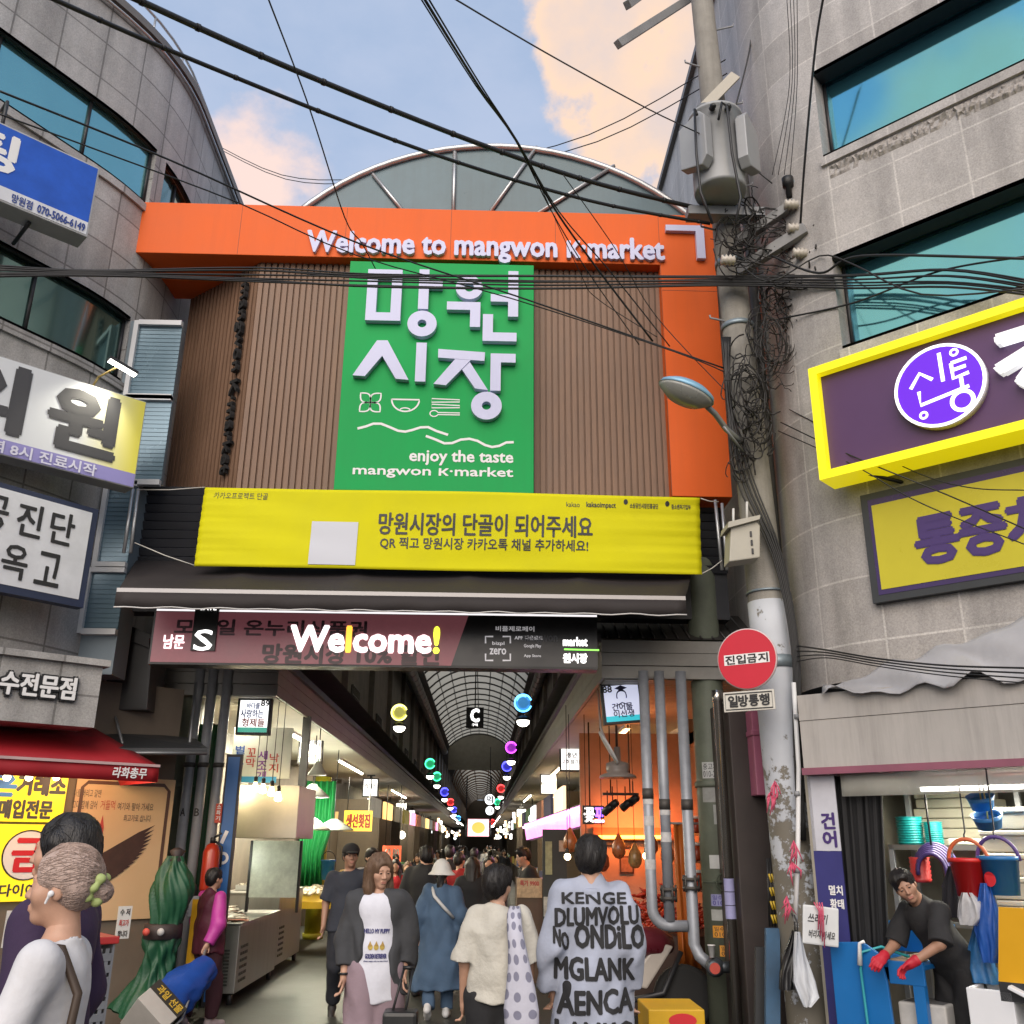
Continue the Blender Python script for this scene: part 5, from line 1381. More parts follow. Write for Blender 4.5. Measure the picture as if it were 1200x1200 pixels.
for (x, y0, y1) in ((861, 617, 594), (877, 610, 586)): a = jb.uv(x, y0); b = jb.uv(x, y1); m.tube([(a[0], a[1], -.05), (b[0], b[1], -.05)], .012, 6)
m.build('conduit', mat('conduit_white', (.6, .6, .58), .5), t)
RS = AP(PY(875, 772, 8.02), 124)
c = RS.uv(875, 772); rr = (RS.uv(875, 736)[1] - RS.uv(875, 808)[1]) / 2
t = empty('road_sign', RS.w(c[0], c[1] - rr), 'round red no entry sign with a black on white strip on the pole', 'road sign')
m = MB(RS.T); m.lathe([(.02, -.02), (rr, -.02), (rr, 0), (.02, 0)], 44, (c[0], c[1], 0)); m.build('plate', mat('sign_rim', (.62, .50, .50), .5, 0, .05), t)
m = MB(RS.T); m.lathe([(.004, .0025), (rr * .965, .0025)], 44, (c[0], c[1], 0), cap=False); m.build('red_face', mat('sign_red', (.56, .012, .035), .4, 0, .04), t)
a0 = [RS.uv(*p) for p in ((850, 768), (896, 761), (896, 773), (850, 781))]
m = MB(RS.T); hw_ = rr * .76; hs = rr * .17; m.add([(c[0] - hw_, c[1] - hs, .004), (c[0] + hw_, c[1] - hs, .004), (c[0] + hw_, c[1] + hs, .004), (c[0] - hw_, c[1] + hs, .004)], [(0, 1, 2, 3)]); m.build('strip', WHITE, t)
m = MB(RS.T)
for k, s in enumerate('진입금지'): letter(m, s, c[0] - hw_ * .93 + k * hw_ * .485, c[0] - hw_ * .93 + k * hw_ * .485 + hw_ * .40, c[1] - hs * .8, c[1] + hs * .8, .006, .04)
m.build('lettering', INK, t)
q = [RS.uv(*p) for p in ((847, 814), (907, 805), (908, 829), (849, 837))]
a, b = (q[0][0] + q[3][0]) / 2, (q[1][0] + q[2][0]) / 2; v0, v1 = (q[2][1] + q[3][1]) / 2, (q[0][1] + q[1][1]) / 2
t = empty('road_sign', RS.w((a + b) / 2, v0), 'small cream rectangular one way plate with black border under the red sign', 'road sign')
m = MB(RS.T); m.box(a, b, v0, v1, -.015, 0); m.build('plate', mat('plate_white', (.60, .58, .52), .5, 0, .06), t, bevel=.004)
m = MB(RS.T); e = .018; stroke(m, [(a + e, v0 + e), (b - e, v0 + e), (b - e, v1 - e), (a + e, v1 - e)], .010, .003, closed=True); m.build('border', INK, t)
m = MB(RS.T); w_ = (b - a - .08) / 4
for k, s in enumerate('일방통행'): letter(m, s, a + .045 + k * w_, a + .045 + k * w_ + w_ * .9, v0 + .04, v1 - .035, .004, .04)
m.build('lettering', INK, t)
# ------------------------------------------------------------------ overhead cables
WIRE = mat('cable_black', (.011, .011, .012), .5, 0, .1)
def cable(pts, r, lab, sag=0.0, n=24, grp=None, mm=None, bands=0):
 """pts: (px, py, Y)"""
 P_ = [PY(x, y, Y) for x, y, Y in pts]
 Q = []
 for i in range(len(P_) - 1):
  k = max(2, n // (len(P_) - 1))
  p0, p1, p2, p3 = P_[max(i - 1, 0)], P_[i], P_[i + 1], P_[min(i + 2, len(P_) - 1)]
  for j in range(k):
   t = j / k
   Q.append(.5 * ((2 * p1) + (p2 - p0) * t + (2 * p0 - 5 * p1 + 4 * p2 - p3) * t * t + (3 * p1 - p0 - 3 * p2 + p3) * t ** 3))
 Q.append(P_[-1])
 mb = MB(); mb.tube(Q, r, 6)
 o = mb.build('overhead_cable', mm or WIRE); tag(o, lab, 'cable', grp)
 if bands:
  L_ = len(Q)
  for i in range(1, L_ - 1, max(1, L_ // bands)): d_ = (Q[i + 1] - Q[i]).normalized(); b_ = MB(); b_.tube([Q[i], Q[i] + d_ * .03], r * 1.22, 8); b_.build('cable_tie', WIRE, o)
 return o
cable([(30, -16, 4.6), (230, 72, 5.6), (500, 178, 7.0), (690, 235, 7.9), (832, 262, 8.25)], .017, 'lower of two thick black cables slanting down from the upper left', bands=9)
cable([(140, -10, 4.8), (340, 80, 5.9), (560, 168, 7.1), (700, 215, 7.8), (835, 248, 8.3)], .023, 'upper, thickest black cable slanting down from the upper left to the pole', bands=9)
cable([(0, 107, 5), (200, 188, 6.2), (420, 285, 7.4), (620, 352, 8.0), (850, 432, 8.3)], .008, 'thin wire from the left edge passing over the blue sign to the pole', bands=0)
cable([(0, 134, 5), (120, 178, 5.8), (280, 238, 6.8), (420, 300, 7.5), (600, 350, 8), (790, 412, 8.2), (858, 440, 8.3)], .006, 'thinner wire just below the one over the blue sign')
cable([(313, -5, 5), (362, 125, 6.3), (404, 255, 7.6), (424, 285, 8), (440, 315, 8.2)], .0065, 'single thin wire dropping steeply to the top of the green panel')
for i, (dx, dy, rr_) in enumerate(((0, 0, .011), (5, 3, .007), (-4, 2, .006))):
 cable([(495 + dx, -5, 4.8), (560 + dx * .7, 100, 5.9), (605 + dx * .2, 165, 6.6), (650 + dx, 245 + dy, 7.3), (700 + dx * 3, 315 + dy, 7.9), (765 + dx * 4, 400 + dy * 2, 8.3)], rr_, ('thickest of the steep wires crossing the arcade gable', 'right hand thin steep wire crossing the arcade gable', 'left hand thin steep wire crossing the arcade gable')[i])
cable([(660, 205, 7), (720, 290, 7.7), (770, 372, 8.2), (862, 470, 8.35)], .005, 'fine wire fanning out over the right slats towards the street lamp')
cable([(625, 200, 7), (680, 320, 7.7), (700, 350, 8), (770, 395, 8.2)], .004, 'fine wire fanning out over the green panel edge')
cable([(530, -3, 5), (640, 62, 6), (760, 128, 7.2), (845, 170, 7.9), (905, 215, 8)], .0065, 'thin wire passing in front of the sunlit cloud to the transformer')
cable([(250, 168, 16), (330, 205, 15), (420, 210, 14), (540, 195, 12.5), (690, 158, 11), (850, 70, 9)], .008, 'fine sagging wire low across the sky before the arcade roof')
cable([(252, 172, 16.4), (335, 210, 15.4), (430, 214, 14.4), (560, 198, 12.8), (700, 166, 11), (852, 86, 9)], .008, 'second fine sagging wire just beneath the first before the arcade roof')
rnd = random.Random(11)
names = ['topmost', 'second', 'third', 'fourth', 'fifth', 'sixth', 'lowest']
for i in range(7):
 o1 = (i - 3) * 2.6; w_ = [rnd.uniform(-2.5, 2.5) for _ in range(6)]
 cable([(-6, 318 + o1 * .9 + w_[0], 6.9), (110, 320 + o1 * .4, 7.2), (300, 322 + o1 * 1.1 + w_[1], 7.7), (440, 327 + o1 + w_[2], 8.0), (640, 331 + o1 + w_[3], 8.2), (850, 329 + o1 * .7, 8.25), (1000, 329 + o1 * .9 + w_[4], 7.6), (1110, 326 + o1 * 1.4 + w_[5], 6.9), (1206, 337 + o1 * 1.1, 6.3)], .0075 + .003 * rnd.random(), '%s strand of the black cable bundle strung level across the whole street' % names[i], n=40, grp='strands of the level cable bundle')
cable([(905, 300, 8.1), (960, 320, 7.7), (1010, 300, 7.3), (1200, 303, 6.2)], .012, 'thick black cable running off right above the level bundle')
cable([(858, 300, 8.2), (900, 330, 8), (960, 300, 7.8), (1000, 310, 7.3), (1080, 345, 6.8), (1206, 338, 6.2)], .008, 'black cable sagging over the lower blue window on the right')
cable([(912, 374, 8.2), (1000, 355, 7.6), (1100, 318, 7.0), (1206, 300, 6.3)], .009, 'cable rising to the right from the pole above the purple sign')
cable([(965, -4, 6.6), (955, 60, 6.9), (943, 190, 7.45), (938, 262, 7.8)], .012, 'black cable dropping beside the right granite wall to the insulator rack')
for i in range(4):
 cable([(922 + i * 4, -4, 7.2), (925 + i * 3, 100, 7.5), (905 + i * 7, 205, 7.8)], .004, ('leftmost', 'second', 'third', 'rightmost')[i] + ' fine drop wire down the face of the right granite building')
cable([(885, 5, 8.4), (878, 60, 8.4), (862, 125, 8.35)], .010, 'short thick lead from the pole top curving down past the plate')
cable([(915, 495, 8.3), (1000, 535, 7.4), (1110, 580, 6.9), (1206, 622, 6.3)], .006, 'thin wire crossing the yellow frame down to the lower right')
cable([(912, 505, 8.3), (1000, 545, 7.4), (1080, 590, 6.9), (1206, 640, 6.3)], .005, 'second thin wire crossing just below the first at the yellow frame')
cable([(925, 480, 8.3), (1090, 560, 7), (1206, 575, 6.4)], .005, 'wire spreading right over the lime yellow window poster')
for i in range(4):
 cable([(935, 757 + i * 6, 8.2), (970, 762 + i * 3, 7.7), (1030, 772 + i * 3, 7.2), (1110, 780 + i * 4, 6.8), (1206, 783 + i * 6, 6.3)], .008 - .001 * i, ('top', 'second', 'third', 'bottom')[i] + ' wire of the loose bundle lying over the grey plastic sheet', n=30)
for i in range(6):
 w_ = [rnd.uniform(-4, 4) for _ in range(4)]
 cable([(846 + i * 2, 395, 8.27), (850 + i * 2 + w_[0], 470, 8.27), (866 + i * 3 + w_[1], 560, 8.27), (905 + i * 2.2, 650, 8.24), (928 + i * 1.6, 760, 8.22), (930 + i * 1.7, 860, 8.25), (936 + i * 1.6, 985, 8.25)], rnd.uniform(.006, .012), 'black cable running down the %s side of the concrete pole' % ('left', 'left', 'front', 'right', 'right', 'right')[i] if False else 'black riser cable strapped along the concrete pole, strand %s' % ('one', 'two', 'three', 'four', 'five', 'six')[i], grp='riser cables on the pole')
# the tangle of slack cable on the pole: one knotted mass
tg = MB()
def tangle(cx, cy, w_, h__, n_, Y, rad=(.004, .009)):
 for i in range(n_):
  p = []
  x, y = cx + rnd.gauss(0, w_ * .4), cy + rnd.gauss(0, h__ * .4)
  a = rnd.uniform(0, 6.28); k = rnd.choice((1, -1)) * rnd.uniform(.2, .6)
  for j in range(rnd.randint(8, 16)):
   p.append(PY(x, y, Y + rnd.gauss(0, .05)))
   x += math.cos(a) * w_ * .22; y += math.sin(a) * h__ * .22; a += k + rnd.gauss(0, .25)
   x += (cx - x) * .12; y += (cy - y) * .12
  tg.tube(p, rnd.uniform(*rad), 5)
tangle(878, 452, 30, 55, 26, 8.2); tangle(888, 500, 26, 40, 18, 8.2); tangle(905, 395, 36, 60, 30, 8.2, (.003, .007)); tangle(905, 285, 60, 40, 26, 8.1); tangle(862, 270, 34, 50, 16, 8.2); tangle(962, 290, 14, 60, 9, 7.95, (.006, .012)); tangle(870, 545, 18, 30, 10, 8.25); tangle(940, 330, 60, 14, 10, 8.05); tangle(915, 345, 24, 40, 14, 8.2)
o = tg.build('cable_tangle', mat('cable_tangle', (.020, .018, .017), .55, 0, .5, 9)); tag(o, 'snarled mass of slack black cable knotted round the concrete pole', 'cable', kind='stuff')
# ------------------------------------------------------------------ left: gold shop
def PB_(pl, x0, y0, x1, y1):
 """pixel box on a plane, read at its middle"""
 xm, ym = (x0 + x1) / 2, (y0 + y1) / 2
 return pl.uv(x0, ym)[0], pl.uv(x1, ym)[0], pl.uv(xm, y1)[1], pl.uv(xm, y0)[1]
def face(pl, r, d, name, mm, par):
 a, b, c, e = r; m = MB(pl.T); m.add([(a, c, d), (b, c, d), (b, e, d), (a, e, d)], [(0, 1, 2, 3)]); return m.build(name, mm, par)
shop = empty('gold_shop', SH.w(-1.2, 0), 'gold buying shop front with lit yellow panels under the red awning', 'shop')
ue = SH.uv(199, 960)[0]
m = MB(SH.T); m.box(ue - 4, ue, 0, 3.3, -.3, -.02); m.build('wall', mat('shop_wall', (.16, .13, .10), .7), shop)
YEL = glow('yellow_panel', (.85, .62, .015), .5, .05)
r = PB_(SH, -30, 907, 76, 963); face(SH, r, .02, 'panel', YEL, shop)
text_on(SH, '거래소', 20, 76, 909, 932, 'lettering', INKD, shop, .06, .025); text_on(SH, '은', -16, 18, 908, 932, 'lettering', mat('blue_print', (.03, .18, .55), .5, 0, 0), shop, .08, .025); text_on(SH, '매입전문', -2, 60, 938, 959, 'lettering', INKD, shop, .05, .025)
r = PB_(SH, -30, 966, 76, 1056); face(SH, r, .03, 'panel', YEL, shop)
c = SH.uv(31, 1002); rr = .215
m = MB(SH.T); m.add([(c[0] + rr * math.cos(k * .196), c[1] + rr * math.sin(k * .196), .036) for k in range(32)], [list(range(32))]); m.build('disc', WHITE, shop)
m = MB(SH.T); ringmesh(m, c, rr, rr * 1.06, .03, .038); m.build('disc_rim', INK, shop)
m = MB(SH.T); letter(m, '금', c[0] - rr * .62, c[0] + rr * .62, c[1] - rr * .66, c[1] + rr * .66, .040, .05); m.build('lettering', mat('red_print', (.60, .02, .03), .5, 0, 0), shop)
text_on(SH, '다이아', -2, 42, 1036, 1050, 'lettering', INKD, shop, .04, .035)
for (x0, y0, x1, y1) in ((5, 1067, 27, 1110), (137, 1062, 153, 1100)):
 r = PB_(SH.off(.5), x0, y0, x1, y1); t = empty('price_card', SH.off(.5).w((r[0] + r[1]) / 2, r[2]), ('white price card with three lines at the far left counter' if x0 < 50 else 'white price card standing on the red rimmed basket'), 'card')
 m = MB(SH.off(.5).T); m.box(r[0], r[1], r[2], r[3], -.01, 0); m.build('card', mat('card_white', (.62, .62, .60), .6), t)
 for k, (s, mm) in enumerate((('수 저', INK), ('최고가', RED_), ('합니다', INK))):
  m = MB(SH.off(.5).T); h_ = (r[3] - r[2]) / 3; letter(m, s, r[0] + .02, r[1] - .02, r[3] - h_ * (k + .85), r[3] - h_ * (k + .25), .003, .03); m.build('lettering', mm, t)
# beige poster with a brown wing
BG_ = mat('kraft_poster', (.62, .44, .25), .6, 0, .06, 1.5)
ps = empty('wall_poster', SH.uv(137, 1000) and SH.w(SH.uv(137, 1000)[0], 1), 'warm beige poster with brush writing and a spread brown wing', 'poster')
r = PB_(SH, 78, 911, 196, 1078); face(SH, r, .012, 'sheet', BG_, ps)
m = MB(SH.T); a, b, c_, e_ = r; e = .06
stroke(m, [(a + e, c_ - .3), (a + e, e_ - e - .05), (a + e + .05, e_ - e), (b - e - .06, e_ - e), (b - e, e_ - e - .06), (b - e, c_ - .3)], .035, .016); m.build('frame', mat('brown_frame', (.10, .05, .035), .5), ps)
for (s, x0, x1, y0, y1, mm) in (('나를 버리고 갈땐', 86, 118, 925, 934, INKD), ('그대 함께 걸어', 84, 113, 938, 948, INKD), ('거들먹', 117, 134, 938, 949, RED_), ('여기와 팔아 가세요', 137, 179, 941, 950, INKD), ('최고가로 삽니다', 144, 176, 955, 963, INKD)):
 text_on(SH, s, x0, x1, y0, y1, 'lettering', mm, ps, 0, .018)
m = MB(SH.T)
root_ = Vector(SH.uv(122, 1006));
for i in range(13):
 t_ = i / 12; tip = Vector(SH.uv(181 - 8 * t_ - 44 * t_ ** 2.2, 967 + 64 * t_)); b0 = root_ + Vector((-.12 - .06 * t_, -.04 - .17 * t_)); dr_ = (tip - b0); nn = Vector((-dr_.y, dr_.x)).normalized() * (.024 + .016 * t_)
 m.add([(*(b0 - nn * 1.3), .017 + i * .0004), (*(b0 + dr_ * .75 - nn), .017 + i * .0004), (*tip, .017 + i * .0004), (*(b0 + dr_ * .75 + nn), .017 + i * .0004), (*(b0 + nn * 1.3), .017 + i * .0004)], [(0, 1, 2, 3, 4)])
m.build('wing_drawing', mat('wing_brown', (.055, .028, .022), .6, 0, .3, 12), ps)
m = MB(SH.T); q = [SH.uv(*p) for p in ((113, 988), (116, 968), (120, 955), (121, 970), (118, 990))]; m.add([(x, y, .016) for x, y in q], [(0, 1, 2, 3, 4)]); m.build('red_flame', RED_, ps)
# awning
REDC = mat('red_awning', (.34, .010, .018), .65, 0, .1, 2, streak=.06)
ra = empty('awning', SH.w(-1, 2.6), 'dark red sloping awning with white brush lettering over the gold shop', 'awning')
FA = SH.off(1.0); ua = FA.uv(187, 897)[0]; zt_ = (FA.uv(0, 888)[1] + FA.uv(186, 897)[1]) / 2; zb_ = (FA.uv(0, 909)[1] + FA.uv(183, 916)[1]) / 2
zw = zt_ + .42
m = MB(FA.T); n = 30
m.sheet([[(ua - 4 + (4 - .0 - .35 * t) * i / n, zt_ + (zw - zt_) * t, -1.0 * t) for i in range(n + 1)] for t in (0, .33, .66, 1)], .006); m.build('cloth', REDC, ra)
m = MB(FA.T); m.add([(ua, zt_, 0), (ua, zb_, 0), (ua - .02, zb_, -.9), (ua - .35, zw, -1.0)], [(0, 1, 2, 3)]); m.build('side_cloth', REDC, ra)
m = MB(FA.T); m.sheet([[(ua - 4 + 4 * i / 60, zt_ * (1 - k) + zb_ * k, .012 * math.sin(i * .8) * k) for i in range(61)] for k in (1, .5, 0)], .004); vo = m.build('valance', REDC, ra)
m = MB(FA.T); m.box(ua - 4, ua, zt_ - .012, zt_ + .012, .004, .02); m.build('piping', mat('pale_piping', (.5, .35, .35), .6), ra)
ux = FA.uv(131, 905)[0]; m = MB(FA.T); letter(m, '라화총무', ux, FA.uv(170, 908)[0], zb_ + .025, zt_ - .03, .022, .03, slant=.1); m.build('lettering', WHITE, ra)
for i, px in enumerate((34, 66, 8)):
 p = SH.off(.25).p(px, 911); t = empty('spot_lamp', p, ('small glowing lamp under the red awning, middle one', 'small glowing lamp under the red awning nearest the poster', 'small glowing lamp under the red awning at the left edge')[i], 'lamp')
 m = MB(); m.ball(p, .035, 10); m.build('bulb', glow('red_bulb' if i == 1 else 'warm_bulb', (1, .35, .2) if i == 1 else (1, .8, .5), 9), t); m = MB(); m.cyl(p + Vector((0, 0, .02)), p + Vector((0, 0, .2)), .02); m.build('socket', DARKM, t)
for px in (30, 125):
 point('awning_light', SH.off(.75).p(px, 905), 11, (1, .74, .42), .3, shop).rotation_euler = (R(28), 0, R(-40))
# little dark metal rain hood
hd = empty('rain_hood', PY(165, 868, 9.9), 'dark grey metal framed rain hood jutting out beside the red awning', 'canopy')
q = [PY(88, 855, 10.4), PY(228, 869, 10.6), PY(243, 881, 9.9), PY(122, 881, 9.6)]
m = MB(); up = Vector((0, 0, .035)); m.add([*q, *[p + up for p in q]], [(3, 2, 1, 0), (4, 5, 6, 7), (0, 1, 5, 4), (1, 2, 6, 5), (2, 3, 7, 6), (3, 0, 4, 7)], False); m.build('sheet', mat('hood_sheet', (.035, .038, .042), .5, .2), hd)
m = MB()
for a, b in ((0, 1), (1, 2), (2, 3), (3, 0)): m.tube([q[a] - up * .3, q[b] - up * .3], .022, 4)
m.tube([q[0].lerp(q[3], .5), q[1].lerp(q[2], .5)], .014, 4)
m.tube([PY(126, 806, 10.6), PY(145, 877, 9.8)], .016, 5); m.tube([PY(230, 800, 10.8), PY(222, 874, 10.2)], .016, 5)
m.build('frame', mat('hood_frame', (.22, .23, .24), .4, .5), hd)
# pipes running up beside the left post
for i, (px, lab) in enumerate(((222, 'left of the three grey pipes on the left gate side, marked A'), (238, 'middle of the three grey pipes on the left gate side, marked B'), (256, 'right of the three grey pipes on the left gate side, by the blue board'))):
 p = PY(px, 900, 11.05); t = empty('drain_pipe', (p.x, p.y, .25), lab, 'pipe', 'grey pipes on the left gate side')
 m = MB(); m.lathe([(.055, .3), (.055, 3.9)], 16, (p.x, p.y, 0)); m.build('tube', GREYP, t)
 m = MB(); m.lathe([(.07, 0), (.075, .03), (.075, .10), (.07, .13)], 16, (p.x, p.y, 1.15)); m.lathe([(.065, 0), (.065, .05)], 16, (p.x, p.y, 2.5)); m.build('coupling', mat('old_iron', (.07, .065, .06), .6, .4), t)
 if i < 2:
  m = MB(YP(p.y - .057).T); letter(m, 'AB'[i], p.x - .025, p.x + .025, 1.98, 2.06, .001, .03); m.build('lettering', INK, t)
GRC = mat('green_tarp', (.012, .085, .032), .45, 0, .2, 3, .2, 25)
tp = empty('tarp', PY(228, 950, 11.3), 'dark green tarpaulin hung in folds behind the grey pipes', 'tarpaulin')
m = MB(); a, b = PY(200, 900, 11.3).x, PY(262, 900, 11.3).x
m.sheet([[(a + (b - a) * i / 40, 11.3 + .04 * math.sin(i * .9) + .02 * math.sin(i * 2.3), z) for i in range(41)] for z in (.05, .8, 1.6, 2.5, 3.0)], .005); m.build('cloth', GRC, tp)
p = YP(11.0); q = [p.uv(*c) for c in ((262, 1062), (276, 1062), (286, 884), (267, 884))]
bb_ = empty('banner_board', p.w(q[0][0], 0), 'tall blue standing board with a white rounded mark beside the right pipe', 'board')
a, b = p.uv(254, 1000)[0], p.uv(273, 1000)[0]; m = MB(p.T); m.box(a, b, .1, q[2][1], -.05, -.002); m.build('frame', BLACK, bb_)
m = MB(p.T); m.add([(a + .02, .15, .002), (b - .025, .15, .002), (b - .025, q[2][1] - .03, .002), (a + .02, q[2][1] - .03, .002)], [(0, 1, 2, 3)]); m.build('face', mat('board_blue', (.02, .12, .36), .4, 0, .1), bb_)
c = p.uv(263, 985); m = MB(p.T); stroke(m, [(c[0] + .02, c[1] + .10), (c[0] - .03, c[1] - .03)], .04, .005); stroke(m, arc((c[0], c[1] - .18), .05, 150, -120, 12), .03, .005); m.build('white_mark', WHITE, bb_)
p = PY(247, 1010, 10.9); fe = empty('fire_extinguisher', (p.x, p.y, p.z - .3), 'red fire extinguisher hung on the right pipe beside the blue board', 'fire extinguisher')
m = MB(); m.lathe([(.02, -.30), (.085, -.29), (.09, -.26), (.09, .10), (.06, .17), (.03, .19)], 20, p); m.build('cylinder', mat('extinguisher_red', (.45, .035, .012), .35, 0, .08, coat=.3), fe)
m = MB(); m.lathe([(.03, .19), (.03, .24), (.02, .25)], 10, p); m.tube([p + Vector((0, 0, .24)), p + Vector((.09, -.02, .29))], .012, 6); m.tube([p + Vector((.02, -.02, .22)), p + Vector((.11, -.03, .15)), p + Vector((.115, -.03, -.05))], .012, 6); m.build('valve', BLACK, fe)
p = PY(256, 953, 10.97); t = empty('tag_plate', p, 'small red vertical label plate on the right pipe above the extinguisher', 'label')
m = MB(YP(10.97).T); u_, v_ = YP(10.97).uv(256, 953); m.box(u_ - .035, u_ + .035, v_ - .10, v_ + .10, -.01, 0); m.build('plate', mat('label_red', (.5, .05, .02), .5), t)
m = MB(YP(10.97).T); [letter(m, s, u_ - .022, u_ + .022, v_ + .045 - k * .06, v_ + .09 - k * .06, .003, .03) for k, s in enumerate('소화기')]; m.build('lettering', WHITE, t)
# folded green parasol
fp = empty('folded_parasol', (PY(190, 1100, 10.1).x, 10.1, 0), 'dark green parasol folded and strapped, standing beside the beige poster', 'parasol')
x0 = fp.location.x; m = MB(); ns, nr = 90, 44; prf = []
for j in range(nr + 1):
 t_ = j / nr; z = .20 + 1.38 * t_
 rad = .09 + .11 * math.exp(-((t_ - .76) / .2) ** 2) + .05 * math.exp(-((t_ - .42) / .12) ** 2) + .15 * math.exp(-(t_ / .2) ** 2) - .05 * t_ ** 3
 row = []
 for i in range(ns + 1):
  a = 2 * math.pi * i / ns; k = .86 + .34 * abs(math.sin(2.5 * a + 2.2 * math.sin(t_ * 4 + a) + t_ * 3)) + .13 * math.sin(6 * a - t_ * 11 + 2 * math.sin(t_ * 9)) + .05 * math.sin(19 * a + t_ * 37)
  row.append((x0 + .05 * t_ - .10 * max(0, .35 - t_) / .35 + .02 * math.sin(t_ * 11) + rad * k * math.cos(a), 10.1 + rad * k * math.sin(a) * .85, z + .04 * math.sin(4 * a) * (1 - t_)))
 prf.append(row)
m.grid(prf); m.build('canopy_cloth', mat('parasol_green', (.008, .068, .030), .5, 0, .25, 3, .4, 22), fp)
m = MB(); m.cyl((x0, 10.1, .02), (x0 + .03, 10.1, 1.5), .022); m.build('pole', GREYP, fp); m = MB(); m.lathe([(.05, 1.5), (.075, 1.54), (.05, 1.58), (.08, 1.63), (.02, 1.66)], 12, (x0 + .05, 10.1, 0)); m.build('tie', mat('strap_dark', (.03, .02, .02)), fp)
m = MB(); m.lathe([(.26, .0), (.26, .05), (.22, .10), (.04, .13)], 24, (x0, 10.1, 0)); m.build('base', mat('base_dark', (.06, .06, .06), .7), fp)
m = MB(); m.lathe([(.155, -.07), (.18, -.06), (.18, .06), (.155, .07)], 24, (x0, 10.1, PY(180, 1092, 10.0).z)); m.build('strap', mat('strap_dark', (.03, .02, .02), .7), fp)
for (px, cl_) in ((172, 'badge_red'), (189, 'badge_grey')):
 q = PY(px, 1092, 9.89); m = MB(); m.lathe([(.03, 0), (.034, .02), (.005, .024)], 14, q, 'Y'); m.build('badge', mat(cl_, (.5, .07, .05) if 'red' in cl_ else (.4, .4, .4), .5), fp)
p = YP(10.5); r = PB_(p, 204, 1050, 232, 1074); t = empty('notice_board', p.w((r[0] + r[1]) / 2, 0), 'small grey notice board on a thin stand beside the folded green parasol', 'board')
m = MB(p.T); m.box(r[0], r[1], r[2], r[3], -.02, 0); m.build('panel', mat('notice_grey', (.42, .46, .50), .5), t)
m = MB(p.T); m.box(r[1] - .06, r[1] + .04, .2, r[3] - .03, -.015, .004); m.build('yellow_strip', mat('notice_yellow', (.75, .42, .01), .5), t)
m = MB(p.T); m.cyl((r[0] + .03, 0.0, -.03), (r[0] + .03, r[3], -.03), .012, n=8); m.cyl((r[1] - .03, 0.0, -.03), (r[1] - .03, r[3], -.03), .012, n=8); m.build('stand', GREYP, t)
for k in range(3):
 m = MB(p.T); letter(m, '안내문 확인', r[0] + .03, r[1] - .09, r[3] - .07 - k * .06, r[3] - .03 - k * .06, .003, 0); m.build('lettering', INKD, t)
# grey plastic basket with red rim at the gold shop
p = PZ(137, 1240, 0); bk = empty('plastic_basket', (-2.95, 7.6, 0), 'tall grey slotted plastic basket with a red rim by the gold shop', 'basket')
T = Matrix.Translation((-2.95, 7.6, 0)) @ Matrix.Rotation(R(40), 4, 'Z')
m = MB(T); w, d_, h_ = .24, .17, 1.02
for sx in (-1, 1):
 m.box(min(sx * w, sx * (w - .015)), max(sx * w, sx * (w - .015)), -d_, d_, .02, h_)
for sy in (-1, 1):
 for k in range(12): m.box(-w + .016, w - .016, min(sy * d_, sy * (d_ - .015)), max(sy * d_, sy * (d_ - .015)), .05 + k * .078, .05 + k * .078 + .05)
 for k in range(9): m.box(-w + .02 + k * .05, -w + .045 + k * .05, min(sy * (d_ - .002), sy * (d_ - .013)), max(sy * (d_ - .002), sy * (d_ - .013)), .03, h_ - .03)
m.build('body', mat('basket_grey', (.16, .17, .19), .5), bk)
m = MB(T); m.box(-w - .02, w + .02, -d_ - .02, d_ + .02, h_, h_ + .05); m.build('rim', mat('basket_red', (.42, .03, .03), .45), bk, bevel=.008)
# ------------------------------------------------------------------ left fish stall
def counter(name, x0, x1, y0, y1, h_, lab, top):
 t = empty(name, ((x0 + x1) / 2, (y0 + y1) / 2, 0), lab, 'counter')
 m = MB(); m.box(x0, x1, y0, y1, .12, h_); m.build('body', STEEL, t, bevel=.012)
 m = MB()
 for x in (x0 + .06, x1 - .06):
  for y in (y0 + .06, y1 - .06): m.cyl((x, y, 0), (x, y, .12), .03, n=8)
 m.build('foot', DARKM, t)
 m = MB(); m.box(x0 - .02, x1 + .02, y0 - .02, y1 + .02, h_, h_ + .025); m.build('top', STEEL, t, bevel=.006)
 m = MB()
 for k in range(11): m.box(x0 + .05, x1 - .09, y0 - .012, y0 - .001, .20 + k * .035, .22 + k * .035)
 for k in range(3):
  for j in range(6): m.box(x1 + .001, x1 + .01, y0 + .12 + k * .12, y0 + .20 + k * .12, .22 + j * .07, .25 + j * .07)
 m.build('vent_grille', mat('vent_dark', (.06, .065, .06), .5), t)
 return t
c1 = counter('display_counter', -3.5, -2.72, 11.75, 13.9, .82, 'long steel display counter with dried fish on its top at the left', None)
c2 = counter('display_counter', -3.6, -2.78, 14.2, 16.0, 1.02, 'taller steel counter standing behind the dried fish counter', None)
rnd = random.Random(3)
FISH = [mat('fish_tan', (.42, .24, .12), .5, 0, .3, 20), mat('fish_pink', (.45, .20, .14), .45, 0, .3, 20), mat('fish_silver', (.40, .37, .32), .35, .2, .3, 20)]
fish_m = []
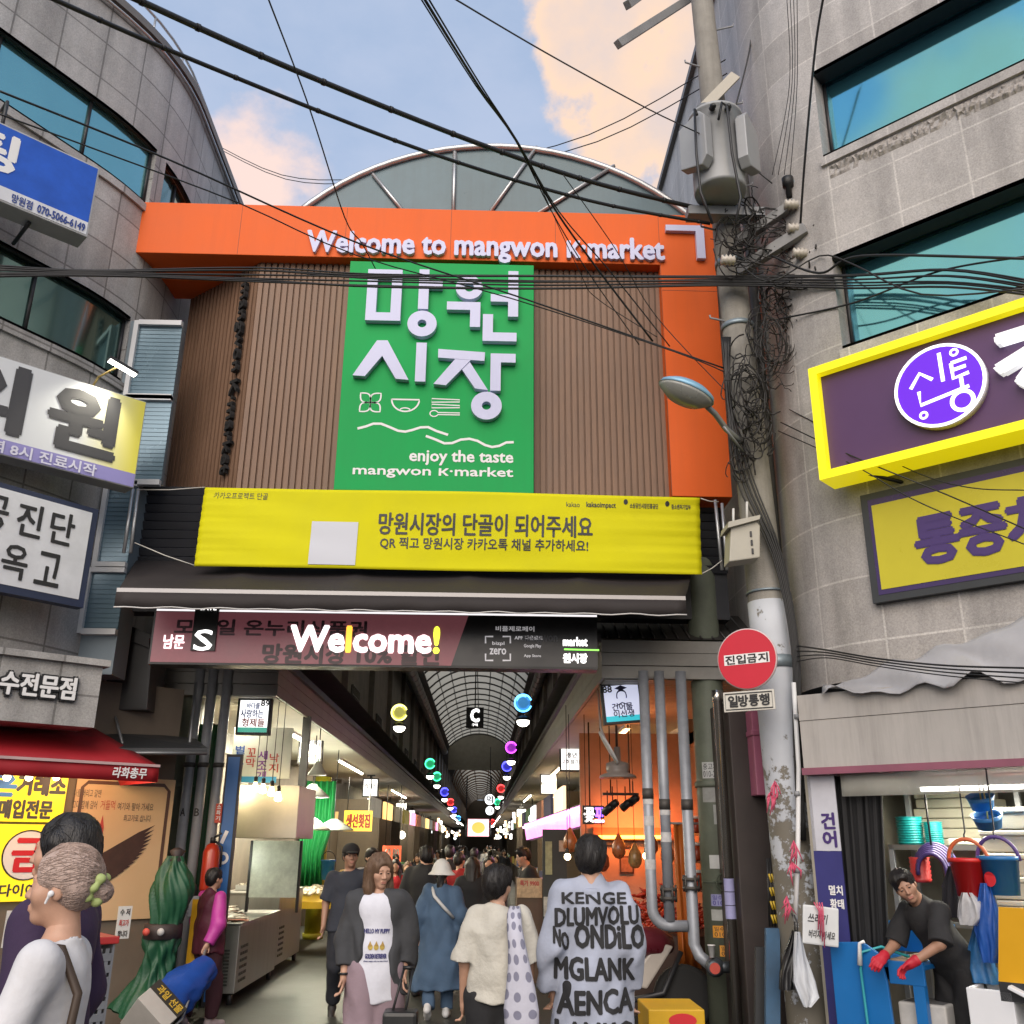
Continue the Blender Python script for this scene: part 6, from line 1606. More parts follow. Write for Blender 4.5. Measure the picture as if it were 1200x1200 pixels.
for k in range(3):
 m = MB(); rows = []
 for i in range(9):
  t_ = i / 8; w = .042 * math.sin(math.pi * min(1, t_ * 1.12 + .06)) ** .8 + .004 + (.03 * max(0, t_ - .86) / .14)
  rows.append([(-.15 + .30 * t_, w * math.cos(a), .014 * math.sin(a) * (1 - .6 * t_)) for a in [j * 6.283 / 8 for j in range(9)]])
 m.grid(rows); m.box(-.17, -.148, -.012, .012, -.004, .004); fish_m.append(m.mesh('fish', FISH[k]))
for i in range(70):
 o = link('fish', fish_m[i % 3]); y = 11.85 + 1.95 * ((i * .618) % 1); x = -3.42 + .62 * ((i * .3819) % 1)
 o.location = (x, y, .852 + .018 * (i % 3)); o.rotation_euler = (rnd.uniform(-.15, .15), rnd.uniform(-.12, .12), rnd.uniform(-.5, .5) + (0 if i % 5 else 1.4))
 tag(o, 'flat dried fish laid out among others on the steel counter', 'fish', 'dried fish on the steel counter')
hdp = YP(12.2); a = hdp.uv(277, 920); b = hdp.uv(347, 983)
t = empty('range_hood', hdp.w((a[0] + b[0]) / 2, b[1]), 'boxy hanging steel hood above the fish counter behind the bare bulbs', 'hood')
m = MB(); m.box(a[0], b[0], 12.2, 13.4, b[1], a[1]); m.build('shell', mat('hood_steel', (.52, .46, .38), .38, .55, .1, dirt=.12), t, bevel=.01)
m = MB(); m.box(a[0] + .1, a[0] + .2, 12.4, 12.5, a[1], CL[1] + .02); m.box(b[0] - .2, b[0] - .1, 13.1, 13.2, a[1], CL[1] + .02); m.build('hanger', DARKM, t)
a = PY(297, 985, 13.5); b = PY(347, 1052, 13.5)
t = empty('splash_screen', (a.x, 13.5, b.z), 'scratched pale splash screen panel behind the steel counter', 'screen')
m = MB(); m.box(a.x, b.x, 13.5, 13.53, b.z, a.z); m.build('panel', mat('splash_panel', (.66, .70, .60), .35, 0, .25, 9), t)
for x_ in (a.x - .03, b.x): m = MB(); m.box(x_, x_ + .03, 13.48, 13.55, .84, a.z); m.build('post', BLACK, t)
for i, (px, py) in enumerate(((299, 923), (308, 925), (318, 928), (326, 934))):
 c = PY(px, py, 11.6); t = empty('pendant_bulb', c, ('leftmost', 'second', 'third', 'rightmost')[i] + ' bare warm bulb hanging in front of the steel hood', 'lamp', 'bare bulbs over the fish counter')
 m = MB(); m.lathe([(.02, .06), (.03, .02), (.045, -.02), (.04, -.04), (.01, -.05)], 12, c); m.build('bulb', glow('bulb_warm', (1, .78, .42), 9), t)
 m = MB(); m.lathe([(.024, .06), (.024, .12), (.008, .13)], 10, c); m.cyl(c + Vector((0, 0, .13)), Vector((c.x, c.y, CL[1] + .01)), .005, n=5); m.build('socket', BLACK, t)
point('stall_point_light', (-3.0, 12.0, 2.35), 12, (1, .82, .5), .3, c1); point('stall_point_light', (-3.15, 12.95, 1.5), 5, (.95, 1, .85), .2, c1); point('stall_point_light', (-3.1, 15.2, 2.7), 26, (1, .93, .68), .4, c2)  # middle point light is added under the hood to brighten the splash screen
p = YP(11.9); r = PB_(p, 271, 872, 316, 912); t = empty('hanging_board', p.w((r[0] + r[1]) / 2, r[3]), 'white hanging board with coloured brush words behind the sign numbered 89', 'board')
m = MB(p.T); m.box(r[0], r[1] + .25, r[2], r[3] + .2, -.03, 0); m.build('panel', mat('board_white', (.62, .62, .58), .5), t)
for k, (s, mm) in enumerate((('벌교', BLU_), ('꼬막', RED_), ('새조개', mat('violet_ink', (.2, .05, .3), .5, 0, 0)), ('낙지', RED_))):
 for j, ch in enumerate(s):
  m = MB(p.T); letter(m, ch, r[0] + .04 + k * .14, r[0] + .15 + k * .14, r[3] - .12 - j * .12 - k * .03, r[3] - .02 - j * .12 - k * .03, .004, .02); m.build('lettering', mm, t)
m = MB(p.T); m.box(r[0] + .05, r[1] + .1, r[2] - .05, r[2] + .02, .002, .006); m.build('blue_edge', mat('board_blue2', (.05, .3, .6), .5), t)
for i, (px, py, Y, w) in enumerate(((365, 971, 17.5, .33), (391, 972, 18.0, .36), (366, 933, 15.5, .26), (372, 907, 14.5, .14))):
 c = PY(px, py, Y); t = empty('pendant_lamp', c, ('wide white shade lamp low over the clams, left one', 'wide white shade lamp low over the clams, right one', 'grey shade lamp higher over the clams', 'small round glowing lamp near the soffit over the clams')[i], 'lamp')
 m = MB(); m.lathe([(w, -.02), (w, 0), (w * .35, .14), (.05, .18)], 22, c); m.build('shade', mat('lamp_shade', (.30, .32, .30), .4), t)
 m = MB(); m.lathe([(.005, -.012), (w * .92, -.012)], 22, c, cap=False); m.build('light_disc', glow('disc_white', (.98, 1, .86), 3.5), t)
 m = MB(); m.cyl(c + Vector((0, 0, .17)), Vector((c.x, c.y, CL[1] + .01)), .008, n=5); m.build('cord', BLACK, t)
point('clam_light', (-2.9, 17.6, 2.2), 70, (.98, 1, .80), .5, t)
# yellow table with clams
yt = empty('market_table', (-2.75, 17.4, 0), 'yellow legged market table heaped with pale clams on the left', 'table')
m = MB(); m.box(-3.5, -2.25, 16.4, 18.6, .70, .80); m.build('top', mat('table_yellow', (.55, .36, .02), .5, 0, .1), yt)
for x in (-3.4, -2.35):
 for y in (16.5, 18.5): m = MB(); m.box(x - .04, x + .04, y - .04, y + .04, 0, .70); m.build('leg', mat('table_yellow', (.55, .36, .02)), yt)
m = MB(); rnd = random.Random(9)
for i in range(260):
 x, y = rnd.uniform(-3.45, -2.3), rnd.uniform(16.45, 18.5); m.ball((x, y, .83 + .09 * math.exp(-((x + 2.9) / .4) ** 2) + rnd.random() * .05), .05, 6, (1, .8, .55))
o = m.build('clam_heap', mat('clams', (.55, .50, .38), .4, 0, .4, 15)); tag(o, 'heap of pale clams spread over the yellow table', 'clams', kind='stuff')
p = PY(384, 1020, 18.5); t = empty('bucket', p, 'small bright blue bucket hanging before the lime pillar', 'bucket')
m = MB(); m.lathe([(.10, -.16), (.13, .16), (.14, .16), (.14, .18)], 18, p); m.build('pail', mat('bucket_blue', (.02, .22, .60), .4), t); m = MB(); m.tube([p + Vector((.13 * math.cos(a), 0, .17 + .16 * math.sin(a))) for a in np.linspace(0, math.pi, 9)], .008, 5); m.cyl(p + Vector((0, 0, .33)), p + Vector((0, 0, 1.2)), .005, n=5); m.build('handle', DARKM, t)
t = empty('pillar', (PY(392, 1000, 19).x - .35, 19.3, 0), 'lime yellow painted round pillar behind the clam table', 'pillar')
m = MB(); m.lathe([(.16, 0), (.16, 2.9)], 20, (t.location.x, 19.3, 0)); m.lathe([(.19, 0), (.19, .1)], 20, (t.location.x, 19.3, 0)); m.build('shaft', mat('lime_paint', (.50, .48, .03), .5), t)
t = empty('curtain', (-3.5, 18.0, 1), 'bright green bunched curtain hung behind the clam table', 'curtain')
m = MB(); m.sheet([[(PY(350, 1000, 18.9).x + .62 * i / 30 * (1 - .25 * (z < 1.6)), 18.9 + .05 * math.sin(i * 1.1), z) for i in range(31)] for z in (.9, 1.5, 2.1, 2.8)], .005); m.build('cloth', mat('curtain_green', (.012, .24, .06), .6), t)
for (px0, py0, px1, py1, Y, fc, s, mm, lab) in ((403, 950, 436, 974, 21, (.85, .55, .05), '생선횟집', RED_, 'orange and yellow lit fascia banner above the capped man'), (448, 991, 470, 1010, 24, (.62, .10, .04), '60 80', WHITE, 'red price banner with white numbers behind the long haired woman')):
 p = YP(Y); r = PB_(p, px0, py0, px1, py1); t = empty('price_banner', p.w((r[0] + r[1]) / 2, r[2]), lab, 'banner')
 m = MB(p.T); m.box(*r, -.03, 0); m.build('sheet', glow('banner_%.2f' % fc[1], fc, .9), t); m = MB(p.T); letter(m, s, r[0] + .05, r[1] - .05, r[2] + .07, r[3] - .07, .004, .04); m.build('lettering', mm, t)
 m = MB(p.T); m.cyl((r[0] + .06, r[3], -.015), (r[0] + .06, 3.0, -.015), .01, n=5); m.cyl((r[1] - .06, r[3], -.015), (r[1] - .06, 3.0, -.015), .01, n=5); m.build('hanger', DARKM, t)
# dim clutter racks further down both sides
rnd = random.Random(21)
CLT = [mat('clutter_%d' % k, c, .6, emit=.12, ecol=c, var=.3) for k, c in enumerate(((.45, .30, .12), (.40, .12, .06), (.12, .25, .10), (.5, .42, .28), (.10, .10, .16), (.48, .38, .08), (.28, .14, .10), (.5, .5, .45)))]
for i in range(26):
 sg = -1 if i % 2 else 1; Y = (22 if sg < 0 else 17) + (i // 2) * 3.2
 xw, xf = (-3.95, -2.55) if sg < 0 else (2.85, 1.45)
 t = empty('market_stall', ((xw + xf) / 2, Y, 0), 'shop stall stacked with small goods, %s side of the lane, %s from the gate' % ('left' if sg < 0 else 'right', ('first', 'second', 'third', 'fourth', 'fifth', 'sixth', 'seventh', 'eighth', 'ninth', 'tenth', 'eleventh', 'twelfth', 'thirteenth')[i // 2]), 'stall')
 m = MB(); m.box(min(xw, xf), max(xw, xf), Y, Y + 2.8, 0, .75); m.box(min(xw, xw - sg * .4), max(xw, xw - sg * .4), Y, Y + 2.8, .75, 2.1); m.box(min(xw, xf), max(xw, xf), Y + 2.72, Y + 2.8, .75, 2.7)
 m.build('rack', mat('rack_dark', (.10, .08, .06), .6, 0, .2), t)
 for k in range(4):
  m = MB(); m.m = 0
  for j in range(16):
   x = rnd.uniform(min(xw, xf) + .1, max(xw, xf) - .1); y = rnd.uniform(Y + .1, Y + 2.6); z = .75 + (1.35 if abs(x - xw) < .4 else 0); s = rnd.uniform(.06, .16)
   m.bbox((x, y, z + s), (s * 2, s * 2, s * 2), rnd.uniform(-.3, .3))
  m.build('goods', CLT[(i * 3 + k * 5) % 8], t)
 m = MB(); z = 2.25; m.box(min(xf, xf - sg * .05), max(xf, xf - sg * .05), Y + .2, Y + 2.5, z, z + .42); m.build('fascia', CLT[(i * 5 + 2) % 8] if i % 3 else glow('fascia_lit_%d' % (i % 4), ((1, .75, .45), (1, .35, .6), (.9, .95, 1), (1, .6, .2))[i % 4], .8), t)
# ------------------------------------------------------------------ right: market stall lit orange
RX0, RX1 = CR[0] + .05, 2.93
os_ = empty('produce_stall', (2.1, 12.5, 0), 'orange lit corner stall behind the three grey pipes, heaped with red produce', 'stall')
m = MB(); m.box(1.35, 2.95, 13.65, 13.75, 0, 3.2); m.box(2.9, 2.95, 10.4, 13.65, 0, 3.2); m.build('wall', mat('stall_wall', (.42, .30, .22), .7, 0, .15, dirt=.2), os_)
for (x0, y0, x1, y1) in ((704, 972, 719, 990), (727, 972, 742, 992), (728, 1005, 741, 1022)):
 p = YP(13.63); r = PB_(p, x0, y0, x1, y1); m = MB(p.T); m.box(r[0] - .02, r[1] + .02, r[2] - .02, r[3] + .02, -.02, 0); fo = m.build('picture_frame', mat('dark_wood', (.06, .03, .02), .5), os_); face(p, r, .004, 'picture', mat('old_print', (.22, .14, .10), .6, 0, .5, 14), fo)
m = MB(); rnd = random.Random(4)
m.box(1.55, 2.85, 11.2, 13.3, 0, .78); m.build('bench', mat('bench_dark', (.08, .05, .04), .6), os_)
m = MB()
for i in range(420):
 x, y = rnd.uniform(1.6, 2.8), rnd.uniform(11.2, 13.2); h_ = .42 * math.exp(-((x - 2.2) / .5) ** 2) * math.exp(-((y - 12.4) / .8) ** 2); a, b = rnd.uniform(0, 6.28), rnd.uniform(-.7, .7); d_ = Vector((math.cos(a) * math.cos(b), math.sin(a) * math.cos(b), math.sin(b))) * .08
 q = Vector((x, y, .84 + h_ * rnd.random())); m.tube([q - d_, q + d_ * .3, q + d_], [.012, .02, .004], 6)
o = m.build('red_pepper_heap', mat('red_pepper', (.42, .035, .015), .35, 0, .5, 25)); tag(o, 'heap of dried red peppers on the orange lit stall bench', 'peppers', kind='stuff')
t = empty('orange_sheet', (2.3, 10.9, 1), 'glossy orange plastic sheet hung behind the grey pipes', 'plastic sheet')
a, b = PY(788, 950, 10.9).x, PY(814, 1000, 10.9).x; zt_ = PY(800, 966, 10.9).z
m = MB(); m.sheet([[(a + (b - a) * i / 20, 10.9 + .03 * math.sin(i * .8 + z * 2), z) for i in range(21)] for z in (.5, 1.0, 1.5, zt_)], .004); m.build('sheet', mat('orange_plastic', (.62, .17, .03), .35, 0, .1, trans=.2), t)
m = MB(); m.cyl((a - .1, 10.9, zt_ + .01), (b + .2, 10.9, zt_ + .01), .012); m.build('rail', GREYP, t)
for i, (px, py) in enumerate(((665, 1004), (757, 1003))):
 c = PY(px, py, 12.0); t = empty('pendant_bulb', c, ('bare bulb glowing left of the letter shirt man', 'bare bulb glowing just left of the first grey pipe on the right')[i], 'lamp')
 m = MB(); m.ball(c, .04, 12); m.build('bulb', glow('bulb_warm', (1, .78, .42), 9), t); m = MB(); m.lathe([(.022, .03), (.022, .09), (.006, .1)], 10, c); m.cyl(c + Vector((0, 0, .1)), Vector((c.x, c.y, CR[1])), .005, n=5); m.build('socket', BLACK, t)
for i, (px, py) in enumerate(((712, 949), (718, 944), (733, 944), (742, 938))):
 c = PY(px, py, 11.8); t = empty('track_spot', c, ('lowest left', 'second', 'third', 'highest right')[i] + ' black track spotlight over the orange lit stall', 'lamp', 'black track spotlights on the right')
 Tm = Matrix.Translation(c) @ Matrix.Rotation(R(50), 4, 'Y') @ Matrix.Rotation(R(25), 4, 'X')
 m = MB(Tm); m.lathe([(.035, .08), (.045, .06), (.05, -.06), (.046, -.06), (.03, -.02)], 14, (0, 0, 0)); m.build('can', BLACK, t); m = MB(Tm); m.lathe([(.003, -.05), (.042, -.05)], 14, (0, 0, 0), cap=False); m.build('lens', glow('spot_warm', (1, .75, .42), 7 if i != 3 else .3), t)
 m = MB(); m.cyl(c + Vector((0, 0, .04)), Vector((c.x, c.y, c.z + .22)), .008, n=6); m.build('stem', BLACK, t)
t = empty('lamp_track', (PY(727, 930, 11.8).x, 11.8, PY(727, 931, 11.8).z), 'black ceiling track carrying four spotlights on the right', 'lamp track')
m = MB(); a, b = PY(706, 932, 11.8), PY(748, 930, 11.8); m.box(a.x, b.x, 11.77, 11.83, a.z, a.z + .03); m.build('rail', BLACK, t); m = MB(); m.cyl((a.x + .1, 11.8, a.z + .03), (a.x + .1, 11.8, CR[1]), .008); m.cyl((b.x - .1, 11.8, a.z + .03), (b.x - .1, 11.8, CR[1]), .008); m.build('hanger', BLACK, t)
c = PY(724, 912, 10.9); t = empty('pendant_lamp', c, 'double grey enamel pendant lamp below the tilted lilac sign', 'lamp')
m = MB(); m.lathe([(.21, 0), (.20, .03), (.12, .06), (.13, .10), (.13, .16), (.04, .19), (.035, .34)], 24, c); m.build('shade', mat('enamel_grey', (.27, .23, .21), .4), t); m = MB(); m.cyl(c + Vector((0, 0, .33)), Vector((c.x, c.y, CR[1])), .012); m.build('stem', DARKM, t)
c = PY(713, 876, 10.7); t = empty('dish_panel', c, 'thin tilted white reflector plate on a short arm under the lilac sign', 'reflector')
m = MB(Matrix.Translation(c) @ Matrix.Rotation(R(60), 4, 'Y') @ Matrix.Diagonal((1, .55, 1, 1))); m.lathe([(.02, -.01), (.20, -.01), (.20, .01), (.02, .02)], 24, (0, 0, 0)); m.build('plate', WHITEP, t); m = MB(); m.tube([c, c + Vector((-.08, .02, .22)), Vector((c.x - .1, c.y + .02, CR[1]))], .012, 6); m.build('arm', WHITEP, t)
# pink lit fascia, white and violet sign, vendor's hut
p = AP(PY(640, 960, 16.5), 8)
t = empty('shop_sign', PY(640, 970, 16), 'glowing pink lit fascia running down the right of the lane', 'sign')
m = MB()
for (x0, y0, x1, y1, y2, y3, Ya, Yb) in ((617, 966, 682, 943, 968, 984, 26, 15.0),):
 A_, B_ = PY(x0, y0, Yb + 5), PY(x1, y1, Yb); m.quad(B_ + Vector((0, 0, -.30)), A_ + Vector((0, 0, -.30)), A_ + Vector((-.05, 0, .0)), B_)
m.build('face', glow('pink_fascia', (.95, .30, .75), .95, .5), t)
m = MB(); m.tube([B_ + Vector((-.06, 0, -.06)), A_ + Vector((-.06, 0, -.06))], .02, 6); m.build('tube', glow('pink_tube', (1, .45, .95), 6), t)
m = MB(); m.quad(A_ + Vector((.05, .02, -.32)), B_ + Vector((.05, .02, -.32)), B_ + Vector((.05, .02, .04)), A_ + Vector((.05, .02, .04))); m.build('back', BLACK, t)
p = YP(13.2);
t = empty('shop_sign', PY(695, 955, 13.2), 'dark blade sign with white and violet lit letters beside the spotlights', 'sign')
r = PB_(p, 683, 944, 708, 966); m = MB(p.T); m.box(*r, -.08, 0); m.build('case', BLACK, t)
m = MB(p.T); letter(m, '꽃', r[0] + .02, r[0] + .15, r[2] + .03, r[3] - .03, .005, .05); m.build('lettering', WL_, t); m = MB(p.T); letter(m, '포', r[0] + .16, r[1] - .01, r[2] + .03, r[3] - .03, .005, .05); m.build('lettering', glow('violet_lit', (.30, .12, 1), 1.6), t)
m = MB(p.T); m.cyl((r[0] + .1, r[3], -.04), (r[0] + .1, 3.3, -.04), .01); m.build('hanger', DARKM, t)
ht = empty('vendor_booth', (1.35, 14.2, 0), 'dark narrow vendor booth with price posters on its counter', 'booth')
a, b = PY(606, 1060, 13.6).x, PY(650, 1060, 13.6).x
m = MB(); m.box(a, b, 13.6, 14.3, 0, PY(625, 1030, 13.6).z); m.build('counter', mat('booth_wood', (.11, .07, .045), .6, 0, .2), ht)
a2, b2 = PY(636, 1000, 13.3).x, PY(664, 1000, 13.3).x; m = MB(); m.box(a2, b2, 13.3, 13.38, 0, PY(650, 972, 13.3).z); m.build('side_panel', mat('booth_dark', (.025, .028, .025), .5), ht)
p = YP(13.58); r = PB_(p, 606, 1029, 635, 1052); face(p, r, .003, 'poster', mat('booth_poster', (.42, .30, .18), .6, 0, .5, 16, emit=.1, ecol=(.4, .28, .15)), ht)
m = MB(p.T); letter(m, '특가 9900', r[0] + .04, r[1] - .04, r[3] - .10, r[3] - .03, .006, .04); m.build('lettering', RED_, ht)
for (x0, y0, x1, y1, c_) in ((637, 1051, 642, 1074, (.5, .5, .45)), (639, 986, 647, 1025, (.35, .36, .2)), (655, 985, 662, 998, (.5, .4, .3)), (647, 1057, 660, 1075, (.48, .42, .25))):
 p = YP(13.27); r = PB_(p, x0, y0, x1, y1); face(p, r, 0, 'note', mat('note_%d' % x0, c_, .6, 0, .4, 12), ht)
# pipes on the right post, with their bends
for i, (px, lab, yb) in enumerate(((758, 'leftmost grey standpipe on the right, bending into a U at its foot', 1085), (777, 'middle grey standpipe on the right with an iron joint', 1085), (803, 'right grey standpipe next to the green steel post', 1120))):
 p = PY(px, 900, 9.72); z0 = PY(px, yb, 9.72).z; r_ = (.052, .052, .055)[i]
 t = empty('standpipe', (p.x, p.y, z0), lab, 'pipe', 'grey standpipes by the right post')
 zz = CR[1] + .05
 if i == 0:
  p3 = PY(803, 900, 9.72); pts = [(p.x, p.y, zz), (p.x, p.y, z0 + .16)] + [(p.x + .16 - .16 * math.cos(a), p.y, z0 + .16 - .16 * math.sin(a)) for a in np.linspace(.2, 1.57, 6)] + [(p3.x - .06, p.y, z0)]
  m = MB(); m.tube(pts, r_, 16)
 elif i == 1: m = MB(); m.tube([(p.x, p.y, zz), (p.x, p.y, z0 + .04)], r_, 16)
 else: m = MB(); m.tube([(p.x, p.y, zz), (p.x, p.y, z0 + .1), (p.x + .04, p.y - .02, z0), (p.x + .14, p.y - .1, z0 - .08)], r_, 16)
 m.build('tube', mat('galvanised_pipe', (.30, .32, .36), .45, .25, .18, 9, dirt=.3), t)
 m = MB()
 for z in ([2.55] if i == 0 else [PY(px, (1048 if i == 1 else 1036), 9.72).z, 2.45]):
  if z > 2: m.lathe([(r_ + .004, 0), (r_ + .004, .10)], 16, (p.x, p.y, z - .4))
  else:
   for k in (-.05, .03): m.lathe([(r_ + .03, k), (r_ + .03, k + .03)], 12, (p.x, p.y, z))
   for a in range(5): m.cyl((p.x + (r_ + .02) * math.cos(a * 1.26), p.y + (r_ + .02) * math.sin(a * 1.26), z - .07), (p.x + (r_ + .02) * math.cos(a * 1.26), p.y + (r_ + .02) * math.sin(a * 1.26), z + .08), .011, n=6)
 m.build('coupling', mat('old_iron', (.07, .065, .06), .6, .4), t)
 for z in ((1.5, 1.9, 2.1), (2.0, 1.75), (2.05,))[i]: m = MB(); m.lathe([(r_ + .002, 0), (r_ + .002, .09)], 16, (p.x, p.y, z), cap=False); m.build('paper_scrap', mat('paper_scrap', (.5, .5, .5), .8, 0, .3, 14), t)
q = PY(838, 1133, 9.55); t = empty('fire_coupling', q, 'dark double headed fire hose coupling with a red badge low on the steel post', 'hydrant')
m = MB(); m.ball(q, .09, 16); m.lathe([(.06, 0), (.07, .03), (.07, .09), (.05, .10)], 16, q + Vector((-.03, -.02, 0)), 'Y'); m.cyl(q, q + Vector((.15, -.04, .0)), .05); m.build('body', mat('iron_blue', (.07, .08, .09), .45, .5), t)
m = MB(); m.lathe([(.004, .105), (.048, .105)], 16, q + Vector((-.03, -.02, 0)), 'Y', cap=False);
m2 = MB(YP(q.y - .125).T); u_, v_ = q.x - .03, q.z; ringmesh(m2, (u_, v_), 0.001, .048, -.004, 0, 20); m2.build('badge', mat('badge_red', (.5, .07, .05)), t)
q = PY(834, 1115, 9.5); t = empty('paper_cup', q, 'white paper cup standing on the fire hose coupling', 'cup'); m = MB(); m.lathe([(.022, -.05), (.034, .05), (.036, .05), (.036, .056), (.031, .056)], 16, q); m.build('cup', WHITE, t)
q = PY(852, 1000, 9.3); t = empty('chrome_post', (q.x, q.y, 0), 'shiny chrome post between the steel post and the dark column', 'post')
m = MB(); m.lathe([(.045, 0), (.045, 3.05), (.055, 3.06), (.055, 3.16)], 16, (q.x, q.y, 0)); m.build('shaft', mat('chrome', (.55, .52, .48), .15, .95, .1, 3), t)
for k, y in enumerate((1037, 1053, 1069)):
 z = PY(860, y, 9.3).z; m = MB(); m.lathe([(.048, -.055), (.048, .055)], 16, (q.x, q.y, z), cap=False); m.build('sticker', mat('blue_sticker', (.3, .3, .52)), t)
q = PY(872, 1000, 9.15); t = empty('brick_column', (q.x + .08, q.y, 0), 'dark brown painted column between the chrome post and the utility pole', 'column')
m = MB(); m.box(q.x - .06, q.x + .45, 9.15, 9.9, 0, CR[1] - .3); m.build('shaft', mat('dark_column', (.035, .026, .024), .6, 0, .3, 3, streak=.2), t, bevel=.01)
q = PY(894, 880, 8.95); t = empty('pink_duct', (q.x, q.y, q.z), 'dusky pink boxed duct on the wall behind the utility pole', 'duct')
m = MB(); z0, z1 = PY(894, 932, 8.95).z, PY(894, 832, 8.95).z; m.box(q.x - .085, q.x + .12, 8.95, 9.15, z0, z1); m.box(q.x - .095, q.x + .13, 8.94, 9.15, (z0 + z1) / 2 + .15, (z0 + z1) / 2 + .2); m.build('casing', mat('dusky_pink', (.36, .11, .18), .5, 0, .08), t, bevel=.01)
# scooter half seen behind the pipes
sc_ = empty('motor_scooter', (1.75, 10.2, 0), 'old scooter with a dark red seat parked behind the standpipes', 'scooter')
m = MB(); m.lathe([(.26, -.05), (.30, -.04), (.30, .04), (.26, .05)], 28, (2.02, 10.35, .30), 'Y'); w_ = m.build('wheel', mat('tyre', (.02, .02, .02), .8), sc_); m = MB(); m.lathe([(.02, -.04), (.22, -.03), (.22, .03), (.02, .04)], 20, (2.02, 10.35, .30), 'Y'); m.build('rim', STEEL, w_)
m = MB(); m.tube([(1.35, 10.2, .80), (1.5, 10.2, .83), (1.75, 10.25, .80), (1.9, 10.3, .78)], [.10, .14, .15, .08], 14); m.build('seat', mat('seat_red', (.12, .015, .025), .3, coat=.3), sc_)
m = MB(); m.prism([(1.42, .45), (1.62, .40), (1.9, .78), (1.75, .82)], -.12, .12); o = m.build('body_panel', mat('scooter_cream', (.42, .38, .34), .4), sc_, bevel=.02); o.data.transform(Matrix.Translation((0, 10.25, 0)) @ Matrix.Rotation(R(90), 4, 'X'))
m = MB(); m.tube([(1.5, 10.2, .3), (1.8, 10.25, .35), (2.0, 10.3, .72)], .03, 8); m.tube([(1.45, 10.2, .28), (1.45, 10.05, .02)], .014, 6); m.build('frame', DARKM, sc_)
m = MB(); m.lathe([(.26, -.05), (.30, -.04), (.30, .04), (.26, .05)], 28, (1.15, 10.15, .30), 'Y'); m.build('wheel', mat('tyre', (.02, .02, .02)), sc_)
q = PZ(790, 1215, .25); t = empty('yellow_crate', (1.28, 7.4, 0), 'yellow box with a red print at the foot of the letter shirt man', 'box')
m = MB(); a, b = PY(760, 1190, 7.4).x, PY(826, 1190, 7.4).x; zt_ = PY(790, 1183, 7.4).z; m.box(a, b, 7.4, 7.9, 0, zt_); m.build('body', mat('crate_yellow', (.62, .36, .01), .5), t, bevel=.01)
m = MB(YP(7.4).T); u_, v_ = YP(7.4).uv(800, 1196); m.add([(u_ + .10 * math.cos(k * .4), v_ + .045 * math.sin(k * .4), .003) for k in range(16)], [list(range(16))]); m.build('red_print', mat('red_print', (.6, .02, .03)), t)
# trays and boxes of goods on the near counters, bunches and bags hung over the right stall
def tray(x, y, z, col, lab, shape, w=.30, d=.40):
 t = empty('food_tray', (x, y, z), lab, 'tray', 'food trays on the counters'); h_ = .07
 m = MB(); m.box(x - w / 2, x + w / 2, y - d / 2, y + d / 2, z, z + .012)
 for a, b, c, e in ((x - w / 2, x - w / 2 + .012, y - d / 2, y + d / 2), (x + w / 2 - .012, x + w / 2, y - d / 2, y + d / 2), (x - w / 2 + .013, x + w / 2 - .013, y - d / 2, y - d / 2 + .012), (x - w / 2 + .013, x + w / 2 - .013, y + d / 2 - .012, y + d / 2)): m.box(a, b, c, e, z + .013, z + h_)
 m.build('tray', FOAM_, t); m = MB()
 for k in range(46):
  px_, py_ = rnd.uniform(-.42, .42) * w, rnd.uniform(-.42, .42) * d; r_ = rnd.uniform(.018, .034); m.ball((x + px_, y + py_, z + .03 + rnd.random() * .06), r_, 6, shape)
 o = m.build('goods', mat('goods_%.2f_%.2f' % (col[0], col[1]), col, .45, 0, .35, 22), t); o['kind'] = 'stuff'
FOAM_ = mat('foam_tray', (.62, .62, .60), .6, 0, .04); rnd = random.Random(77)
gd = ((.50, .20, .12), (.46, .42, .34), (.16, .12, .10), (.50, .33, .12), (.10, .20, .08), (.42, .10, .08))
for i in range(5): tray(-3.0 - .36 * (i % 2), 14.5 + .34 * i, 1.05, gd[i % 6], ('orange', 'pale', 'dark', 'amber', 'green')[i] + ' heaped food tray on the taller steel counter', (1, 1.3, .7))
for i in range(6): tray(-2.55 - .4 * (i % 2), 19.4 + .45 * i, .76, gd[(i + 2) % 6], 'heaped food tray past the clam table, number %s along' % ('one', 'two', 'three', 'four', 'five', 'six')[i], (1, 1.2, .8), .34)
for i in range(7):
 px, py = 668 + i * 19, 1010 + (i * 37) % 26; c = PY(px, py - 25, 12.9); t = empty('hanging_bag', c, 'clear bag of dried goods hung over the red pepper heap, %s from the left' % ('first', 'second', 'third', 'fourth', 'fifth', 'sixth', 'seventh')[i], 'bag', 'bags hung over the pepper stall')
 m = MB(); m.lathe([(.015, .16), (.03, .13), (.085, .02), (.09, -.08), (.05, -.14), (.01, -.15)], 12, c, cap=False); m.build('bag', mat('goods_bag_%d' % (i % 3), ((.36, .12, .04), (.30, .20, .08), (.22, .06, .03))[i % 3], .3, 0, .4, 18, coat=.4), t)
 m = MB(); m.cyl(c + Vector((0, 0, .15)), Vector((c.x, c.y, CR[1])), .005, n=5); m.build('string', BLACK, t)
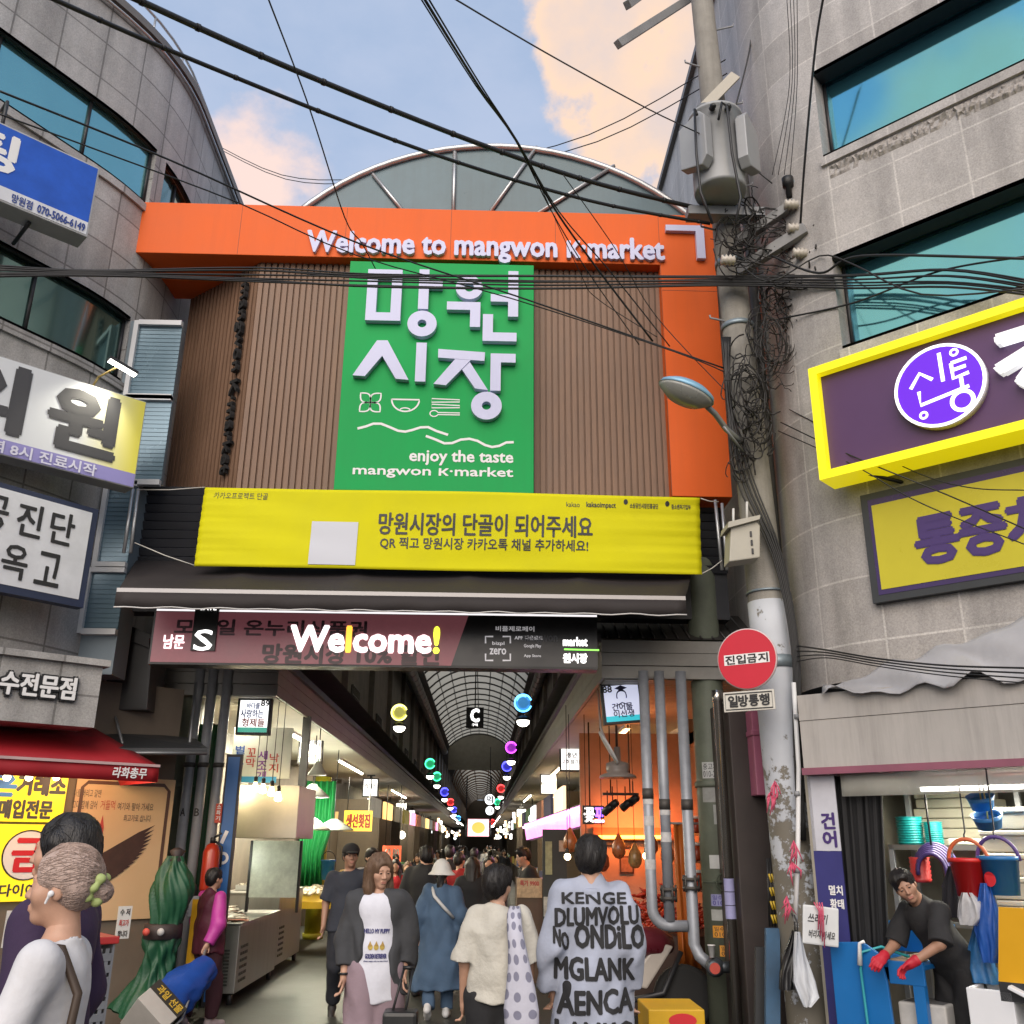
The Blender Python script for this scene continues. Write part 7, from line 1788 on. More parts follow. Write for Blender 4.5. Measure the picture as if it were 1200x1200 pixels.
for i in range(9):
 x, z = 2.86, 1.2 + .33 * (i % 3); y = 11.3 + .8 * (i // 3); t = empty('jar', (x, y, z), 'lidded jar of red paste on the side wall shelf of the pepper stall', 'jar', 'jars on the pepper stall shelf')
 m = MB(); m.lathe([(.06, 0), (.07, .02), (.07, .16), (.05, .18)], 14, (x - .08, y, z)); m.build('glass', mat('red_paste', (.30, .05, .02), .25, 0, .2, 9), t); m = MB(); m.lathe([(.056, .18), (.056, .215), (.01, .22)], 14, (x - .08, y, z)); m.build('lid', WHITEP, t)
for k in range(3):
 t = empty('wall_shelf', (2.8, 12.1, 1.2 + .33 * k), ('lowest', 'middle', 'top')[k] + ' board shelf of jars on the side wall of the pepper stall', 'shelf'); m = MB(); m.box(2.68, 2.895, 11.0, 13.3, 1.175 + .33 * k, 1.198 + .33 * k); m.build('board', mat('dark_wood', (.06, .03, .02)), t)
# ------------------------------------------------------------------ right: fishmonger's open shop
RF = AP(PY(940, 860, 8.02), 134)
rs = empty('fish_shop', RF.w(1.2, 0), 'open fronted fish shop with a pale weathered fascia below the granite corner building', 'shop')
uL = RF.uv(938, 860)[0]; va = (RF.uv(938, 816)[1] + RF.uv(1199, 788)[1]) / 2; vb = (RF.uv(946, 896)[1] + RF.uv(1199, 893)[1]) / 2; vm = va - (va - vb) * .36
FASC = mat('pale_fascia', (.42, .40, .38), .55, 0, .08, 2, streak=.35)
m = MB(RF.T); m.box(uL, uL + 5, vm + .004, va, -.9, 0); m.box(uL, uL + 5, vb, vm, -.9, -.006); m.build('fascia', FASC, rs)
m = MB(RF.T); m.box(uL - .01, uL + 5, vb - .055, vb - .001, -.9, .015); m.build('pink_trim', mat('pink_trim', (.26, .085, .13), .5, 0, .1, dirt=.3), rs)
DW = mat('dim_shop_wall', (.30, .28, .23), .7, 0, .15, dirt=.3)
m = MB(RF.T); m.box(uL, uL + 5.5, 0, vb, -3.0, -2.9); m.box(uL - .05, uL, 0, vb, -3, -.1); m.box(uL, uL + 5.5, vb - .06, vb - .055, -3, -.9); m.build('wall', DW, rs)
# grey plastic sheeting thrown over the fascia
ts = empty('plastic_sheet', RF.w(1, va), 'crumpled grey plastic sheeting thrown over the top of the pale fascia', 'plastic sheet')
rnd = random.Random(8); m = MB(RF.T); rows = []
for j in range(14):
 t_ = j / 13; row = []
 for i in range(61):
  s_ = i / 60; u = uL + .25 + 4.2 * s_
  h_ = (.10 + .42 * min(1, s_ * 2.2))
  w_ = .05 * math.sin(s_ * 38 + t_ * 3) * math.sin(s_ * 11 + 1) + .03 * math.sin(s_ * 71 + t_ * 5)
  row.append((u, va - .03 + h_ * t_ + w_ * (1 - t_ * .3), .07 - .16 * t_ ** .8 + .4 * .05 * math.sin(s_ * 29 + t_ * 6)))
 rows.append(row)
m.sheet(rows, .004); m.build('sheet', mat('tarp_grey', (.36, .36, .38), .3, 0, .12, 4, .1, 20), ts)
def RB_(pl, *a): return PB_(pl, *a)
# translucent valance, curtain, narrow banner
vl = RF.off(-.08); r = PB_(vl, 985, 908, 1198, 934)
t = empty('plastic_valance', vl.w(r[0], r[2]), 'clear plastic valance strip hung under the pink trim of the fish shop', 'plastic valance')
m = MB(vl.T); m.sheet([[(r[0] + 3.2 * i / 50, z, .012 * math.sin(i * .7 + z * 5)) for i in range(51)] for z in (r[2] + .02, (r[2] + vb) / 2, vb - .05)], .003); m.build('sheet', mat('clear_plastic', (.62, .62, .56), .25, 0, .1, 5, alpha=.42), t)
cv = RF.off(-.22); a = cv.uv(976, 1000)[0]; b = cv.uv(1044, 1000)[0]; z0 = cv.uv(1010, 1104)[1]
t = empty('curtain', cv.w(a, z0), 'long black pleated curtain hung at the left of the fish shop', 'curtain')
m = MB(cv.T); m.sheet([[(a + (b - a) * i / 60 - .09 * (1 - s_) * (i / 60) * 1.2, z0 - .25 + (vb - .06 - z0 + .25) * s_, .035 * math.sin(i * .75 + .5 * math.sin(s_ * 3)) + .02 * math.sin(i * 1.9)) for i in range(61)] for s_ in (0, .2, .4, .6, .8, 1)], .005); m.build('cloth', mat('curtain_black', (.018, .018, .020), .8, 0, .2), t)
bp_ = RF.off(-.10); a = bp_.uv(950, 960)[0]; b = bp_.uv(982, 960)[0]; zt_ = vb - .06
t = empty('banner', bp_.w(a, 0), 'narrow white and navy standing banner between utility pole and black curtain', 'banner')
zm = bp_.uv(965, 997)[1]; m = MB(bp_.T); m.box(a, b, zm, zt_, -.01, 0); m.build('white_half', mat('banner_white', (.55, .56, .62), .5), t)
m = MB(bp_.T); m.box(a, b, .35, zm - .002, -.01, .001); m.build('navy_half', mat('banner_navy', (.035, .035, .17), .5), t)
m = MB(bp_.T)
for k, s in enumerate('건어'): letter(m, s, b - .14, b - .03, zm + .17 - k * .14, zm + .29 - k * .14, .003, .05)
m.build('lettering', mat('violet_print', (.06, .03, .16)), t)
m = MB(bp_.T)
for k, s in enumerate(('멸치', '황태')): letter(m, s, b - .13, b - .02, zm - .33 - k * .1, zm - .26 - k * .1, .005, .03)
m.build('lettering', WHITE, t)
# shelf with stacked plates and foam boxes
sh = empty('shelf', RF.w(1, 1), 'tall metal rack of shelves behind the fishmonger', 'shelf')
SHP = RF.off(-.9); a = SHP.uv(1046, 990)[0]; zs_ = SHP.uv(1080, 990)[1]
m = MB(SHP.T); m.box(a, a + .95, zs_ - .04, zs_, -.45, .1); m.build('board', mat('shelf_board', (.16, .16, .15), .5), sh)
m = MB(SHP.T); m.box(a, a + .95, zs_ - .62, zs_ - .58, -.45, .1); m.build('board', mat('shelf_board', (.16, .16, .15)), sh)
for k in range(4): m = MB(SHP.T); u = a + (.02 if k % 2 == 0 else .93); m.box(u - .02, u + .02, 0, zs_ + (.7 if k > 1 else 0), (.06 if k < 2 else -.43), (.10 if k < 2 else -.39)); m.build('post', GREYP, sh)
TEAL = mat('teal_plastic', (.01, .30, .30), .4, 0, .08)
for (x0, x1, y0, lab) in ((1046, 1077, 957, 'taller teal stack of round plastic colanders on the shelf'), (1078, 1100, 963, 'shorter teal stack of round plastic colanders on the shelf')):
 u0_, u1_ = SHP.uv(x0, 975)[0], SHP.uv(x1, 975)[0]; top = SHP.uv((x0 + x1) / 2, y0)[1]; rr = (u1_ - u0_) / 2; n = 11
 t = empty('colander_stack', SHP.w((u0_ + u1_) / 2, zs_), lab, 'colanders'); m = MB(SHP.T @ Matrix.Translation(((u0_ + u1_) / 2, zs_, -.1)) @ Matrix.Rotation(R(-90), 4, 'X')); prof = []
 for k in range(n): z = (top - zs_) * k / n; prof += [(rr * .90, z), (rr * .92, z + (top - zs_) / n * .6), (rr, z + (top - zs_) / n * .65), (rr, z + (top - zs_) / n * .98)]
 m.lathe(prof, 26); m.build('stack', TEAL, t)
FOAM = mat('foam_white', (.58, .55, .44), .75, 0, .06, 6, .15, 90); LIDM = mat('foam_lid', (.62, .60, .50), .75, 0, .05)
def foam(pl, u, v, w, h_, dp, lab, grp, d=0.0, rot=0.0, lid=True):
 t = empty('foam_box', pl.w(u, v, d), lab, 'foam box', grp); T = pl.T @ Matrix.Translation((u, v, d)) @ Matrix.Rotation(rot, 4, 'Y')
 m = MB(T); m.box(-w / 2, w / 2, 0, h_ * (.72 if lid else 1), -dp, 0); m.build('body', FOAM, t, bevel=.012)
 if lid: m = MB(T); m.box(-w / 2 - .008, w / 2 + .008, h_ * .74, h_ * .99, -dp - .008, .008); m.build('lid', LIDM, t, bevel=.012)
 return t
B1 = RF.off(-1.5); u0_ = B1.uv(1095, 950)[0]; zb_ = B1.uv(1100, 992)[1]; rnd = random.Random(2)
for i in range(9): foam(B1, u0_ + rnd.uniform(-.05, .05) + .12, zb_ - .1 + i * .085, .75 - .03 * i, .08, .5, 'flat pale foam lid lying in the tall uneven pile behind the teal colanders', 'foam lids piled behind the colanders', rot=rnd.uniform(-.15, .15), lid=False)
B2 = RF.off(-.75); u0_ = B2.uv(1187, 1000)[0]; zt_ = B2.uv(1187, 945)[1]
for i in range(8): foam(B2, u0_ + .10 + rnd.uniform(-.02, .02), zt_ - .17 * (i + 1), .62, .165, .5, 'cream foam box stacked in the column at the far right', 'cream foam boxes at the far right', rot=rnd.uniform(-.05, .05))
foam(RF.off(-1.2), RF.off(-1.2).uv(1150, 1000)[0], RF.off(-1.2).uv(1150, 1012)[1], .5, .2, .4, 'cream foam box behind the red bucket', None)
# buckets hung from hooks
def bucket(px, py, w, h_, mm, lab, pl, hm, band=None):
 u, v = pl.uv(px, py); t = empty('bucket', pl.w(u, v - h_ / 2), lab, 'bucket'); T = pl.T @ Matrix.Translation((u, v, -.02)) @ Matrix.Rotation(R(-90), 4, 'X')
 m = MB(T); m.lathe([(.005, -h_ / 2), (w * .40, -h_ / 2), (w * .49, h_ / 2), (w * .53, h_ / 2), (w * .53, h_ / 2 - .025), (w * .50, h_ / 2 - .03)], 26, cap=False); m.lathe([(w * .47, h_ / 2 - .002), (w * .385, -h_ / 2 + .02), (.004, -h_ / 2 + .02)], 26, cap=False); m.build('pail', mm, t)
 m = MB(pl.T); m.tube([(u + w * .52 * math.cos(a), v + h_ / 2 - .03 + h_ * .62 * math.sin(a), -.02 + .03 * math.sin(a)) for a in np.linspace(0, math.pi, 16)], .014, 8); m.build('handle', hm, t)
 m = MB(pl.T); zt = v + h_ / 2 - .03 + h_ * .62; m.tube([(u, zt - .02, .01), (u, zt + .03, .01), (u, zt + .05, -.02), (u, zt + .5, -.04)], .006, 5); m.build('hook', DARKM, t)
 return t
BK = RF.off(-.05)
bucket(1137, 1028, .27, .26, mat('bucket_red', (.52, .015, .015), .35, 0, .06), 'bright red plastic bucket hanging by an orange handle', BK, mat('handle_orange', (.55, .13, .05), .4))
bucket(1172, 1026, .27, .26, mat('bucket_blue2', (.02, .14, .36), .35, 0, .06), 'blue plastic bucket with a violet handle and a red print', BK, mat('handle_violet', (.09, .05, .20), .4))
u_, v_ = BK.uv(1165, 1030); m = MB(BK.T); m.add([(u_ + .045 * math.cos(k * .5), v_ + .05 * math.sin(k * .5), math.sqrt(.125 ** 2 - (u_ + .045 * math.cos(k * .5) - BK.uv(1172, 1026)[0]) ** 2) - .014) for k in range(13)], [list(range(13))]); t = m.build('bucket_label', mat('red_print', (.6, .02, .03)), bpy.data.objects['bucket.002'] if 'bucket.002' in bpy.data.objects else rs)
for (px, py, r_, lab) in ((1158, 962, .11, 'blue basin hung above the blue bucket'), (1150, 940, .10, 'dark blue round tray hung high behind the valance')):
 pl = RF.off(-.5); u, v = pl.uv(px, py); t = empty('basin', pl.w(u, v), lab, 'basin'); m = MB(pl.T @ Matrix.Translation((u, v, 0)) @ Matrix.Rotation(R(-70), 4, 'X')); m.lathe([(.01, -.05), (r_ * .8, -.05), (r_, .05), (r_ * 1.06, .05), (r_ * .75, -.03), (.01, -.03)], 22, cap=False); m.build('bowl', mat('basin_blue', (.02, .16, .42), .4), t)
 m = MB(pl.T); m.cyl((u, v, 0), (u, v + .5, 0), .006, n=5); m.build('cord', mat('cord_yellow', (.5, .4, .1), .6), t)
def drape(name, lab, cat, pts, pl, d, mm, seed=1, depth=.10, n=22, amp=.02):
 """hung bag or cloth: outline columns (px_left, px_right, py) from top to bottom"""
 rr_ = random.Random(seed); q = []
 for (xl_, xr_, y) in pts: q.append((pl.uv(xl_, y)[0], pl.uv(xr_, y)[0], pl.uv((xl_ + xr_) / 2, y)[1]))
 u_, v_ = (q[0][0] + q[0][1]) / 2, q[-1][2]; t = empty(name, pl.w(u_, v_), lab, cat); m = MB(pl.T); rows = []
 N2 = n * 2
 for (a, b, z) in q[::-1]:
  row = []
  for i in range(N2 + 1):
   th = 2 * math.pi * i / N2; w = (b - a) / 2
   row.append(((a + b) / 2 - w * math.cos(th), z, d + min(depth, w) * math.sin(-th) * .6 + amp * math.sin(5 * th + z * 9 + seed) + amp * .5 * math.sin(11 * th - z * 14)))
  rows.append(row)
 m.grid(rows); m.build('fabric' if cat != 'plastic bag' else 'film', mm, t)
 m = MB(pl.T); m.tube([(u_, q[0][2] - .02, d), (u_ + .01, q[0][2] + .06, d - .02), (u_, q[0][2] + .12, d - .05)], .006, 5); m.build('tie', DARKM, t); return t
BT = mat('blue_tarp', (.015, .08, .34), .35, 0, .25, 6, .2, 20)
drape('tarp', 'glossy deep blue tarpaulin hung in folds right of the fishmonger', 'tarpaulin', ((1150, 1160, 1035), (1146, 1168, 1060), (1143, 1172, 1090), (1147, 1173, 1110), (1152, 1170, 1128)), RF.off(.02), 0, BT, 3)
drape('tarp', 'crumpled blue tarpaulin bundle low behind the fishmonger', 'tarpaulin', ((1142, 1158, 1085), (1136, 1160, 1110), (1134, 1168, 1135), (1138, 1174, 1152)), RF.off(-.15), 0, mat('blue_tarp2', (.03, .15, .36), .4, 0, .4, 9, .2, 20), 5)
drape('plastic_bag', 'translucent white plastic bag hanging below the red bucket', 'plastic bag', ((1128, 1140, 1046), (1124, 1152, 1060), (1122, 1156, 1075), (1126, 1146, 1084)), RF.off(.03), 0, mat('bag_white', (.5, .5, .52), .35, 0, .25, 12, .2, 25, trans=.2), 7, .06)
drape('apron', 'dark apron hung on the rack behind the fishmonger', 'apron', ((1112, 1118, 1015), (1106, 1122, 1035), (1104, 1126, 1075)), RF.off(-.3), 0, mat('dark_cloth', (.015, .014, .02), .7), 9, .05)
t = empty('colander_stack', RF.off(-.6).w(.7, 1), 'stack of red plastic baskets behind the fishmonger head', 'colanders')
pl = RF.off(-.6); u0_, u1_ = pl.uv(1066, 1015)[0], pl.uv(1090, 1015)[0]; zt_ = pl.uv(1078, 1004)[1]; zb_ = pl.uv(1078, 1034)[1]; m = MB(pl.T @ Matrix.Translation(((u0_ + u1_) / 2, zb_, 0)) @ Matrix.Rotation(R(-90), 4, 'X')); prof = []
for k in range(6): z = (zt_ - zb_) * k / 6; prof += [((u1_ - u0_) / 2 * .85, z), ((u1_ - u0_) / 2, z + (zt_ - zb_) / 7)]
m.lathe(prof, 22); m.build('stack', mat('basket_red', (.42, .03, .03)), t)
t = empty('cable_coil', pl.w(u1_ + .2, zt_), 'coil of violet and black hose hung behind the fishmonger', 'hose coil')
c = pl.uv(1098, 1022); m = MB(pl.T)
for k in range(6): rr = .17 - .012 * k; m.tube([(c[0] + rr * math.cos(a), c[1] + rr * 1.25 * math.sin(a), .02 * k) for a in np.linspace(-.9, 3.3, 18)], .016, 6)
m.build('coil', mat('hose_violet', (.05, .03, .14), .4, 0, .4, 8), t); m = MB(pl.T); m.cyl((c[0], c[1] + .2, .05), (c[0], c[1] + .6, .05), .008); m.build('hook', DARKM, t)
# yellow board, white foam box, blue sink bench, hose, bin
pl = RF.off(.12); q = [pl.uv(*c) for c in ((1170, 1063), (1196, 1066), (1200, 1150), (1170, 1150))]
t = empty('yellow_board', pl.w(q[0][0], q[2][1]), 'large deep yellow plastic panel leaning at the right edge below the foam boxes', 'board')
m = MB(pl.T); m.prism([(q[3][0], q[3][1]), (q[3][0] + .75, q[3][1]), (q[3][0] + .72, q[0][1] - .1), (q[3][0] + .62, q[0][1]), (q[0][0], q[0][1])], -.03, 0); m.build('panel', mat('board_yellow', (.64, .33, .004), .45, 0, .05), t)
m = MB(pl.T); m.box(q[3][0], q[3][0] + .8, q[3][1] - .12, q[3][1], -.5, 0); m.box(q[3][0], q[3][0] + .05, 0, q[3][1] - .12, -.1, -.05); m.box(q[3][0] + .7, q[3][0] + .75, 0, q[3][1] - .12, -.1, -.05); m.build('stand', DARKM, t)
pl = RF.off(.12); u, v = pl.uv(1164, 1198); zt_ = pl.uv(1164, 1160)[1]
t = empty('foam_box', pl.w(u, v), 'clean white open foam box low at the right beside the fishmonger', 'foam box')
m = MB(pl.T); w = .15
for bx in ((-w, w, -.012, 0), (-w, w, -.36, -.335), (-w, -w + .025, -.335, -.013), (w - .025, w, -.335, -.013)): m.box(u + bx[0], u + bx[1], .42, zt_, bx[2] - .0, bx[3])
m.box(u - w + .026, u + w - .026, .42, .45, -.33, -.02); m.build('body', mat('foam_clean', (.70, .72, .76), .7, 0, .04), t, bevel=.008)
m = MB(pl.T @ Matrix.Translation((u + w + .16, zt_ - .04, -.15)) @ Matrix.Rotation(R(-24), 4, 'Z')); m.box(-.18, .22, -.012, .012, -.22, .22); m.build('lid', mat('foam_clean', (.70, .72, .76)), t, bevel=.006)
m = MB(pl.T); m.box(u - .3, u + .5, 0, .415, -.45, .02); m.build('stand', DARKM, t)
BL = mat('bench_blue', (.008, .14, .42), .4, 0, .08, 3, dirt=.08)
pl = RF.off(.10); sb = empty('sink_bench', pl.w(0, 0), 'bright blue plastic fish cleaning bench with a tall curved side panel', 'bench')
q = [pl.uv(*c) for c in ((972, 1104), (1010, 1104), (1030, 1118), (1038, 1135))]; x0 = q[0][0]; x1 = q[3][0]
m = MB(pl.T); m.prism([(x0, 0), (x1 + .03, 0), (x1, q[3][1] - .1), (q[3][0] - .02, q[3][1]), (q[2][0] - .01, q[2][1] + .01), (q[1][0], q[1][1]), (x0, q[0][1])], -.03, 0); m.build('side_panel', BL, sb, bevel=.006)
zt_ = pl.uv(1065, 1128)[1]; z2 = pl.uv(1065, 1148)[1]; xr_ = pl.uv(1098, 1140)[0]
m = MB(pl.T); m.box(x1 + .01, xr_ - .1, z2 - .04, zt_, -.05, -.02); m.box(x1 - .3, xr_ - .1, zt_ - .05, zt_ - .02, -.75, -.052); m.box(x1 - .3, xr_ - .1, zt_, zt_ + .22, -.78, -.752); m.build('apron', BL, sb, bevel=.005)
for u in (xr_ - .14,): m = MB(pl.T); m.box(u - .05, u + .03, 0, z2 - .04, -.08, -.02); m.build('leg', BL, sb)
m = MB(pl.T); m.box(x1 + .02, xr_ - .2, zt_ - .018, zt_ + .012, -.6, -.053); m.build('cutting_board', mat('wood_board', (.30, .22, .15), .6, 0, .25, 8), sb)
hs = empty('hose', pl.w(x0 + .3, 1), 'thin teal hose with a white tap nozzle over the blue side panel', 'hose'); c = pl.uv(1008, 1110)
m = MB(pl.T); m.tube([(c[0] + .28, c[1] - .06, -.2), (c[0] + .14, c[1] + .01, -.05), (c[0] + .02, c[1] - .03, .03), (c[0], c[1] - .15, .03), (c[0] + .01, c[1] - .5, .03), (c[0] + .06, c[1] - .9, .03), (c[0] + .08, .03, .06)], .010, 8); m.build('tube', mat('hose_teal', (.03, .32, .36), .4), hs)
m = MB(pl.T); m.tube([(c[0], c[1] - .12, .035), (c[0] + .015, c[1] + .03, .035), (c[0] + .05, c[1] + .045, .035)], [.02, .014, .012], 8); m.build('nozzle', WHITEP, hs)
t = empty('foam_bin', pl.w(x1 + .25, 0), 'grubby white foam bin under the blue bench', 'foam box'); z = pl.uv(1056, 1176)[1]
m = MB(pl.T); m.box(x1 + .02, x1 + .36, 0, z, -.42, -.1); m.build('body', mat('foam_grubby', (.48, .47, .45), .7, 0, .2, 4, dirt=.4), t, bevel=.015)
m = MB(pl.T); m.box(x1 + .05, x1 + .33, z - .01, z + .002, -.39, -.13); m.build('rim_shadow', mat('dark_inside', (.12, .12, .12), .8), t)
# light under the fascia
la = RF.off(-.75); t = empty('strip_lamp', la.w(1.4, vb - .12), 'white tube lamp under the fish shop ceiling behind the plastic valance', 'lamp')
m = MB(la.T); m.box(.6, 3.0, vb - .14, vb - .07, -.04, .04); m.build('casing', WHITEP, t); m = MB(la.T); m.tube([(.65, vb - .155, 0), (2.95, vb - .155, 0)], .02, 8); m.build('tube', glow('tube_shop', (1, .97, .85), 8), t)
d = bpy.data.lights.new('lamp_light', 'AREA'); d.shape = 'RECTANGLE'; d.size = 2.3; d.size_y = .1; d.energy = 48; d.color = (1, .95, .78)
o = bpy.data.objects.new('lamp_light', d); COL.objects.link(o); o.parent = t; o.matrix_parent_inverse = wm(t).inverted(); o.location = la.w(1.8, vb - .19, 0); o.rotation_euler = (0, 0, math.atan2(la.x.y, la.x.x))
# things round the foot of the pole
YPp = YP(7.7)
t = empty('notice_board', YPp.p(962, 1108), 'white handwritten plastic board tied to the utility pole with pink string', 'board')
T = Matrix.Translation(YPp.p(962, 1085)) @ Matrix.Rotation(R(6), 4, 'Y') @ Matrix.Rotation(R(90), 4, 'X'); hw_ = (YPp.p(983, 1085) - YPp.p(941, 1085)).length / 2; hh = (YPp.p(962, 1062) - YPp.p(962, 1108)).length / 2
m = MB(T); m.box(-hw_, hw_, -hh, hh, -.02, 0); m.build('panel', mat('board_white2', (.60, .62, .63), .4, 0, .05, dirt=.1), t, bevel=.012)
for s, a, b, c_, d_ in (('쓰레기', -.75, .3, .1, .6), ('버리지 마세요', -.7, .75, -.65, -.25)): m = MB(T); letter(m, s, a * hw_, b * hw_, c_ * hh, d_ * hh, .003, .02, slant=.15); m.build('lettering', INKD, t)
m = MB(); q = YPp.p(958, 1064)
for k in range(4): m.tube([q + Vector((.02 * k - .03, -.02, .04)), q + Vector((.01 * k, -.03, -.02)), q + Vector((.012 * k - .02, -.03, -.15 - .04 * k))], .005, 5)
m.build('pink_string', mat('pink_string', (.55, .08, .15), .6), t)
drape('plastic_bag', 'long white plastic bag hanging on the utility pole below the handwritten board', 'plastic bag', ((932, 937, 1092), (930, 944, 1120), (929, 955, 1150), (936, 960, 1168), (942, 950, 1180)), YP(8.1), 0, mat('bag_white2', (.62, .65, .70), .4, 0, .1, 6, .15, 20), 2, .07)
drape('plastic_bag', 'black plastic bag hanging left of the long white one on the pole', 'plastic bag', ((929, 934, 1090), (920, 936, 1115), (914, 932, 1140), (914, 930, 1160)), YP(8.16), 0, mat('bag_black', (.012, .012, .014), .3, 0, .1, 6, .2, 20), 4, .06)
t = empty('scissor_gate', PY(907, 1085, 8.6), 'folded yellow and black scissor barrier leaning beside the utility pole', 'barrier')
m = MB()
for k in range(5): a = PY(899 + k * 3.2, 1006, 8.6); b = PY(902 + k * 3.4, 1086, 8.6); m.tube([a, b], .009, 4)
m.build('slat', BLACK, t); m = MB()
for k in range(5):
 for j in range(4): a = PY(901 + k * 3.2 + j, 1024 + j * 16, 8.57); b = PY(904 + k * 3.2 + j, 1034 + j * 16, 8.57); m.tube([a, b], .009, 4)
m.build('yellow_band', mat('hazard_yellow', (.55, .38, .03), .5), t)
for (x0, x1, y0, y1, Y, c_, lab) in ((896, 912, 1088, 1196, 8.5, (.03, .085, .16), 'blue painted plank leaning by the foot of the utility pole'), (884, 895, 1110, 1200, 8.7, (.02, .022, .025), 'black plank leaning left of the blue painted plank')):
 t = empty('plank', PY(x0, y1, Y), lab, 'plank'); m = MB(); a, b = PY((x0 + x1) / 2 + 2, y0, Y), PY((x0 + x1) / 2 - 2, y1, Y - .15); w = (PY(x1, y0, Y) - PY(x0, y0, Y)).x / 2; e = Vector((w, 0, 0)); dn = Vector((b.x - .02, b.y - .05, 0)); k = Vector((0, .05, 0))
 m.add([a - e, a + e, dn + e, dn - e, a - e + k, a + e + k, dn + e + k, dn - e + k], [(3, 2, 1, 0), (4, 5, 6, 7), (0, 1, 5, 4), (1, 2, 6, 5), (2, 3, 7, 6), (3, 0, 4, 7)], False); m.build('board', mat('plank_%d' % x0, c_, .6, 0, .25, 6, dirt=.2), t)
t = empty('ribbon', PY(905, 940, 8.1), 'frayed pink ribbons knotted round the utility pole', 'ribbon'); rnd = random.Random(12)
for (cx, cy) in ((903, 928), (908, 915), (930, 985), (928, 1010), (922, 1050)):
 m = MB()
 for k in range(7): p0 = Vector(PY(cx, cy, 8.12)); p1 = p0 + Vector((rnd.uniform(-.06, .06), -.02, -rnd.uniform(.05, .22))); m.tube([p0, p0.lerp(p1, .5) + Vector((rnd.uniform(-.03, .03), -.03, 0)), p1], [.004, .009, .003], 4)
 m.build('streamer', mat('pink_string', (.55, .08, .15)), t)
t = empty('vertical_conduit', PY(936, 1000, 8.2), 'white plastic conduit running down the front of the utility pole', 'conduit'); m = MB(); m.tube([PY(930, 800, 8.2), PY(936, 900, 8.18), PY(935, 1000, 8.18), PY(932, 1080, 8.18)], .02, 8); m.build('tube', WHITEP, t)
m = MB()
for y in (840, 930, 1020): q = PY(934, y, 8.18); m.lathe([(.026, -.02), (.026, .02)], 10, q)
m.build('clip', GREYP, t)
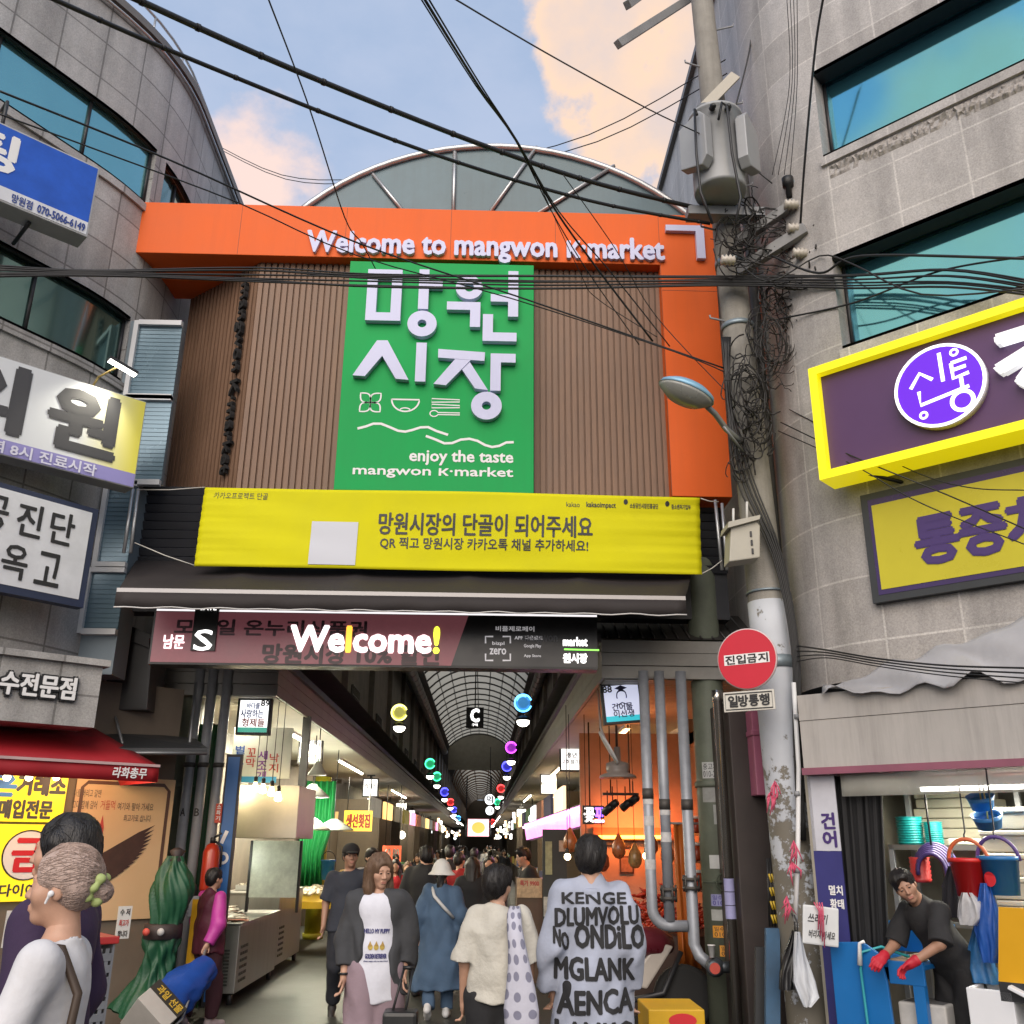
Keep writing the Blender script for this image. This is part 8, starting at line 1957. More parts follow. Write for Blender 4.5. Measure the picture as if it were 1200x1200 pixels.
# ------------------------------------------------------------------ people: continuous bodies grown from smooth distance fields
class Field:
 def __init__(s, vox): s.p = []; s.vox = vox
 def cone(s, a, b, r0, r1, k=.03, fy=1.0, fr=None, clip=None, op='u'):
  """round cone a-b; fr = 3x3 frame whose y is squashed by fy; clip = [(point, normal)] keeps the side against the normal"""
  s.p.append(('c', np.array(a, float), np.array(b, float), r0, r1, k, fy, fr, clip, op)); return s
 def ell(s, c, r, k=.02, fr=None, op='u', clip=None): s.p.append(('e', np.array(c, float), np.array(r, float), 0, 0, k, 1, fr, clip, op)); return s
 def mesh(s, folds=0.0, fscale=14.0, seed=0, clips=(), strands=0.0):
  lo = np.full(3, 9e9); hi = -lo
  for q in s.p:
   if q[9] != 'u': continue
   if q[0] == 'c': m = max(q[3], q[4]); lo = np.minimum(lo, np.minimum(q[1], q[2]) - m); hi = np.maximum(hi, np.maximum(q[1], q[2]) + m)
   else: m = q[2].max(); lo = np.minimum(lo, q[1] - m); hi = np.maximum(hi, q[1] + m)
  v = s.vox; lo = lo - 3 * v - folds; n = np.ceil((hi + 3 * v + folds - lo) / v).astype(int) + 1
  ax = [lo[i] + v * np.arange(n[i]) for i in range(3)]; D = np.full(n, .3, np.float32)
  for (t, a, b, r0, r1, k, fy, fr, clip, op) in s.p:
   m = (max(r0, r1) if t == 'c' else b.max()) + .06 + k
   l_, h_ = (np.minimum(a, b) - m, np.maximum(a, b) + m) if t == 'c' else (a - m, a + m)
   sl = tuple(slice(max(0, int((l_[i] - lo[i]) / v)), min(n[i], int((h_[i] - lo[i]) / v) + 2)) for i in range(3))
   if any(q.start >= q.stop for q in sl): continue
   P = np.stack(np.meshgrid(*[ax[i][sl[i]] for i in range(3)], indexing='ij'), -1)
   if t == 'c':
    pa, ba = P - a, b - a
    if fy != 1:
     F = np.eye(3) if fr is None else np.array(fr, float); pa = pa @ F; ba = ba @ F; pa = pa * [1, fy, 1]; ba = ba * [1, fy, 1]
    hh = np.clip((pa @ ba) / max(1e-9, ba @ ba), 0, 1); d = np.linalg.norm(pa - hh[..., None] * ba, axis=-1) - (r0 + (r1 - r0) * hh)
   else:
    q = P - a
    if fr is not None: q = q @ np.array(fr, float)
    k0 = np.linalg.norm(q / b, axis=-1); k1 = np.linalg.norm(q / (b * b), axis=-1); d = k0 * (k0 - 1) / np.maximum(k1, 1e-6)
   for (cp, cn) in clip or (): d = np.maximum(d, (P - np.array(cp)) @ np.array(cn))
   G = D[sl]
   if op == 'u': h2 = np.clip(.5 + .5 * (G - d) / k, 0, 1); D[sl] = G + (d - G) * h2 - k * h2 * (1 - h2)
   else: h2 = np.clip(.5 - .5 * (G + d) / k, 0, 1); D[sl] = G + (-d - G) * h2 + k * h2 * (1 - h2)
  if folds or strands or clips:
   X, Y, Z = np.meshgrid(*ax, indexing='ij', sparse=True); rg = np.random.RandomState(seed)
   if folds:
    N = 0
    for i in range(5):
     w = rg.randn(3) * [1, 1, .55]; w = w / np.linalg.norm(w) * fscale * (.6 + .5 * i); ph = rg.rand() * 6
     N = N + np.sin(w[0] * X + w[1] * Y + w[2] * Z + ph + 1.6 * np.sin(fscale * .6 * (rg.randn() * X + rg.randn() * Y) + fscale * .45 * Z + ph)) / (1 + i * .5)
    D = D + folds * (N * .7 - .75)
   if strands: D = D + strands * (np.sin(95 * X + 30 * np.sin(7 * Z + seed) * .2 + 40 * Y) + .7 * np.sin(70 * Y - 50 * X + 3 * np.sin(11 * Z)) + .6 * np.sin(38 * X + 21 * Y + 9 * Z))
   for (cp, cn) in clips: D = np.maximum(D, (X - cp[0]) * cn[0] + (Y - cp[1]) * cn[1] + (Z - cp[2]) * cn[2])
  return nets(D, lo, v)
def nets(D, lo, v):
 """surface nets"""
 D = np.asarray(D, np.float32); I = D < 0; c = [n - 1 for n in D.shape]
 cnt = np.zeros(c, np.int16); acc = np.zeros((*c, 3), np.float32)
 cr = [(i, j, k) for i in (0, 1) for j in (0, 1) for k in (0, 1)]
 sub = lambda A, o: A[o[0]:o[0] + c[0], o[1]:o[1] + c[1], o[2]:o[2] + c[2]]
 for a in cr:
  for d in range(3):
   if a[d]: continue
   b = list(a); b[d] = 1; da, db = sub(D, a), sub(D, b); m = sub(I, a) != sub(I, b)
   t = np.where(m, da / np.where(m, da - db, 1), 0)
   for e in range(3): acc[..., e] += np.where(m, a[e] + (t if e == d else 0), 0)
   cnt += m
 act = cnt > 0; idx = np.full(c, -1, np.int64); idx[act] = np.arange(act.sum())
 V = (np.argwhere(act) + acc[act] / cnt[act][:, None]) * v + lo; Fs = []
 for d in range(3):
  e, f = [(1, 2), (2, 0), (0, 1)][d]
  A = [slice(0, n) for n in D.shape]; B = list(A); A[d] = slice(0, D.shape[d] - 1); B[d] = slice(1, D.shape[d])
  for q in (e, f): A[q] = slice(1, D.shape[q] - 1); B[q] = slice(1, D.shape[q] - 1)
  a, b = I[tuple(A)], I[tuple(B)]; w = np.argwhere(a != b)
  if not len(w): continue
  fl = a[a != b]; w[:, e] += 1; w[:, f] += 1
  def g(de, df): q = w.copy(); q[:, e] += de; q[:, f] += df; return idx[q[:, 0], q[:, 1], q[:, 2]]
  Q = np.stack([g(-1, -1), g(0, -1), g(0, 0), g(-1, 0)], 1); Q[~fl] = Q[~fl][:, ::-1]; Fs.append(Q)
 return V, np.concatenate(Fs) if Fs else np.zeros((0, 4), int)
def mesh_from(name, parts, m, parent, T):
 vs = []; fs = []; o = 0
 for V, Fc in parts: vs.append(V); fs.append(Fc + o); o += len(V)
 V = np.concatenate(vs); Fc = np.concatenate(fs); T = np.array(T); V = V @ T[:3, :3].T + T[:3, 3]
 me = bpy.data.meshes.new(name); me.from_pydata(V.tolist(), [], Fc.tolist()); me.polygons.foreach_set('use_smooth', np.ones(len(Fc), bool)); me.materials.append(m); me.update()
 return link(name, me, parent)
def wisps(V, Fc, n, L, C, seed, st):
 """loose strands lying on the hair's surface"""
 bv = BVHTree.FromPolygons(V.tolist(), Fc.tolist()); rg = np.random.RandomState(seed); vs = []; fs = []; C = Vector(C)
 for p in V[rg.randint(0, len(V), n)]:
  p = Vector(p); q, nr, _, _ = bv.find_nearest(p)
  if (p - C).y < -.062 and (p - C).z < .06: continue
  d = Vector((0, .25 if st == 'bun' else (.1 if p.z > C.z + .06 else 0), -1)) + Vector(rg.randn(3)) * .30; P = []
  if st == 'bun': d = Vector((0, 1, .1)) + Vector(rg.randn(3)) * .18
  l_ = L * (.5 + rg.rand()) / 5
  for j in range(6):
   q, nr, _, _ = bv.find_nearest(p); P.append(q + nr * (.0005 + .0035 * (j / 5) ** 1.5 * (.3 + rg.rand())))
   t = d - nr * d.dot(nr); t.normalize(); p = q + t * l_; d = d * .8 + t * .2 + Vector(rg.randn(3)) * .08
  b = len(vs)
  for j, c in enumerate(P):
   t = (P[min(j + 1, 5)] - P[max(j - 1, 0)]).normalized(); a = t.orthogonal().normalized(); e = t.cross(a); r = .0017 * (1 - j / 5.6)
   vs += [c + (a * math.cos(k * 2.094) + e * math.sin(k * 2.094)) * r for k in range(3)]
  for j in range(5):
   for k in range(3): fs.append((b + j * 3 + k, b + j * 3 + (k + 1) % 3, b + j * 3 + 3 + (k + 1) % 3, b + j * 3 + 3 + k))
 return np.array([tuple(v) for v in vs]).reshape(-1, 3), np.array(fs, int).reshape(-1, 4)
def rot(rx=0, ry=0, rz=0): return np.array((Matrix.Rotation(R(rz), 3, 'Z') @ Matrix.Rotation(R(ry), 3, 'Y') @ Matrix.Rotation(R(rx), 3, 'X')))
SKIN = mat('skin', (.50, .29, .20), .5, 0, .07, 30, .05, 200)
SKIN2 = mat('skin_tan', (.36, .20, .135), .5, 0, .07, 30, .05, 200)
HAIRB = mat('hair_black', (.012, .010, .010), .42, 0, .3, 6, .5, 14, aniso=(14, 14, 1.2))
HAIRA = mat('hair_ash', (.42, .315, .27), .45, 0, .25, 6, .5, 14, aniso=(14, 14, 1.2))
HAIRW = mat('hair_brown', (.135, .08, .048), .45, 0, .35, 6, .5, 14, aniso=(14, 14, 1.2))
_cl = {}
def cloth(n, col, rough=.85, var=.14, b=.55, bs=17): return mat('cloth_' + n, col, rough, 0, var, 5, b, bs, sheen=.0)
def person(px, py, Y, rz, label, top, bottom, hair, shoes=(.05, .05, .05), skin=None, lean=0, turn=0, tilt=0, yaw=0, male=False, arms=None, legs=None, near=0, face=False, H=None, base=None, girth=1.0):
 """px, py: the crown of the head in the photo at depth Y. rz 0 faces the viewer. Joints are set in metres for a 1.70 m figure."""
 c = PY(px, py, Y); H = H or c.z; sc = H / 1.725; hs = .955; vol = hair.get('vol', 1.05)
 skin = skin or SKIN; b = Vector((c.x, Y, 0)) if base is None else Vector(base)
 root = empty('person', b, label, 'person', None, R(rz))
 Tm = np.array(Matrix.Translation(b) @ Matrix.Rotation(R(rz), 4, 'Z') @ Matrix.Scale(sc, 4))
 vx = (.016, .012, .008)[near] ; sw = (.178 if male else .158)
 PV = np.array([0, 0, .92]); Lm = rot(rx=lean, rz=turn)
 U = lambda x, y, z: PV + Lm @ (np.array([x, y, z]) - PV)
 A = {}
 df = {-1: ((-.235, .03, 1.12), (-.245, -.05, .89)), 1: ((.235, .03, 1.12), (.245, -.05, .89))}
 for s in (-1, 1):
  e, w = (arms or {}).get(s, df[s]); A[s] = (U(s * sw, .01, 1.385), np.array(e, float) if lean else U(*e), np.array(w, float) if lean else U(*w))
 LG = {}
 for s in (-1, 1):
  k_, a_, f_ = (legs or {}).get(s, ((s * .095, -.015, .50), (s * .10, .02, .085), 0)); LG[s] = (np.array([s * .088, 0, .90]), np.array(k_, float), np.array(a_, float), f_)
 HR = Lm @ rot(rx=tilt, rz=yaw); HC = U(0, -.005, 1.59) + Lm @ np.array([0, -.02 * math.sin(R(max(0, tilt))), 0]); NK = U(0, .02, 1.43)
 g = girth; f = Field(max(vx, .011))
 f.cone(U(0, 0, .93), U(0, .005, 1.10), .135 * g, .118 * g, .05, 1.35).cone(U(0, .005, 1.10), U(0, .01, 1.30), .118 * g, .135 * g, .05, 1.35).cone(U(-sw * .75, .01, 1.36), U(sw * .75, .01, 1.36), .058, .058, .06).cone(U(0, .02, 1.37), U(0, .02, 1.47), .062, .050, .04)
 for s in (-1, 1):
  a, e, w = A[s]; f.cone(a, e, .050, .040, .03).cone(e, w, .040, .027, .02)
  h, k, n, ft = LG[s]; f.cone(h, k, .085, .055, .04).cone(k, n, .052, .036, .03)
 parts = [f.mesh()]
 def hp(x, y, z): return HC + HR @ (np.array([x, y, z]) * hs)
 f = Field(.0045 if face else (.008 if near else .012)); e_ = lambda c_, r, k=.02, op='u': f.ell(hp(*c_), np.array(r) * hs, k, HR, op); cn = lambda a_, b_, r0, r1, k=.02, op='u': f.cone(hp(*a_), hp(*b_), r0 * hs, r1 * hs, k, op=op)
 e_((0, .012, .03), (.074, .092, .086)); e_((0, -.018, -.035), (.060, .068, .080), .03); e_((0, -.060, -.094), (.024, .022, .020), .03)
 for s in (-1, 1): e_((s * .043, -.052, -.022), (.024, .022, .026), .03); e_((s * .076, .012, -.008), (.011, .021, .032), .008)
 if face:
  cn((0, -.080, .018), (0, -.101, -.026), .007, .0115, .014); cn((-.036, -.071, .027), (.036, -.071, .027), .011, .011, .016)
  for s in (-1, 1): e_((s * .012, -.090, -.031), (.008, .008, .007), .008); e_((s * .031, -.094, .006), (.015, .013, .010), .012, 's'); e_((s * .031, -.0735, .005), (.0135, .0125, .0105), .003)
  cn((-.017, -.084, -.058), (.017, -.084, -.058), .006, .006, .008); cn((-.015, -.083, -.069), (.015, -.083, -.069), .0075, .0075, .008); cn((-.022, -.094, -.0632), (.022, -.094, -.0632), .0035, .0035, .003, 's')
 f.cone(hp(0, .018, -.055), NK + (Lm @ np.array([0, .012, -.03])), .045 if not male else .055, .050 if not male else .058, .03)
 parts.append(f.mesh())
 gl_ = []; gi = .004 if top.get('glove') else 0
 if True:
  for s in (-1, 1):
   a, e, w = A[s]; z = (w - e); z = z / np.linalg.norm(z); x = np.array([0, -1.0, 0]); x = x - z * (x @ z)
   if np.linalg.norm(x) < .2: x = np.array([1.0, 0, 0]) - z * z[0]
   x = x / np.linalg.norm(x); y = np.cross(z, x) * s; FR = np.stack([x, y, z], 1)       # x towards the thumb, y out of the palm's back
   q = lambda a_, b_, c_: w + FR @ np.array([a_, b_, c_])
   f = Field(.0055 if near < 2 else .004); f.ell(q(0, 0, .045), (.037 + gi, .015 + gi, .05 + gi), .01, FR); f.cone(q(0, 0, -.03), q(0, 0, .02), .026 + gi * 3, .024 + gi * 2, .02)
   for i, L_ in enumerate((.058, .070, .074, .066)):
    bx = -.029 + .0195 * i; c1 = .35 + .08 * (3 - i); p0 = q(bx, 0, .078); p1 = q(bx * 1.05, -math.sin(c1) * L_ * .45, .082 + math.cos(c1) * L_ * .5); p2 = q(bx * 1.02, -math.sin(c1) * L_ * .45 - math.sin(c1 * 2.4) * L_ * .5, .082 + math.cos(c1) * L_ * .5 + math.cos(c1 * 2.4) * L_ * .5)
    f.cone(p0, p1, .0085 + gi * .6, .0078 + gi * .6, .004).cone(p1, p2, .0078 + gi * .6, .0062 + gi * .6, .003)
   f.cone(q(.022, -.004, .018), q(.046, -.014, .050), .011, .009, .008).cone(q(.046, -.014, .050), q(.046, -.024, .080), .009, .007, .003)
   (gl_ if top.get('glove') else parts).append(f.mesh())
 if gl_:
  for q in gl_: mesh_from('glove', [q], top['glove'], root, Tm)
 body = mesh_from('body', parts, skin, root, Tm)
 kind = top['kind']; hem = top.get('hem', .86); L = top.get('loose', .02); mt = top['mat']; col = .03 + L * .3
 def torso(f, hem, L, clipx=None):
  dn = Lm @ np.array([0, 0, -1.0]); cl = [(U(0, 0, hem), dn)] + (clipx or [])
  f.cone(U(0, 0, hem - .1), U(0, .005, 1.10), .138 * g + L * 1.2 + top.get('flare', 0), .120 * g + L, .06, 1.28, None if lean == 0 else Lm, cl).cone(U(0, .005, 1.10), U(0, .01, 1.29), .120 * g + L, .140 * g + L * .8, .06, 1.28, None if lean == 0 else Lm, cl)
  for s in (-1, 1):
   if hem < .92: f.cone(U(s * .075, 0, hem - .12), U(s * .05, .0, 1.06), .122 * g + L * .9 + top.get('flare', 0), .098 * g + L * .8, .06, 1.12, None if lean == 0 else Lm, cl)
  f.cone(U(-sw * .80, .012, 1.36), U(sw * .80, .012, 1.36), .056 + L * .35, .056 + L * .35, .05, clip=clipx).cone(U(0, .02, 1.36), U(0, .022, 1.43), .085, .062, .04, clip=clipx)
 f = Field(vx); ccl = None
 if kind == 'jacket':       # open front: left and right halves
  fw = Lm @ np.array([0, -1.0, 0])
 torso(f, hem, L)
 fb = f
 if top.get('sleeve_mat'): f = Field(vx)
 for s in (-1, 1):
  a, e, w = A[s]; sl = top.get('sleeve', 1.0); r = .056 + L * .4
  if sl <= .5:
   t_ = sl * 2; q = a + (e - a) * t_; n_ = (e - a) / np.linalg.norm(e - a); f.cone(a, q + n_ * .03, r, .056 + L * .9, .04, clip=[(q, n_)])
  else:
   f.cone(a, e, r, .050 + L * .9, .04); t_ = (sl - .5) * 2; q = e + (w - e) * t_; n_ = (w - e) / np.linalg.norm(w - e); f.cone(e, q + n_ * .03, .048 + L * .9, .036 + L * .8, .03, clip=[(q, n_)])
 fs_, f = f, fb
 ncl = top.get('neck', .075); f.cone(U(0, .0, 1.47), U(0, -.03, 1.60), ncl, ncl + .04, .012, op='s')
 if kind == 'jacket':
  wd = top.get('open', .09)
  for k in range(7): z = hem - .08 + k * (1.46 - hem + .08) / 6; f.cone(U(0, -.19, z), U(0, -.185, z + .12), wd, wd * (1 - .04 * k), .02, op='s')
 gm = mesh_from(top.get('name', 'shirt'), [f.mesh(top.get('folds', .010), 17, int(px))], mt, root, Tm)
 if top.get('sleeve_mat'): mesh_from('sleeve', [fs_.mesh(.006, 15, 5)], top['sleeve_mat'], gm, Tm)
 if kind == 'jacket':
  q = top['inner']; top2 = dict(top); f = Field(vx); L2 = L - .013; hem2 = q.get('hem', hem);
  dn = np.array([0, 0, -1.0]); cl = [(U(0, 0, hem2), dn)]
  f.cone(U(0, -.005, hem2 - .1), U(0, -.002, 1.10), .138 * g + L2 * 1.2, .120 * g + L2, .06, 1.28, None, cl).cone(U(0, -.002, 1.10), U(0, .0, 1.29), .120 * g + L2, .138 * g + L2 * .8, .06, 1.28, None, cl).cone(U(-.075, -.005, hem2 - .1), U(-.05, 0, 1.06), .128 * g + L2, .10 * g + L2, .06, 1.1, None, cl).cone(U(.075, -.005, hem2 - .1), U(.05, 0, 1.06), .128 * g + L2, .10 * g + L2, .06, 1.1, None, cl).cone(U(-sw * .6, .0, 1.36), U(sw * .6, .0, 1.36), .066, .066, .06).cone(U(0, .0, 1.46), U(0, -.03, 1.60), .068, .11, .012, op='s')
  inner = mesh_from('tshirt', [f.mesh(.009, 16, int(px) + 3)], q['mat'], root, Tm); root['_in'] = inner.name
 if top.get('collar'):
  f = Field(vx); f.cone(U(0, .028, 1.395), U(0, .018, 1.435), .092, .080, .01, 1.0, clip=[(U(0, 0, 1.452), Lm @ np.array([0, .25, 1.0]))]).cone(U(0, .0, 1.36), U(0, -.03, 1.56), .068, .078, .008, op='s'); mesh_from('collar', [f.mesh()], top.get('collar_mat', mt), gm, Tm)
 bk = bottom['kind']; bmt = bottom['mat']; BL_ = bottom.get('loose', .02)
 f = Field(vx)
 if bk == 'skirt':
  f.cone((0, 0, bottom['hem'] - .08), (0, 0, .98), .16 + BL_, .135 * g + .012, .05, 1.2, None, [((0, 0, bottom['hem']), (0, 0, -1.0)), ((0, 0, 1.0), (0, 0, 1.0))])
  mesh_from('skirt', [f.mesh(.008, 16, int(px) + 1)], bmt, root, Tm)
 else:
  f.cone((0, 0, .90), (0, 0, 1.0), .140 * g + .006, .125 * g + .008, .05, 1.3, None, [((0, 0, 1.02), (0, 0, 1.0))])
  for s in (-1, 1):
   h, k, n, ft = LG[s]; en = k + (n - k) * bottom.get('len', .93); d_ = (n - k) / np.linalg.norm(n - k)
   f.cone(h, k, .093 + BL_ * .6, .062 + BL_, .03).cone(k, en + d_ * .04, .060 + BL_, .048 + BL_ * 1.2, .03, clip=[(en, d_)])
  mesh_from('trousers', [f.mesh(bottom.get('folds', .012), 14, int(px) + 1)], bmt, root, Tm)
 sm = shoes if not isinstance(shoes, tuple) else mat('shoe_%d_%d' % (int(shoes[0] * 100), int(shoes[2] * 100)), shoes, .5)
 for s in (-1, 1):
  h, k, n, ft = LG[s]; f = Field(.008 if near else .012); q = n + np.array([0, 0, -.085]) if ft == 0 else n; fr = rot(rx=ft)
  p = lambda x, y, z: n + fr @ np.array([x, y, z - .085])
  f.cone(p(0, .045, .045), p(0, -.03, .045), .042, .044, .03).cone(p(0, -.05, .036), p(s * .01, -.15, .030), .040, .034, .03).cone(p(0, .03, .07), p(0, .03, .10), .042, .044, .02)
  m_ = mesh_from('shoe', [f.mesh(clips=[((p(0, 0, .002)), tuple(fr @ np.array([0, 0, -1.0])))])], sm, root, Tm)
 f = Field(.007 if near else .011); st = hair['style']; hm_ = hair['mat']
 vv = lambda op: hs * (vol if op == 'u' else 1); e2 = lambda c_, r, k=.02, op='u': f.ell(hp(*c_), np.array(r) * vv(op), k, HR, op); c2 = lambda a_, b_, r0, r1, k=.03, op='u': f.cone(hp(*a_), hp(*b_), r0 * vv(op), r1 * vv(op), k, op=op)
 e2((0, .020, .040), (.086, .102, .094))
 if st in ('short', 'crop'):
  e2((0, .060, -.010), (.074, .062, .075), .03)
  if st == 'short': e2((0, -.02, .085), (.076, .078, .046), .03)
 if st == 'bob': e2((0, .050, -.03), (.086, .076, .095), .03); [c2((s * .070, .0, .03), (s * .068, .01, -.08), .034, .026) for s in (-1, 1)]
 if st == 'long':
  ln = hair.get('len', .34)
  for s in (-1, 1): c2((s * .066, .015, .03), (s * .080, .0, -.12), .036, .036); c2((s * .080, .0, -.12), (s * .095, -.05, -ln), .036, .022); c2((s * .05, .05, 0), (s * .06, .085, -ln), .05, .04)
  c2((0, .075, 0), (0, .10, -ln), .055, .055)
 if st == 'bun':
  e2((0, .055, .0), (.076, .066, .070), .03); c2((0, .10, .0), (0, .135, -.015), .03, .03, .02)
 if st == 'pony': e2((0, .055, .0), (.076, .066, .07), .03); c2((0, .09, -.05), (0, .11, -.34), .045, .03)
 fz = -.035 if st in ('long', 'bun') else -.045
 c2((0, -.147, .016 if st != 'bun' else .03), (0, -.137, -.2), .085, .095, .010, 's')
 for s in (-1, 1): (c2((s * .085, -.035, -.02), (s * .085, -.035, -.12), .030, .035, .012, 's') if st in ('short', 'crop', 'bun') else None)
 hv = f.mesh(strands=(.0016 if st == 'bun' else .0030 if near else .0015), seed=int(px)); hp_ = [hv]
 if near: hp_.append(wisps(hv[0], hv[1], 900 if near == 2 else 350, (.16 if st == 'long' else .055), HC, int(px), st))
 ho = mesh_from('hair', hp_, hm_, root, Tm)
 if face:
  for s in (-1, 1):
   f = Field(.003); f.ell(hp(s * .031, -.0835, .0045), (.0125, .0045, .0042), .004, HR); mesh_from('eye', [f.mesh()], mat('eye_dark', (.016, .011, .010), .2, 0, 0), root, Tm)
   f = Field(.003); f.cone(hp(s * .016, -.085, .026), hp(s * .047, -.074, .029), .0034, .0024, .003); mesh_from('eyebrow', [f.mesh()], HAIRB if hm_ is HAIRB else HAIRW, root, Tm)
  f = Field(.003); f.cone(hp(-.017, -.0865, -.0585), hp(.017, -.0865, -.0585), .0048, .0048, .004).cone(hp(-.014, -.0865, -.0685), hp(.014, -.0865, -.0685), .0058, .0058, .004).cone(hp(-.021, -.094, -.0632), hp(.021, -.094, -.0632), .003, .003, .002, op='s'); mesh_from('lips', [f.mesh()], mat('lips', (.40, .17, .13), .4, 0, 0), root, Tm)
 hat = hair.get('hat')
 if hat:
  f = Field(.008)
  if hat == 'cap':
   f.ell(hp(0, .018, .055), (.093, .110, .085), .02, HR, clip=[(hp(0, 0, .035), tuple(HR @ np.array([0, 0, -1.0])))]); f.ell(hp(0, -.115, .040), (.072, .075, .010), .015, HR)
  else:
   f.cone(hp(0, .018, .04), hp(0, .018, .085), .118, .092, .03); f.cone(hp(0, .015, -.01), hp(0, .015, .04), .165, .115, .02, clip=[(hp(0, 0, -.015), tuple(HR @ np.array([0, 0, -1.0])))]); f.cone(hp(0, .015, -.12), hp(0, .015, -.05), .14, .11, .01, op='s')
  mesh_from('hat', [f.mesh(.002, 18)], hair['hat_mat'], root, Tm)
 return root, dict(U=U, A=A, hp=hp, T=Tm, HR=HR, top=gm, sc=sc, L=L)
def wpt(i, p): T = i['T']; return Vector(T[:3, :3] @ np.array(p) + T[:3, 3])
def ptube(i, pts, r, name, m, root, n=8, flat=None):
 mb = MB(); mb.tube([wpt(i, p) for p in pts], r, n); return mb.build(name, m, root)
def surf_text(target, ray_fn, lines, name, m, root, off=.004, bold=.02):
 """letters laid on a garment: every outline point is dropped along a ray on to the cloth"""
 me = target.data; W_ = wm(target); bv = BVHTree.FromPolygons([W_ @ v.co for v in me.vertices], [tuple(p.vertices) for p in me.polygons]); mb = MB()
 for (s, a, b, c, d, sl) in lines:
  v, f, w, h = text_mesh(s); v, f = dense(v, f, .22)
  for q, (ox, oy) in enumerate([(0, 0)] + [(math.cos(k * 1.0472) * bold, math.sin(k * 1.0472) * bold) for k in range(6)] if bold else [(0, 0)]):
   P = []; ok = []
   for x, y in v:
    u, z = a + (b - a) * x / w + ox * (d - c), c + (d - c) * y / h + oy * (d - c) + sl * (x / w - .5)
    o, dr = ray_fn(u, z); hit, nr, _, _ = bv.ray_cast(o, dr, 3)
    ok.append(hit is not None); P.append((hit + nr * (off + q * .0003)) if hit is not None else Vector((0, 0, 0)))
   Fk = [t for t in f if all(ok[i] for i in t) and max((P[t[i]] - P[t[i - 1]]).length for i in range(3)) < .12]
   mb.add(P, Fk, False)
 mb.sm = [True] * len(mb.f)
 return mb.build(name, m, root)
WH = cloth('white', (.58, .58, .60)); BLK = cloth('black', (.016, .016, .018)); NAV = cloth('navy', (.03, .035, .05)); CHAR = cloth('charcoal', (.045, .047, .052)); CREAMC = cloth('cream', (.50, .48, .42), b=.7, bs=30)
DENIM = cloth('denim', (.055, .10, .17)); MAUVE = cloth('mauve', (.26, .19, .22)); PURP = cloth('purple', (.035, .018, .055)); MAROON = cloth('maroon', (.085, .012, .028), .6); PINKC = cloth('pink', (.48, .045, .30), .5); GREYB = cloth('greyblue', (.34, .37, .46)); REDC2 = cloth('red', (.32, .02, .025)); CAPM = cloth('cap', (.014, .013, .014)); HATW = cloth('hat', (.60, .60, .58))
def walk(d=.10, s=1):
 return {-s: ((-s * .095, -.10 * d / .1, .52), (-s * .09, -.10 * d / .1, .085), 0), s: ((s * .095, -.02, .50), (s * .10, .20 * d / .1, .13), 35)}
# --- nearest at the left
r_, i_ = person(82, 987, 3.3, -84, 'woman nearest at lower left in a tight white top, pale bun, seen in profile', dict(kind='top', mat=WH, loose=.0, hem=.88, folds=.005, neck=.09), dict(kind='pants', mat=CHAR, loose=.01), dict(style='bun', mat=HAIRA), near=2, face=True, arms={1: ((.235, -.06, 1.13), (.17, -.33, 1.10)), -1: ((-.22, -.06, 1.13), (-.16, -.33, 1.12))})
f = Field(.005)
for k in range(10): a = k * .628; f.ell(i_['hp'](.046 * math.cos(a), .112 + .016 * math.sin(3 * a), .046 * math.sin(a)), (.015, .018, .015), .012)
mesh_from('scrunchie', [f.mesh(.002, 60)], cloth('lime', (.36, .44, .16), .6), r_, i_['T'])
f = Field(.003); f.ell(i_['hp'](.088, -.004, -.016), (.008, .010, .010), .004).cone(i_['hp'](.088, -.008, -.02), i_['hp'](.084, -.018, -.045), .005, .004, .003); mesh_from('earbud', [f.mesh()], mat('earbud_white', (.75, .75, .76), .25, 0, 0), r_, i_['T'])
t = ptube(i_, [(.06, -.10, 1.30), (.085, -.03, 1.43), (.095, .05, 1.42), (.13, .125, 1.30), (.165, .12, 1.15), (.19, .05, 1.0), (.21, -.02, .93)], .014, 'bag_strap', mat('strap_brown', (.05, .03, .018), .6), r_); tag(t, None)
f = Field(.010); f.ell((.20, -.34, 1.10), (.09, .12, .10), .03).ell((.18, -.40, 1.02), (.08, .09, .08), .05)
w_ = mesh_from('shoulder_bag', [f.mesh(.008, 22)], cloth('khaki', (.17, .145, .105)), None, i_['T']); tag(w_, 'crumpled khaki cloth bag held by the woman in the white top', 'bag')
r_, i_ = person(83, 951, 3.72, -88, 'person with black bobbed hair and dark purple top behind the woman in white', dict(kind='top', mat=PURP, loose=.03, hem=.80), dict(kind='pants', mat=CHAR, loose=.02), dict(style='bob', mat=HAIRB), near=1, face=True, arms={1: ((.24, .06, 1.12), (.25, -.02, .92))})
